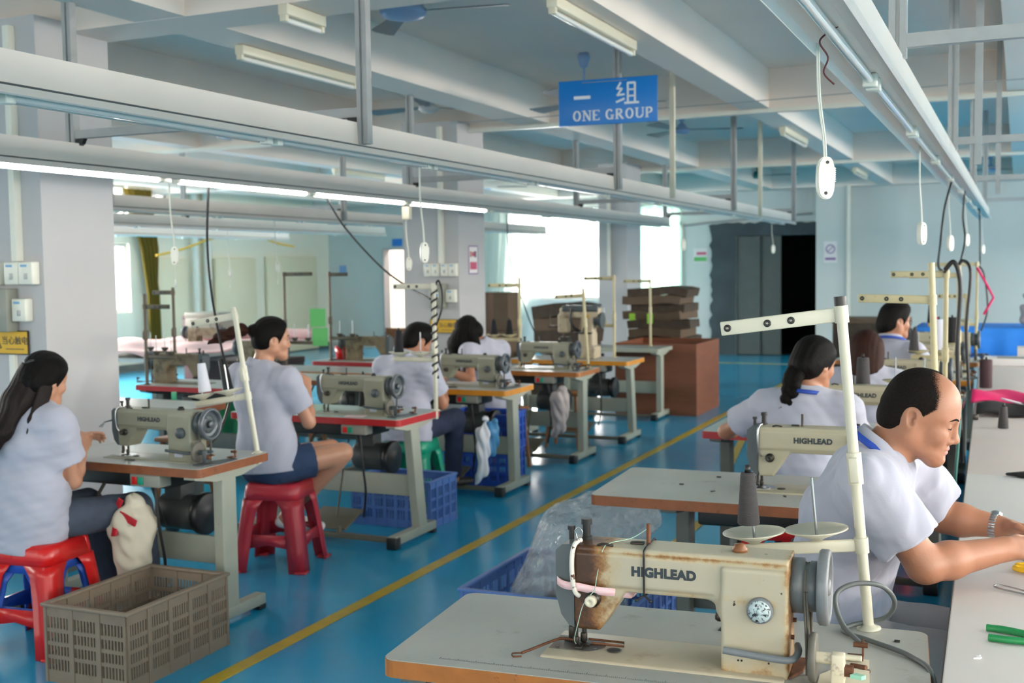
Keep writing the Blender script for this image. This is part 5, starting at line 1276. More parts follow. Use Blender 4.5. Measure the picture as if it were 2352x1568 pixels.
m=MB(); m.tube(curve_pts([(.165,0,.282),(.13,-.012,.26),(.09,-.04,.253),(.075,-.05,.24),(.064,-.056,.19),(.058,-.06,.15)],6),.0009,n=5); m.tube(curve_pts([(.058,-.06,.15),(.036,-.075,.12),(.02,-.068,.07),(.004,-.04,.03),(0,-.016,.01)],6),.0009,n=5); m.build('thread',mat('pale_green_thread',S(170,206,190),.7),FG)
m=MB(); m.tube(curve_pts([(0,-.0,.012),(-.03,0,.014),(-.05,-.01,.012),(-.085,-.075,.008),(-.1,-.1,.006)],6),.0034,n=8); m.tube(curve_pts([(-.1,-.1,.006),(-.12,-.104,.004),(-.112,-.122,.004),(-.094,-.118,.005)],5),.002,n=6); m.build('edge_guide',RUST,FG)
m=MB(); m.tube([(.02,.02,.012),(.1,.03,.008),(.105,.012,.006),(.03,.006,.008)],.0028,n=6); m.build('wire_guide',RUST,FG)
m=MB(); m.prism([(-.036,.012),(.0,-.002),(.03,-.014),(.032,-.004),(-.01,.02)],.006,.009); m.build('feed_cover',DSTEEL,FG)
m=MB(); m.tube(curve_pts([(.012,-.03,.248),(.006,-.03,.272),(.014,-.03,.28),(.022,-.03,.27),(.018,-.03,.249)],5),.0012,n=5); m.build('take_up_wire',STEEL,FG)
m=MB(); m.lathe([(0,0),(.012,0),(.012,.012),(.008,.018),(0,.018)],(.334,-.02,.105),(-1,0,0),n=6); m.build('hex_stud',DSTEEL,FG)
m=MB(); 
for x in(.372,.379,.435): m.cyl((x,-.0695,.03),(x,-.066,.03),.0022,n=8)
m.build('oil_hole',BKPL,FG)
m=MB(); m.prism([(.476,-.07),(.5,-.02),(.503,.06),(.476,.06)],.0,.006); m.build('side_plate',RUST,FG)
for q in((.474,.02,.1),(.474,-.02,.075)): m=MB(); m.cyl(q,(q[0]+.008,q[1],q[2]),.0055,n=6); m.build('side_screw',RUST,FG)
m=MB(); m.prism([(.6,-.105),(.622,-.11),(.63,-.1),(.61,-.092)],.03,.038,'xy'); m.build('thread_tail',mat('mint_plastic',S(150,206,180),.5),FG)
# belt slot in the fg table, small metal bits
def bit(loc,d,mt,label,name='metal_bit',rz=0.,cat='scrap'):
    m=MB(); m.box((0,0,d[2]/2),d,min(d)*.3); o=m.build(name,mt,loc=loc,rot=rz); return tag(o,label,cat)
bit((-.285,2.43,.7605),(.026,.009,.006),RUST,'small rusty latch on the foreground table near the winder','table_latch',.1)
bit((-.24,2.66,.7603),(.012,.012,.003),DSTEEL,'small screw head on the right end of the foreground table','screw_head')
bit((-.62,2.6,.7603),(.03,.03,.002),DSTEEL,'round metal plug behind the foreground machine','metal_plug')
m=MB()
for k in range(150):
    x=-.45+k*.0042; h=.012 if k%10==0 else .008 if k%5==0 else .005
    m.bb((x,-.232,.7601),(x+.0009,-.232+h,.7604))
m.build('printed_ruler',LETTER,[o for o in bpy.data.objects if o.get('label','').startswith('foreground sewing table')][0])
# bits on the second right table
for i,(x,y,l) in enumerate(((-1.2,4.3,'tiny dark scrap on the white table left of its machine'),(-1.05,4.2,'second tiny dark scrap on the white table'),(-.78,4.2,'lint cluster on the machine bed of the white table'),(-1.1,4.5,'third tiny dark scrap at the back of the white table'))):
    bit((x,y,.7603),(.018,.01,.004),BKPL,l,'thread_scrap',i)
bit((-3.72,3.99,.7603),(.05,.008,.004),BKPL,'small dark hook on the nearest left table','wire_hook',.2)
m=MB(); m.box((-3.55,5.66,.7625),(.12,.07,.003),rot=.2); tag(m.build('paper_slip',mat('pink_grey_paper',S(198,176,180),.7)),'paper slip on the red edged left table before the machine','paper')
m=MB(); m.box((-3.8,7.3,.762),(.16,.1,.003),rot=.3); tag(m.build('cloth_piece',BLACKF),'dark cloth pieces on the orange edged table under the needle','cloth')
# clear plastic bag in the blue crate
v=Vol([econe((-1.74,4.45,.2),(-1.72,4.55,.46),(1,0,0),.25,.2,.19,.13,k=.12),econe((-1.72,4.55,.42),(-1.62,4.62,.57),(1,0,0),.16,.1,.11,.045,k=.12),econe((-1.62,4.6,.45),(-1.42,4.64,.54),(1,0,0),.12,.07,.05,.03,k=.1)],.011)
v.disp(lambda x,y,z:.012*np.sin(x*14+3*np.sin(z*5+y*3))+.010*np.abs(np.sin(x*17-z*13+2*np.sin(y*6)))+.004*np.sin(z*34+x*19+2*np.sin(x*11)))
vs,fs=v.mesh(); o=np_mesh('plastic_bag',relax(vs,fs,2),fs,BAGPL); tag(o,'clear plastic bag slumped in the blue crate behind the foreground table','plastic bag')
v=Vol([ell((-1.72,4.42,.14),(.2,.18,.11))],.014); v.disp(lambda x,y,z:.02*np.sin(x*30+y*20)*np.sin(z*25)); vs,fs=v.mesh(); tag(np_mesh('dark_cloth_heap',vs,fs,BLACKF),'dark cloth heap seen through the clear bag in the blue crate','cloth')
# white film bag between the man and the cutting table
v=Vol([econe((-.28,2.98,.1),(-.3,3.0,.55),(0,1,0),.16,.07,.14,.06,k=.05)],.01); v.disp(lambda x,y,z:.012*np.sin(y*40+5*np.sin(z*8))+.008*np.sin(z*30+y*22)); vs,fs=v.mesh(); tag(np_mesh('plastic_bag',relax(vs,fs,1),fs,BAGPW),'milky plastic bag hanging between the balding man and the cutting table','plastic bag')
# ------------------------------------------------------------------ long cutting table at the right
t=thing('cutting_table','long white cutting table along the right edge under the man\'s hands','table',(-.128,2.37,0),.02)
for nm,y0,y1,mt in(('tabletop',-3.0,2.44,mat('white_table_sheet',S(226,222,218),.5,var=.02,vscale=2)),('tabletop',2.45,7.9,mat('pinkish_table_sheet',S(218,206,200),.5,var=.03,vscale=2))):
    m=MB(); m.bb((0,y0,.745),(1.3,y1,.78 if y0<0 else .776),.004); m.build(nm,mt,t)
m=MB(); m.bb((-.006,-3.,.70),(.02,7.9,.745)); m.build('edge_strip',LEGD,t)
for y in(-2.8,-.2,2.4,5.,7.6):
    for x in(.08,1.2): m=MB(); m.bb((x-.025,y-.025,0),(x+.025,y+.025,.745)); m.build('leg',LEGD,t)
m=MB(); m.bb((.1,-2.8,.2),(1.2,7.6,.22)); m.build('shelf_board',WOODB,t)
ZT=.7805
# pliers with green grips
t=thing('pliers','green handled pliers at the lower right of the cutting table','pliers',(-.06,2.735,ZT),-.35)
m=MB(); m.tube(curve_pts([(0,.015,.008),(.04,.022,.009),(.1,.02,.009),(.15,.006,.009)],6),[.008]*4+[.0085]*9+[.007]*6,n=10); m.build('handle',mat('green_grip',S(28,128,72),.35),t)
m=MB(); m.tube(curve_pts([(.03,-.05,.008),(.07,-.042,.009),(.12,-.018,.009),(.15,-.004,.009)],6),.0082,n=10); m.build('handle',MATS['green_grip'],t)
m=MB(); m.prism([(.145,.014),(.2,.012),(.24,.003),(.24,-.003),(.2,-.012),(.145,-.014)],.003,.014); m.cyl((.17,0,.002),(.17,0,.017),.006,n=12); m.build('jaws',DSTEEL,t)
# wire loop, scissors
t=thing('wire_hook','thin steel wire loop lying on the cutting table','wire',(-.045,3.12,ZT),-.45); m=MB(); m.tube(curve_pts([(.16,.0,.004),(.08,.014,.006),(.02,.016,.008),(0,.006,.008),(.01,-.008,.006),(.08,-.006,.004),(.16,.0,.003)],6),.0022,n=6); m.build('wire_loop',STEEL,t)
t=thing('scissors','scissors with yellow handles at the right edge of the cutting table','scissors',(.005,3.33,ZT),-.2)
YH=mat('yellow_handle',S(228,178,26),.35)
for s in(-1,1):
    m=MB(); m.tube(curve_pts([(.0,s*.016,.01),(.02,s*.03,.01),(.06,s*.028,.01),(.085,s*.008,.01),(.05,s*.005,.01),(.015,s*.006,.01)],5,close=True),.0075,n=8,close=True); m.build('handle',YH,t)
    m=MB(); m.prism([(.08,s*.004),(.22,-s*.002),(.09,-s*.009)],.007+.002*s,.009+.002*s); m.build('blade',STEEL,t)
m=MB(); m.prism([(0,0),(.012,.004),(.016,.014),(.01,.018),(.013,.026),(.004,.02),(.006,.01)],0,.003); tag(m.build('paper_scrap',PAPER,loc=(-.075,2.54,ZT),fixn=True),'torn white paper scrap near the front edge of the cutting table','scrap')
t=thing('cloth_scrap','small black cloth scrap at the right edge of the cutting table','scrap',(.02,4.8,ZT)); v=Vol([econe((-.05,0,.008),(.06,.02,.012),(0,1,0),.01,.006,.03,.014),econe((0,-.02,.008),(.05,-.03,.01),(0,1,0),.008,.006,.01,.008)],.004); vs,fs=v.mesh(); np_mesh('scrap_body',vs,fs,BLACKF,t)
# drawn pattern lines
m=MB()
for k in range(4):
    random.seed(k); pts=[(.0+.03*k+.01*math.sin(i*1.7+k)+i*.012,3.5-.02*i+.03*math.sin(i*1.1+k*2)-.02*k,ZT+.0006) for i in range(12)]; m.tube(curve_pts(pts,3),.0006,n=4)
tag(m.build('pencil_drawing',LETTER),'faint pencil pattern lines on the cutting table by the hands','drawing')
thread_cone((-.06,6.22,ZT-.004),CONEG,'dark grey thread cone in front of the magenta cloth',h=.11,r0=.026,r1=.018)
thread_cone((-.19,8.2,ZT-.004),CONEM,'maroon thread spool standing behind the magenta cloth',h=.19,r0=.04,r1=.04)
bit((-.2,6.5,ZT-.004),(.03,.02,.03),DSTEEL,'small dark metal fitting on the cutting table','metal_fitting',.4)
def cloth(name,fn,nu,nv,mt,label,th=.008):
    m=MB(); m.grid([[fn(i/nu,j/nv) for j in range(nv+1)] for i in range(nu+1)]); return tag(m.build(name,mt,solid=th,fixn=False),label,'cloth')
cloth('magenta_cloth',lambda u,v:(-.24+u*.9,7.0+v*.42+.05*math.sin(u*9),ZT+.03+.05*(1-abs(2*v-1)**3)*(1-.6*math.exp(-((u-.35)/.16)**2))+.012*math.sin(u*17+v*5)),40,14,MAGENTA,'magenta cloth draped across the cutting table')
cloth('black_cloth',lambda u,v:(-.2+u*.9,6.62+v*.4+.02*math.sin(u*7),ZT+.014+.045*math.sin(PI*min(1,v*1.1+.02))*(.7+.3*math.sin(u*6))+.01*math.sin(u*23)),40,14,BLACKF,'black cloth folded under the magenta cloth',.012)
cloth('white_strip',lambda u,v:(-.08+u*.5,6.9-u*.62+v*.06,ZT+.068-.05*u),14,3,WHITEF,'white strip of cloth slanting over the black cloth',.004)
t=thing('paper_stack','low white sheet stack topped by a grey board near the far end of cutting table','paper stack',(.15,10.9,0)); 
t.location=(.25,10.05,ZT-.004)
m=MB(); m.bb((-.5,-.1,0),(.8,.2,.06),.004); m.build('sheet_stack',PAPER,t); m=MB(); m.box((.1,-.0,.062),(1.0,.16,.005),.001,rot=.0); m.build('grey_board',GREYBOX,t)
m=MB(); m.box((.5,.32,.05),(1.5,.2,.16),.004); m.build('white_block',mat('white_foam_block',S(214,210,206),.7),t)
# blue cloth table beyond
t=thing('display_table','table covered in bright blue cloth at the far right','table',(.1,13.9,0))
m=MB(); rows=[]
for i in range(41):
    a=i/40; x=-1.15+2.4*a; rows.append([(x,-.62-.02*math.sin(x*24),.55),(x,-.6-.015*math.sin(x*24+.5),.7),(x,-.6,.885),(x,-.55,.9),(x,.5,.9),(x,.55,.88),(x,.57,.6)])
m.grid(rows); m.build('blue_cover',BLUEF,t,solid=.006,fixn=False)
m=MB(); m.bb((-1.1,-.55,.85),(1.2,.5,.89)); m.build('tabletop',WOODB,t)
for x in(-1.05,1.15):
    for y in(-.5,.45): m=MB(); m.bb((x-.03,y-.03,0),(x+.03,y+.03,.85)); m.build('leg',LEGD,t)
v=Vol([ell((.15,13.5,1.05),(.13,.13,.16)),ell((.2,13.5,1.22),(.15,.13,.1)),ell((.32,13.55,1.1),(.14,.12,.2))],.012); v.disp(lambda x,y,z:.015*np.sin(z*40+x*20)+.008*np.sin(x*60)); vs,fs=v.mesh(); tag(np_mesh('cloth_bundle',vs,fs,mat('grey_bundle',S(150,146,148),.9)),'grey cloth bundle standing on the blue covered table','bundle')
m=MB(); m.bb((-.92,13.5,.9),(-.8,13.62,.98),.006); tag(m.build('yellow_box',SIGNY),'small yellow box on the blue cloth','box')
t=thing('carton','brown carton at the far wall behind the brown haired worker','carton',(-1.6,14.4,0)); m=MB(); m.bb((-.45,-.3,0),(.4,.3,.95),.005); m.build('carton_body',CARDD,t); m=MB(); m.bb((-.46,-.31,.9),(.41,.31,.96),.005); m.build('lid',CARD,t)
# button-attaching heads on the right row
t=thing('overlock_machine','cream overlock machine with thread tree behind the man with glasses','sewing machine',(-.62,10.4,.76)); pr=[rbox((0,0,.12),(.13,.11,.12),.02),rbox((-.03,0,.27),(.18,.07,.05),.02),rbox((-.17,0,.2),(.04,.05,.1),.015)]; t.location=(-.75,10.0,.0)
t.location=(-.62,9.75,.0); bpy.data.objects.remove(t)
# ------------------------------------------------------------------ people (continuous implicit bodies, clothes and hair as children)
def ik(a,b,l1,l2,hint):
    a=np.asarray(a,float);b=np.asarray(b,float);d=b-a;L=np.linalg.norm(d);u=d/L
    L=min(L,(l1+l2)*.999); x=(l1*l1-l2*l2+L*L)/(2*L); h=math.sqrt(max(l1*l1-x*x,0)); hv=np.asarray(hint,float); hv=nrm(hv-u*(hv@u))
    return a+u*x+hv*h, a+u*L
def pcut(p,pt,nv):
    pt=np.asarray(pt,float);nv=nrm(nv);f=p.fn
    return Prim(lambda X,Y,Z:np.maximum(f(X,Y,Z),(X-pt[0])*nv[0]+(Y-pt[1])*nv[1]+(Z-pt[2])*nv[2]),p.lo,p.hi,p.k,p.op)
def hand_prims(wr,dirv,palm,thumb,s=1.,curl=.5,spread=.1):
    """wr wrist, dirv along the hand, palm = direction the palm faces, thumb = side of the thumb"""
    d=nrm(dirv);pn=np.asarray(palm,float);pn=nrm(pn-d*(pn@d));t=np.asarray(thumb,float);t=nrm(t-d*(t@d)-pn*(t@pn))
    wr=np.asarray(wr,float); P=[]
    P.append(econe(wr,wr+d*.03*s,t,.028*s,.02*s,.034*s,.018*s,k=.02))
    P.append(econe(wr+d*.03*s,wr+d*.085*s,t,.036*s,.016*s,.041*s,.0135*s,k=.015))
    P.append(ell(wr+d*.035*s+t*.026*s+pn*.008*s,(.018*s,.022*s,.016*s),np.stack([t,d,pn],1),k=.014))
    for i,(off,ln) in enumerate(((.030,.072),(.010,.080),(-.010,.075),(-.029,.058))):
        p=wr+d*.088*s+t*off*s; a=curl*(.8+.12*i); q=d
        dd=nrm(d*math.cos(a*.6)+pn*math.sin(a*.6)+t*(.5-i/3)*spread); r=(.0088-.0006*(i==3))*s
        for sg,f in((.45,1.),(.30,1.9),(.25,2.7)):
            e=p+dd*ln*sg*s; P.append(cone(p,e,r,r*.93,k=.003)); r*=.93; p=e
            dd=nrm(d*math.cos(a*f*.75)+pn*math.sin(a*f*.75)+t*(.5-i/3)*spread*.5)
    p=wr+d*.03*s+t*.034*s+pn*.006*s; dd=nrm(d*.72+t*.6+pn*.25)
    e=p+dd*.036*s; P.append(cone(p,e,.0125*s,.0105*s,k=.008)); dd=nrm(d*.85+t*.22+pn*.4); e2=e+dd*.030*s; P.append(cone(e,e2,.0105*s,.0088*s,k=.003))
    return P
class Head:
    def __init__(s,c,yaw,pitch=0.,roll=0.,sc=1.,male=True):
        R=Matrix.Rotation(yaw,3,'Z')@Matrix.Rotation(pitch,3,'Y')@Matrix.Rotation(roll,3,'X')
        s.R=np.array(R);s.c=np.asarray(c,float);s.s=sc;s.m=male
    def w(s,p): return s.c+s.R@(np.asarray(p,float)*s.s)
    def d(s,v): return s.R@np.asarray(v,float)
    def E(s,c,r,k=.01,op='+',rot=None):
        R=s.R if rot is None else s.R@np.array(rot)
        return ell(s.w(c),np.asarray(r)*s.s,R,k*s.s,op)
    def C(s,p,q,r0,r1,k=.01,op='+'): return cone(s.w(p),s.w(q),r0*s.s,r1*s.s,k*s.s,op)
    def skull(s): return [s.E((-.010,0,.035),(.088,.077,.086),.0),s.E((.026,0,.04),(.064,.068,.066),.03),s.E((-.03,0,-.01),(.07,.068,.06),.03)]
    def prims(s):
        m=1. if s.m else .93
        P=s.skull()
        P+=[econe(s.w((.036,0,.01)),s.w((.052,0,-.072)),s.d((0,1,0)),.064*s.s,.05*s.s,.045*m*s.s,.036*s.s,.03*s.s),
            s.C((-.004,.053*m,-.05),(.066,.018,-.094),.021,.018,.03),s.C((-.004,-.053*m,-.05),(.066,-.018,-.094),.021,.018,.03),
            s.C((-.004,.053*m,-.05),(-.004,.056*m,.0),.021,.02,.03),s.C((-.004,-.053*m,-.05),(-.004,-.056*m,.0),.021,.02,.03),
            s.E((.068,0,-.098),(.020,.023,.018),.022),
            s.E((.058,.040,-.03),(.028,.024,.026),.02),s.E((.058,-.040,-.03),(.028,.024,.026),.02),
            s.C((.083,.012,.017),(.066,.047,.017),.0095,.008,.016),s.C((.083,-.012,.017),(.066,-.047,.017),.0095,.008,.016)]
        for sg in(1,-1):
            P.append(s.E((.096,.031*sg,-.001),(.014,.017,.0115),.014,'-'))
            P.append(s.E((.0735,.032*sg,-.003),(.0125,.0145,.0125),.003))
            P.append(s.C((.083,.019*sg,.0035),(.079,.045*sg,.0015),.0042,.0038,.003))   # upper lid
            P.append(s.C((.083,.021*sg,-.009),(.079,.043*sg,-.009),.0032,.003,.004))   # lower lid
        P+=[s.C((.088,0,.008),(.100,0,-.030),.0075,.010,.012),s.E((.100,0,-.035),(.0135,.0135,.011),.008),
            s.E((.090,.0145,-.041),(.0115,.0085,.0085),.006),s.E((.090,-.0145,-.041),(.0115,.0085,.0085),.006),
            s.E((.094,.007,-.048),(.006,.0035,.003),.002,'-'),s.E((.094,-.007,-.048),(.006,.0035,.003),.002,'-'),
            s.E((.076,0,-.062),(.014,.028,.018),.014),
            s.E((.0875,0,-.0625),(.0095,.0225,.0055),.005),s.E((.0855,0,-.0735),(.0095,.0195,.0065),.005),
            s.E((.096,0,-.0678),(.009,.024,.0017),.002,'-'),s.E((.089,0,-.084),(.006,.016,.005),.008,'-')]
        for sg in(1,-1):
            rot=Matrix.Rotation(.25*sg,3,'Z')@Matrix.Rotation(-.2,3,'Y')
            P+=[s.E((-.014,.0765*sg,-.006),(.020,.0095,.032),.006,rot=rot),s.E((-.007,.086*sg,-.001),(.0115,.0095,.021),.003,'-',rot=rot),s.E((.0,.079*sg,-.006),(.004,.006,.007),.003),
                s.E((-.004,.077*sg,-.026),(.008,.0065,.010),.004)]
        return P
    def hairline(s,P0=(.052,0,.02),n=(.885,0,-.466)): return s.w(P0),s.d(n)
def proj_surface(prims,o,d,t0=.1,h=.0004):
    """march from o along d onto the body surface (point evaluation)"""
    t=0.
    for _ in range(60):
        p=o+d*t; v=.2
        X=np.array([[[p[0]]]]);Y=np.array([[[p[1]]]]);Z=np.array([[[p[2]]]])
        for q in prims:
            dd=float(q.fn(X,Y,Z).ravel()[0])
            if q.op=='+': v=float(smin(np.array(v),np.array(dd),q.k))
            else: v=-float(smin(np.array(-v),np.array(dd),q.k))
        if abs(v)<h: break
        t+=max(v*.8,-.01)
        if t>.2: break
    return o+d*t
def folds(a,seed,dirs=None,f=1.):
    rs=np.random.RandomState(seed); ks=[]
    for i in range(6):
        v=rs.normal(size=3); v=v/np.linalg.norm(v); v=v*np.array([1,1,1.5]); ks.append((v*(30+18*i)*f,rs.rand()*6.28,rs.normal(size=3)*9))
    def fn(x,y,z):
        o=0
        for i,(v,ph,wv) in enumerate(ks):
            s=np.sin(v[0]*x+v[1]*y+v[2]*z+ph+1.8*np.sin(wv[0]*x+wv[1]*y+wv[2]*z+ph)); o=o+np.sign(s)*np.abs(s)**1.5*(.6/(1+i*.5))
        return a*o
    return fn
def person(label,root,pel,neck,head,yaw,pitch,sh,wr,elh,knee,ank,foot,male=True,h=.0055,hs=1.,hair='short',hairm=None,legs='jeans',legm=None,sk=SKIN,roll=0.,seed=1,build=1.,fists=((1,0,0),(1,0,0)),palm=((0,0,-1),(0,0,-1)),curl=(.7,.7),la=(.285,.25),shirt_k=.0035,elb=None,lany=False,eyes=True,fl=.016,th=1.,sleeve=.62,hem=.10,extra=None,collar=True,brow=True,fold_f=1.):
    """all positions in world space; [0]=left, [1]=right"""
    root=np.asarray(root,float); A=lambda p:np.asarray(p,float)-root
    t=thing('person',label,'person',tuple(root))
    pel,neck,head=A(pel),A(neck),A(head); sh=[A(x) for x in sh]; wr=[A(x) for x in wr]; knee=[A(x) for x in knee]; ank=[A(x) for x in ank]
    H=Head(head,yaw,pitch,roll,hs,male)
    el=[]
    for i in(0,1):
        if elb is not None and elb[i] is not None: el.append(A(elb[i])); continue
        e,w_=ik(sh[i],wr[i],la[0],la[1],elh[i]); el.append(e); wr[i]=w_
    side=nrm(sh[0]-sh[1]); ax=nrm(neck-pel); fwd=np.cross(side,ax); fwd=nrm(fwd)
    b=build; mid=pel+(neck-pel)*.36; ch=pel+(neck-pel)*.70; up=pel+(neck-pel)*.93
    tors=[econe(pel-ax*.02,pel+ax*.05,side,.165*b,.115*b,.155*b,.108*b,.05),econe(pel+ax*.04,mid,side,.15*b,.105*b,.138*b,.1*b,.06),econe(mid,ch,side,.138*b,.1*b,.158*b,.112*b,.06),econe(ch,up,side,.158*b,.108*b,.09*b,.062*b,.05)]
    shl=[cone(up+(sh[i]-up)*.2,sh[i],.056*b,.050*b,.07) for i in(0,1)]
    if not male:
        for s_ in(1,-1): tors.append(ell(ch+fwd*.075+side*.07*s_,(.06,.05,.055),k=.04))
    nk=[econe(neck-ax*.03,H.w((-.03,0,-.045)),side,(.066 if male else .052)*hs,(.06 if male else .052)*hs,(.057 if male else .047)*hs,(.06 if male else .05)*hs,.035)]
    ar=.049*b if male else .041*b
    arms=[];hands=[]
    for i in(0,1):
        arms+=[cone(sh[i],el[i],ar,ar*.82,.03),cone(el[i],el[i]+(wr[i]-el[i])*.3,ar*.84,ar*.86,.02),cone(el[i]+(wr[i]-el[i])*.3,wr[i],ar*.86,ar*.58,.02)]
        dv=nrm(nrm(wr[i]-el[i])*.5+np.asarray(fists[i],float)*.8); hands+=hand_prims(wr[i],dv,palm[i],side*(-1 if i==0 else 1)+np.array([0,0,.6]),1. if male else .9,curl[i])
    hip=[pel+side*.085*b-ax*.02,pel-side*.085*b-ax*.02]; tr=.078*th*b
    lg=[]
    for i in(0,1):
        lg+=[cone(hip[i],knee[i],tr*1.05,tr*.72,.04),cone(knee[i],ank[i],tr*.66,tr*.44,.02),econe(knee[i]+(ank[i]-knee[i])*.12,knee[i]+(ank[i]-knee[i])*.6,side,tr*.68,tr*.74,tr*.5,tr*.52,.03)]
    fd=nrm(foot); ft=[]
    for i in(0,1):
        a=ank[i]; ft+=[econe(a-fd*.03+np.array([0,0,-.035]),a+fd*.15+np.array([0,0,-.045]),np.cross(fd,(0,0,1)),.034,.03,.04,.02,.02),cone(a,a+np.array([0,0,-.03]),.036,.036,.02)]
    hp=H.prims()
    body=tors+shl+nk+arms+hands+lg+ft
    skin=hp+[Prim(p.fn,p.lo,p.hi,p.k,p.op) for p in body]
    vs,fs=Vol(skin,h).mesh(); vs=relax(vs,fs,1,.4)
    # lips take their own colour
    q=(vs[fs].mean(1)-H.c)@H.R/H.s
    lip=(q[:,0]>.081)&(np.abs(q[:,1])<.021-.5*np.abs(q[:,2]+.068))&(q[:,2]<-.0585)&(q[:,2]>-.0795)
    np_mesh('body',vs,fs,[sk,LIPM],t,mi=lip.astype(int))
    # ---- shirt
    sp=[Prim(p.fn,p.lo,p.hi,p.k,'+') for p in tors+shl]
    sp.append(econe(pel-ax*hem,pel+ax*.10,side,.175*b,.13*b,.158*b,.118*b,.05))
    inner=[]
    for i in(0,1):
        u=nrm(el[i]-sh[i]); L=np.linalg.norm(el[i]-sh[i]); c=sh[i]+u*L*sleeve
        sp.append(pcut(cone(sh[i],c+u*.03,ar+.010,ar+.021,.05),c,u)); inner.append(cone(sh[i]+u*L*.35,c+u*.06,ar*.9+.006,ar+.026,.004,'-'))
    v=Vol(sp,h*1.05,fl); v.disp(folds(shirt_k,seed,f=fold_f)); v.put(inner)
    v.put([half(pel-ax*hem,-ax,v.lo,v.lo+v.h*v.n)]); v.put([ell(neck+ax*.045+fwd*.01,(.062,.06,.07),np.stack([side,fwd,ax],1),.006,'-')])
    vs,fs=v.mesh(); shirt=np_mesh('polo_shirt',relax(vs,fs,1,.35),fs,SHIRT,t)
    # ---- collar
    nax=nrm(H.w((-.03,0,-.05))-(neck-ax*.02)); nx=nrm(fwd-nax*(fwd@nax)); ny=np.cross(nax,nx); r0=(.067 if male else .055)*hs; base=neck+nax*(.030 if male else .018)
    if collar:
        m=MB(); rows=[]
        for k in range(37):
            a=math.radians(14+332*k/36); c,s_=math.cos(a),math.sin(a); dr=nx*c+ny*s_
            fr=max(0,c); lowz=-.026-.02*fr**2; rb=r0+.030+.012*fr
            rows.append([tuple(base+dr*(r0+.006)-nax*.01),tuple(base+dr*(r0+.009)+nax*(.024-.022*fr)),tuple(base+dr*(r0+.016)+nax*(.026-.022*fr)),tuple(base+dr*(rb-.008)+nax*(.002-.012*fr)),tuple(base+dr*rb+nax*lowz)])
        m.grid(rows); m.build('collar',SHIRT,t,solid=.0035,fixn=False)
    if lany:
        m=MB(); rows=[]
        for k in range(21):
            a=math.radians(62+236*k/20); dr=nx*math.cos(a)+ny*math.sin(a); fr=max(0,math.cos(a)); 
            p=base+dr*(r0+.044+.004*fr)-nax*(.002+.06*fr); rows.append([tuple(p+nax*.009),tuple(p+dr*.004-nax*.009)])
        m.grid(rows); m.build('lanyard',LANY,t,solid=.002,fixn=False)
    # ---- legs
    lp=[Prim(p.fn,p.lo,p.hi,p.k,'+') for p in tors[:1]]
    if legs=='jeans': 
        for i in(0,1):
            u=nrm(ank[i]-knee[i]); lp+=[cone(hip[i],knee[i],tr*1.1,tr*.82,.04),pcut(cone(knee[i],ank[i]+u*.02,tr*.82,tr*.62,.03),ank[i]-u*.02,u)]
    else:
        for i in(0,1):
            u=nrm(knee[i]-hip[i]); L=np.linalg.norm(knee[i]-hip[i]); c=hip[i]+u*L*.5; lp.append(pcut(cone(hip[i],c+u*.05,tr*1.12,tr*1.12,.04),c,u))
    v=Vol(lp,h*1.15,.009); v.disp(folds(.003,seed+7)); vs,fs=v.mesh(); np_mesh('trousers' if legs=='jeans' else 'shorts',relax(vs,fs,1,.4),fs,legm or JEANS,t)
    for i in(0,1):
        p=ft[2*i]; vs,fs=Vol([Prim(p.fn,p.lo,p.hi,p.k,'+')],.006,.006).mesh(); np_mesh('shoe',relax(vs,fs,1),fs,SHOE if legs=='jeans' else SANDAL,t)
    # ---- hair
    hm=hairm or HAIR; infl=.010*hs
    sk_=H.skull(); hv=None
    P0,n=H.hairline()
    if hair in('short','ponytail','braid','long','longfront','bob'):
        pr=[Prim(p.fn,p.lo,p.hi,p.k,'+') for p in sk_]
        x=[]
        if hair=='short': infl=.013; x=[H.E((.035,0,.075),(.055,.062,.045),.03),H.E((-.07,0,-.03),(.04,.055,.05),.03)]
        if hair=='ponytail': x=[H.E((-.1,0,.05),(.024,.026,.026),.012)]
        if hair=='bob': x=[econe(H.w((-.05,0,.0)),H.w((-.045,0,-.13)),H.d((0,1,0)),.088,.075,.094,.07,.04),H.E((-.02,.07,-.05),(.055,.03,.10),.03),H.E((-.02,-.07,-.05),(.055,.03,.10),.03)]
        if hair in('long','longfront'): x=[H.E((-.05,0,-.02),(.066,.07,.07),.03)]
        if hair=='braid': x=[H.E((-.06,0,-.02),(.058,.062,.058),.03)]
        v=Vol(pr+x,.0045 if h<.006 else .006,infl)
        v.disp(lambda X,Y,Z:.0009*np.sin(((X-H.c[0])*H.R[0,1]+(Y-H.c[1])*H.R[1,1]+(Z-H.c[2])*H.R[2,1])*260))
        v.put([half(P0,n,v.lo,v.lo+v.h*v.n,.006)])
        if hair=='short':
            for sg in(1,-1): v.put([H.E((-.006,.078*sg,-.012),(.026,.03,.036),.006,'-')])
            v.put([half(H.w((-.05,0,-.075)),H.d((.25,0,-1)),v.lo,v.lo+v.h*v.n,.008)])
        elif hair=='ponytail':
            for sg in(1,-1): v.put([H.E((-.0,.082*sg,-.018),(.026,.03,.034),.006,'-')])
            v.put([half(H.w((-.05,0,-.065)),H.d((-.2,0,-1)),v.lo,v.lo+v.h*v.n,.008)])
        vs,fs=v.mesh(); hv=np_mesh('hair',relax(vs,fs,1,.3),fs,hm,t)
    elif hair=='buzz':
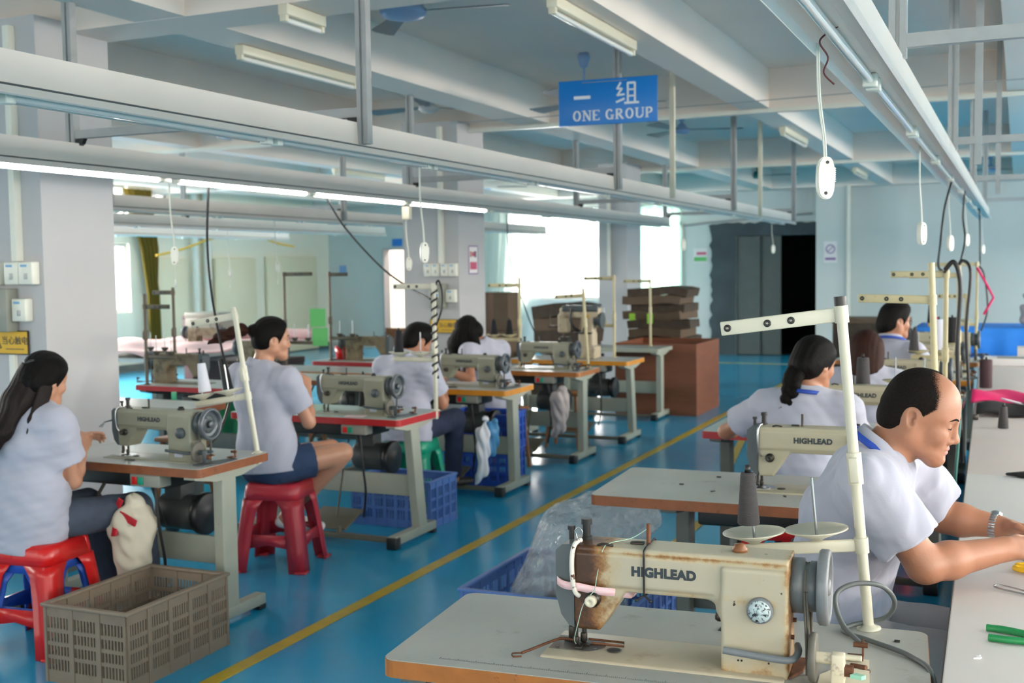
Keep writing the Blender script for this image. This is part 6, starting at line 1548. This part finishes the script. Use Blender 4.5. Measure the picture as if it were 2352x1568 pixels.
        v=Vol([Prim(p.fn,p.lo,p.hi,p.k,'+') for p in sk_]+[H.E((-.052,0,-.025),(.042,.058,.05),.03),econe(H.w((.0,.066,.0)),H.w((.004,.068,-.03)),H.d((1,0,0)),.02,.006,.014,.005,.02),econe(H.w((.0,-.066,.0)),H.w((.004,-.068,-.03)),H.d((1,0,0)),.02,.006,.014,.005,.02)],.003,.0045)
        def mask(X,Y,Z):
            p=np.stack([X-H.c[0],Y-H.c[1],Z-H.c[2]],-1)@H.R/H.s; x,y,z=p[...,0],np.abs(p[...,1]),p[...,2]
            # receding hairline: bald temples and crown front
            lim=np.interp(z,[-.05,-.018,.0,.015,.041,.075,.105,.13],[.014,.018,.020,.026,.050,.056,.048,.040])
            return x-lim
        L_=v.lo+v.h*v.n
        I=np.nonzero(np.abs(v.f)<.05); x=v.lo[0]+v.h*I[0];y=v.lo[1]+v.h*I[1];z=v.lo[2]+v.h*I[2]
        v.f[I]=-smin(-v.f[I],-mask(x,y,z).astype(np.float32)*H.s,.012)
        for sg in(1,-1): v.put([H.E((-.008,.08*sg,-.008),(.026,.03,.036),.004,'-')])
        v.put([half(H.w((-.06,0,-.062)),H.d((.3,0,-1)),v.lo,L_,.012)])
        vs,fs=v.mesh(); vs=relax(vs,fs,1,.3); hv=np_mesh('hair',vs,fs,HAIRBUZZ,t)
        q=(vs-H.c)@H.R/H.s; z=q[:,2]
        lim=np.interp(z,[-.05,-.018,.0,.015,.041,.075,.105,.13],[.014,.018,.020,.026,.048,.048,.034,.022])
        den=np.clip((lim-q[:,0])/np.interp(z,[.0,.05,.1,.13],[.012,.018,.04,.05]),0,1)*np.clip((z+.058-.3*q[:,0]-.012)/.02+.3,0,1)
        at=hv.data.attributes.new('hair_cover','FLOAT','POINT'); at.data.foreach_set('value',den.astype(np.float32))
    if extra: extra(t,H,dict(neck=neck,ax=ax,fwd=fwd,side=side,A=A,hm=hm,prims=skin,el=el,wr=wr,ank=ank,fd=fd))
    # ---- eyes and brows on the surface
    if eyes:
        for sg in(1,-1):
            pts=[]
            for k in range(7):
                y=.018+.028*k/6; zz=-.0035-.003*math.sin(PI*k/6)*.6
                p=proj_surface(hp,H.w((.14,y*sg,zz)),H.d((-1,0,0))); pts.append(p+H.d((.0006,0,0)))
            m=MB(); m.tube(pts,[.0006,.0011,.0015,.0017,.0016,.0013,.0008],n=6); m.build('eyelid_line',HAIR,t)
            if brow:
                pts=[]
                for k in range(8):
                    y=.014+.038*k/7; zz=.0185+.006*math.sin(PI*min(1,k/6)*.8)-.004*(k/7)**2
                    p=proj_surface(hp,H.w((.14,y*sg,zz)),H.d((-1,0,0))); pts.append(p)
                m=MB(); m.tube(pts,[.0012,.0022,.0026,.0026,.0024,.002,.0015,.0008],n=7); m.build('eyebrow',HAIRS,t)
    return t,H
# --- balding man at the cutting table -------------------------------------------------------------
def man_extra(t,H,q):
    wr,el=q['wr'],q['el']
    d=nrm(wr[0]-el[0]); p=wr[0]-d*.015; m=MB()
    zz=V(d); xx=zz.orthogonal().normalized(); yy=zz.cross(xx)
    for k in range(22):
        a=2*PI*k/22; o=V(p)+xx*(.0335*math.cos(a))+yy*(.0335*math.sin(a)); R=Matrix((xx*math.cos(a)+yy*math.sin(a),yy*math.cos(a)-xx*math.sin(a),zz)).transposed()
        m.box(o,(.004,.0078,.018),.0012,rot=R)
    w_=m.build('wrist_watch',STEEL,t)
    m=MB(); o=V(p)+xx*.036; m.cyl(o-xx*.004,o+xx*.006,.017,n=20); m.build('watch_case',STEEL,w_)
person('balding man in white polo and blue lanyard leaning over the cutting table',(-.62,3.26,0),
  pel=(-.50,3.25,.575),neck=(-.345,3.22,1.085),head=(-.238,3.23,1.208),yaw=-.08,pitch=.29,roll=.0,
  sh=((-.31,3.43,1.05),(-.345,3.03,1.045)),wr=((-.04,3.50,.86),(-.02,3.17,.875)),elh=((-.3,.5,-1),(0,-.6,-1)),elb=((-.19,3.53,.87),(-.208,3.03,.848)),
  knee=((-.08,3.38,.56),(-.08,3.16,.56)),ank=((-.12,3.38,.10),(-.10,3.14,.10)),foot=(1,0,0),male=True,h=.0035,hs=1.02,hair='buzz',legm=GREYTR,seed=3,build=1.1,
  fists=((1,-.15,-.05),(1,.35,.02)),palm=((.1,-.6,-.8),(.1,.5,-.8)),curl=(.8,.8),lany=True,extra=man_extra,sleeve=.66,shirt_k=.0065,fl=.018,hem=.09)
# --- ponytail / long haired worker at front left ----------------------------------------------------
def long_extra(t,H,q):
    pr=[econe(H.w((-.05,.01,.03)),H.w((-.10,.03,-.11)),H.d((0,1,0)),.074,.058,.078,.05,.03),econe(H.w((-.10,.03,-.11)),H.w((-.15,.045,-.25)),H.d((0,1,0)),.076,.046,.070,.034,.03),econe(H.w((-.15,.045,-.25)),H.w((-.17,.05,-.37)),H.d((0,1,0)),.066,.03,.016,.012,.03),
        econe(H.w((-.03,-.068,.0)),H.w((-.065,-.07,-.19)),H.d((1,0,0)),.034,.018,.034,.016,.02),econe(H.w((-.065,-.07,-.19)),H.w((-.085,-.06,-.33)),H.d((1,0,0)),.032,.014,.010,.008,.02)]
    v=Vol(pr,.005); v.disp(lambda X,Y,Z:.002*np.sin((X*H.R[0,1]+Y*H.R[1,1])*230+Z*12)); vs,fs=v.mesh(); np_mesh('hair_length',relax(vs,fs,1,.3),fs,HAIRDB,t)
    m=MB(); m.tube(curve_pts([H.w((-.085,.03,.075)),H.w((-.105,0,.062)),H.w((-.085,-.03,.075))],6),.008,n=8); m.build('hair_clip',BKPL,t)
    # small pen-like snipper held in the hand
person('woman with long dark hair, white tee and grey jeans at front left',(-3.89,3.62,0),
  pel=(-3.94,3.60,.565),neck=(-3.915,3.62,1.03),head=(-3.88,3.66,1.160),yaw=1.45,pitch=.22,
  sh=((-4.08,3.63,.985),(-3.765,3.61,.975)),wr=((-3.96,3.90,.84),(-3.88,3.87,.835)),elh=((-.5,-.3,-1),(.75,-.35,-1)),elb=(None,(-3.785,3.71,.71)),
  knee=((-4.0,4.0,.53),(-3.72,4.02,.53)),ank=((-3.95,4.1,.12),(-3.74,4.12,.12)),foot=(.2,1,0),male=False,h=.005,hs=.97,hair='long',legm=JEANS,seed=5,
  fists=((.4,.7,.3),(-.4,.6,.4)),palm=((.6,.1,-.5),(-.7,.2,-.4)),curl=(1.1,1.1),collar=False,extra=long_extra,sleeve=.52,hem=.14,fl=.02,shirt_k=.004,eyes=False,sk=SKIN2,la=(.27,.235))
t=thing('thread_snips','small thread snips held by the worker in grey jeans at front left','snips',(-3.93,4.06,.9)); m=MB(); m.tube([(-.005,-.03,.0),(.0,.0,.02),(.03,.09,.03)],.004,n=6); m.tube([(.01,-.03,.0),(.0,.0,.02),(.02,.1,.04)],.0035,n=6); m.build('blades',STEEL,t)
# --- woman in shorts --------------------------------------------------------------------------------
def pony_extra(t,H,q):
    a=H.w((-.115,0,.05)); 
    pr=[econe(a,H.w((-.165,.01,.055)),H.d((0,1,0)),.016,.016,.036,.03,.01),econe(H.w((-.165,.01,.055)),H.w((-.27,.03,.02)),H.d((0,1,0)),.036,.032,.04,.034,.02),econe(H.w((-.27,.03,.02)),H.w((-.34,.04,-.02)),H.d((0,1,0)),.036,.03,.008,.008,.02)]
    v=Vol(pr,.005); v.disp(lambda X,Y,Z:.003*np.sin(Z*180+X*60)); vs,fs=v.mesh(); np_mesh('ponytail',relax(vs,fs,1,.3),fs,HAIRBR,t)
    m=MB(); m.lathe([(.014,-.006),(.022,-.004),(.022,.004),(.014,.006)],a,H.d((-1,0,.1)),n=18,closed=True); m.build('hair_tie',BKPL,t)
person('woman in white polo and navy denim shorts sitting on the faded red stool',(-3.74,5.12,0),
  pel=(-3.75,5.08,.575),neck=(-3.80,5.09,1.09),head=(-3.755,5.14,1.245),yaw=.86,pitch=.02,
  sh=((-3.985,5.15,1.035),(-3.60,5.06,1.035)),wr=((-3.80,5.37,.93),(-3.66,5.33,.945)),elh=((-.8,-.3,-1),(.5,-.35,-1)),
  knee=((-3.62,5.50,.585),(-3.44,5.34,.60)),ank=((-3.82,5.42,.215),(-3.80,5.30,.22)),foot=(.85,.3,-.2),male=False,h=.005,hs=.98,hair='ponytail',legs='shorts',legm=DENIM,seed=8,
  fists=((.4,.4,.6),(-.2,.3,.9)),palm=((.6,-.2,-.2),(-.7,.2,-.2)),curl=(1.1,1.1),extra=pony_extra,sleeve=.6,hem=.05,fl=.014,sk=SKIN2,la=(.28,.24),th=1.02)
# --- man in jeans -----------------------------------------------------------------------------------
person('black haired man in white polo and dark jeans with head bowed on the green stool',(-3.78,6.74,0),
  pel=(-3.80,6.70,.55),neck=(-3.82,6.76,1.0),head=(-3.775,6.84,1.125),yaw=1.0,pitch=.4,
  sh=((-4.01,6.78,.95),(-3.63,6.70,.95)),wr=((-3.85,7.08,.82),(-3.70,7.06,.76)),elh=((-.8,-.3,-1),(.5,-.35,-1)),
  knee=((-3.86,7.1,.55),(-3.62,7.08,.56)),ank=((-3.85,7.15,.12),(-3.68,7.16,.13)),foot=(.4,1,0),male=True,h=.006,hs=1.,hair='short',legm=JEANSD,seed=11,
  fists=((.4,.7,.0),(-.2,.7,-.3)),palm=((.4,0,-.8),(-.5,0,-.7)),sleeve=.62,hem=.1,la=(.29,.25))
# --- long black haired woman leaning left -------------------------------------------------------------
def front_extra(t,H,q):
    c=H.c; pr=[econe(H.w((-.03,0,.05)),c+np.array([-.06,-.05,-.10]),(1,0,0),.082,.08,.10,.08,.03),econe(c+np.array([-.05,-.05,-.10]),c+np.array([-.045,-.06,-.30]),(1,0,0),.10,.07,.085,.05,.03),econe(c+np.array([.04,-.03,.02]),c+np.array([.12,-.05,-.13]),(1,0,0),.05,.05,.025,.03,.03),econe(c+np.array([.12,-.05,-.13]),c+np.array([.17,-.08,-.24]),(1,0,0),.022,.03,.006,.01,.02)]
    v=Vol(pr,.0065); v.disp(lambda X,Y,Z:.002*np.sin(X*230)); vs,fs=v.mesh(); np_mesh('hair_length',relax(vs,fs,1,.3),fs,HAIR,t)
person('woman with long straight black hair falling forward, white polo, behind the third left machine',(-3.88,8.3,0),
  pel=(-3.85,8.3,.57),neck=(-3.96,8.26,1.0),head=(-4.06,8.2,1.11),yaw=3.5,pitch=.5,
  sh=((-4.0,8.08,.955),(-3.87,8.42,.955)),wr=((-4.12,7.88,.83),(-4.1,8.45,.82)),elh=((.6,-.6,-1),(.3,.6,-1)),
  knee=((-4.1,8.5,.55),(-3.9,8.62,.55)),ank=((-4.1,8.5,.12),(-3.9,8.6,.12)),foot=(-.3,1,0),male=False,h=.006,hs=.97,hair='longfront',legm=JEANSD,seed=14,
  fists=((-1,-.2,0),(-1,0,0)),sleeve=.55,eyes=False,extra=front_extra,sk=SKIN,la=(.27,.235))
# --- braided worker -------------------------------------------------------------------------------
def braid_extra(t,H,q):
    P=[H.w((-.1,.0,-.02)),H.w((-.115,.0,-.08))]; base=H.w((-.115,0,-.08)); pts=curve_pts([H.w((-.10,.0,-.03)),base,base+np.array([-.02,-.03,-.09]),base+np.array([-.035,-.035,-.2])],8)
    pr=[]; pts=curve_pts([H.w((-.095,.0,-.045)),H.w((-.125,0,-.085)),H.w((-.125,0,-.085))+np.array([-.012,-.02,-.09]),H.w((-.125,0,-.085))+np.array([-.035,-.02,-.21])],5)
    for i,p in enumerate(pts):
        s_=(.017 if i%2 else -.017); r=.034-.012*i/len(pts); pr.append(ell(np.array(p)+np.array([s_,0,0]),(r*.95,r*.85,r*.95),k=.01))
    v=Vol(pr,.004); v.disp(lambda X,Y,Z:.0012*np.sin((X+Z)*420)); vs,fs=v.mesh(); np_mesh('braid',vs,fs,HAIR,t)
    e=np.array(pts[-1]); m=MB(); m.lathe([(.01,-.012),(.022,-.01),(.022,.01),(.01,.012)],tuple(e+np.array([0,0,-.02])),(0,0,1),n=16,closed=True); m.build('hair_tie',REDF,t)
    v=Vol([econe(e+np.array([0,0,-.03]),e+np.array([-.02,-.01,-.10]),(1,0,0),.018,.016,.03,.018,.01),econe(e+np.array([-.02,-.01,-.10]),e+np.array([-.06,-.01,-.13]),(1,0,0),.022,.014,.006,.006,.01)],.005); v.disp(lambda X,Y,Z:.002*np.sin(X*260)); vs,fs=v.mesh(); np_mesh('braid_end',relax(vs,fs,1,.3),fs,HAIR,t)
    d=nrm(q['wr'][0]-q['el'][0]); p=q['wr'][0]-d*.01
    m=MB(); m.lathe([(.03,-.012),(.036,-.01),(.036,.01),(.03,.012)],tuple(p),tuple(d),n=18,closed=True); m.build('wrist_band',mat('pink_yellow_band',S(216,170,150),.6,col2=S(214,196,90),vscale=60),t)
person('woman with a long black braid tied in red, seen from behind in the right row',(-1.0,5.2,0),
  pel=(-.93,5.2,.56),neck=(-.88,5.24,1.02),head=(-.852,5.29,1.165),yaw=1.0,pitch=.18,
  sh=((-1.06,5.26,.965),(-.70,5.22,.965)),wr=((-1.25,5.6,.81),(-.75,5.6,.82)),elh=((-1,-.2,-.6),(.6,-.35,-1)),
  knee=((-1.05,5.62,.55),(-.8,5.62,.55)),ank=((-1.03,5.66,.12),(-.8,5.66,.12)),foot=(0,1,0),male=False,h=.0055,hs=1.,hair='braid',legm=JEANSD,seed=17,
  fists=((-.4,.9,0),(.1,1,0)),lany=True,extra=braid_extra,sleeve=.6,eyes=False,la=(.28,.24),build=1.02,fl=.018)
# --- brown haired worker -------------------------------------------------------------------------
person('woman with brown shoulder length hair seen from behind in the right row',(-.72,6.9,0),
  pel=(-.80,6.84,.56),neck=(-.81,6.88,.985),head=(-.812,6.93,1.105),yaw=1.45,pitch=.3,
  sh=((-.985,6.9,.93),(-.64,6.9,.93)),wr=((-.9,7.25,.82),(-.7,7.25,.82)),elh=((-.8,-.3,-1),(.8,-.3,-1)),
  knee=((-.92,7.26,.55),(-.7,7.26,.55)),ank=((-.92,7.3,.12),(-.7,7.3,.12)),foot=(0,1,0),male=False,h=.0065,hs=.97,hair='bob',hairm=HAIRBR,legm=JEANSD,seed=21,fists=((.2,1,0),(-.2,1,0)),sleeve=.6,eyes=False,la=(.28,.24))
# --- man with glasses -----------------------------------------------------------------------------
def glass_extra(t,H,q):
    m=MB()
    for sg in(1,-1):
        ring=[H.w((.098-.10*max(0,(abs(y)-.03))**1.0*.6,y*sg,z)) for y,z in((.014,.008),(.032,.012),(.05,.008),(.053,-.005),(.046,-.018),(.03,-.02),(.016,-.014))]
        m.tube(curve_pts(ring,3,close=True),.0018,n=5,close=True); m.tube([H.w((.095,.052*sg,.006)),H.w((.05,.074*sg,.008)),H.w((-.01,.078*sg,.005))],.0018,n=5)
    m.tube([H.w((.1,.014,.006)),H.w((.103,0,.01)),H.w((.1,-.014,.006))],.0016,n=5)
    m.build('glasses',BKPL,t)
person('man with glasses, white polo and blue lanyard far along the right row',(-.75,8.28,0),
  pel=(-.80,8.22,.57),neck=(-.815,8.24,1.06),head=(-.785,8.29,1.215),yaw=.62,pitch=.05,
  sh=((-.97,8.28,1.0),(-.64,8.18,1.0)),wr=((-.8,8.6,.84),(-.62,8.58,.84)),elh=((-.8,-.3,-1),(.6,-.3,-1)),
  knee=((-.9,8.64,.56),(-.68,8.62,.56)),ank=((-.9,8.7,.12),(-.7,8.7,.12)),foot=(0,1,0),male=True,h=.0065,hs=1.04,hair='short',legm=JEANSD,seed=25,lany=True,extra=glass_extra,fists=((.3,1,0),(0,1,0)),sleeve=.6)
# ------------------------------------------------------------------ light
w=bpy.data.worlds.new('world'); scene.world=w; w.use_nodes=True
bg=w.node_tree.nodes['Background']; bg.inputs[0].default_value=(1.,.95,.87,1); bg.inputs[1].default_value=2.6
def area(name,loc,rot,sx,sy,pw,col=(1,1,1)):
    l=bpy.data.lights.new(name,'AREA'); l.shape='RECTANGLE'; l.size=sx; l.size_y=sy; l.energy=pw; l.color=col
    o=bpy.data.objects.new(name,l); COL.objects.link(o); o.location=loc; o.rotation_euler=rot; return o
PR,PB,PL=320,22,620
TL=math.radians(38)
for i,h in enumerate(RW): area('window_daylight',(XR+.9,(h[0]+h[1])/2,2.75),(0,PI/2-TL,0),1.9,h[1]-h[0],PR*(1 if h[0]<7 else 1.4),(1,.93,.84))
for h in BW: area('window_daylight',((h[0]+h[1])/2,YB-.9,2.75),(PI/2-TL,0,0),h[1]-h[0],1.9,PB,(1,.94,.86))
for h in[(0.5,3.5,1.,2.7),(5.5,8.5,1.,2.7),(9.5,12.2,1.,2.7)]: area('window_daylight',(XL-.9,(h[0]+h[1])/2,2.75),(0,-PI/2+TL,0),1.9,h[1]-h[0],PL*(.25 if h[0]<4 else .55 if h[0]<9 else 2.),(1,.94,.86))
area('window_daylight',(-8.15,YF+.4,1.85),(-PI/2,0,0),1.8,1.66,130,(1,.98,.94))
area('window_daylight',(-6.1,YF+.4,1.8),(-PI/2,0,0),.75,1.75,60,(1,.98,.94))
area('window_daylight',(XL-.35,13.9,1.9),(0,-PI/2,0),2.,1.1,60,(1,.98,.95))
area('doorway_daylight',(-11.5,YF+1.2,2.9),(0,0,0),.9,.9,40,(1,.95,.9))
# ------------------------------------------------------------------ camera
f_=2600.; d=V((1164/f_,184/f_,-1)).normalized(); a_=-.013
up=V((a_,1,(d.y+a_*d.x)/(-d.z))).normalized(); xr=d.cross(up)
Mw=Matrix((xr,d,up))
cam=bpy.data.cameras.new('camera'); cam.sensor_width=36.; cam.lens=36.*f_/2352.; cam.clip_start=.05; cam.clip_end=100
co=bpy.data.objects.new('camera',cam); COL.objects.link(co); co.matrix_world=Matrix.Translation((0,0,1.62))@Mw.to_4x4()
cam.dof.use_dof=True; cam.dof.focus_distance=2.75; cam.dof.aperture_fstop=5.
scene.camera=co
vs_=scene.view_settings; vs_.view_transform='Standard'; vs_.look='None'; vs_.gamma=1.; vs_.use_curve_mapping=False; vs_.exposure=1.08
scene.display_settings.display_device='sRGB'
cy=scene.cycles
cy.use_denoising=True; cy.max_bounces=8; cy.diffuse_bounces=5; cy.glossy_bounces=3; cy.transmission_bounces=4; cy.transparent_max_bounces=12; cy.caustics_reflective=False; cy.caustics_refractive=False; cy.sample_clamp_indirect=6.
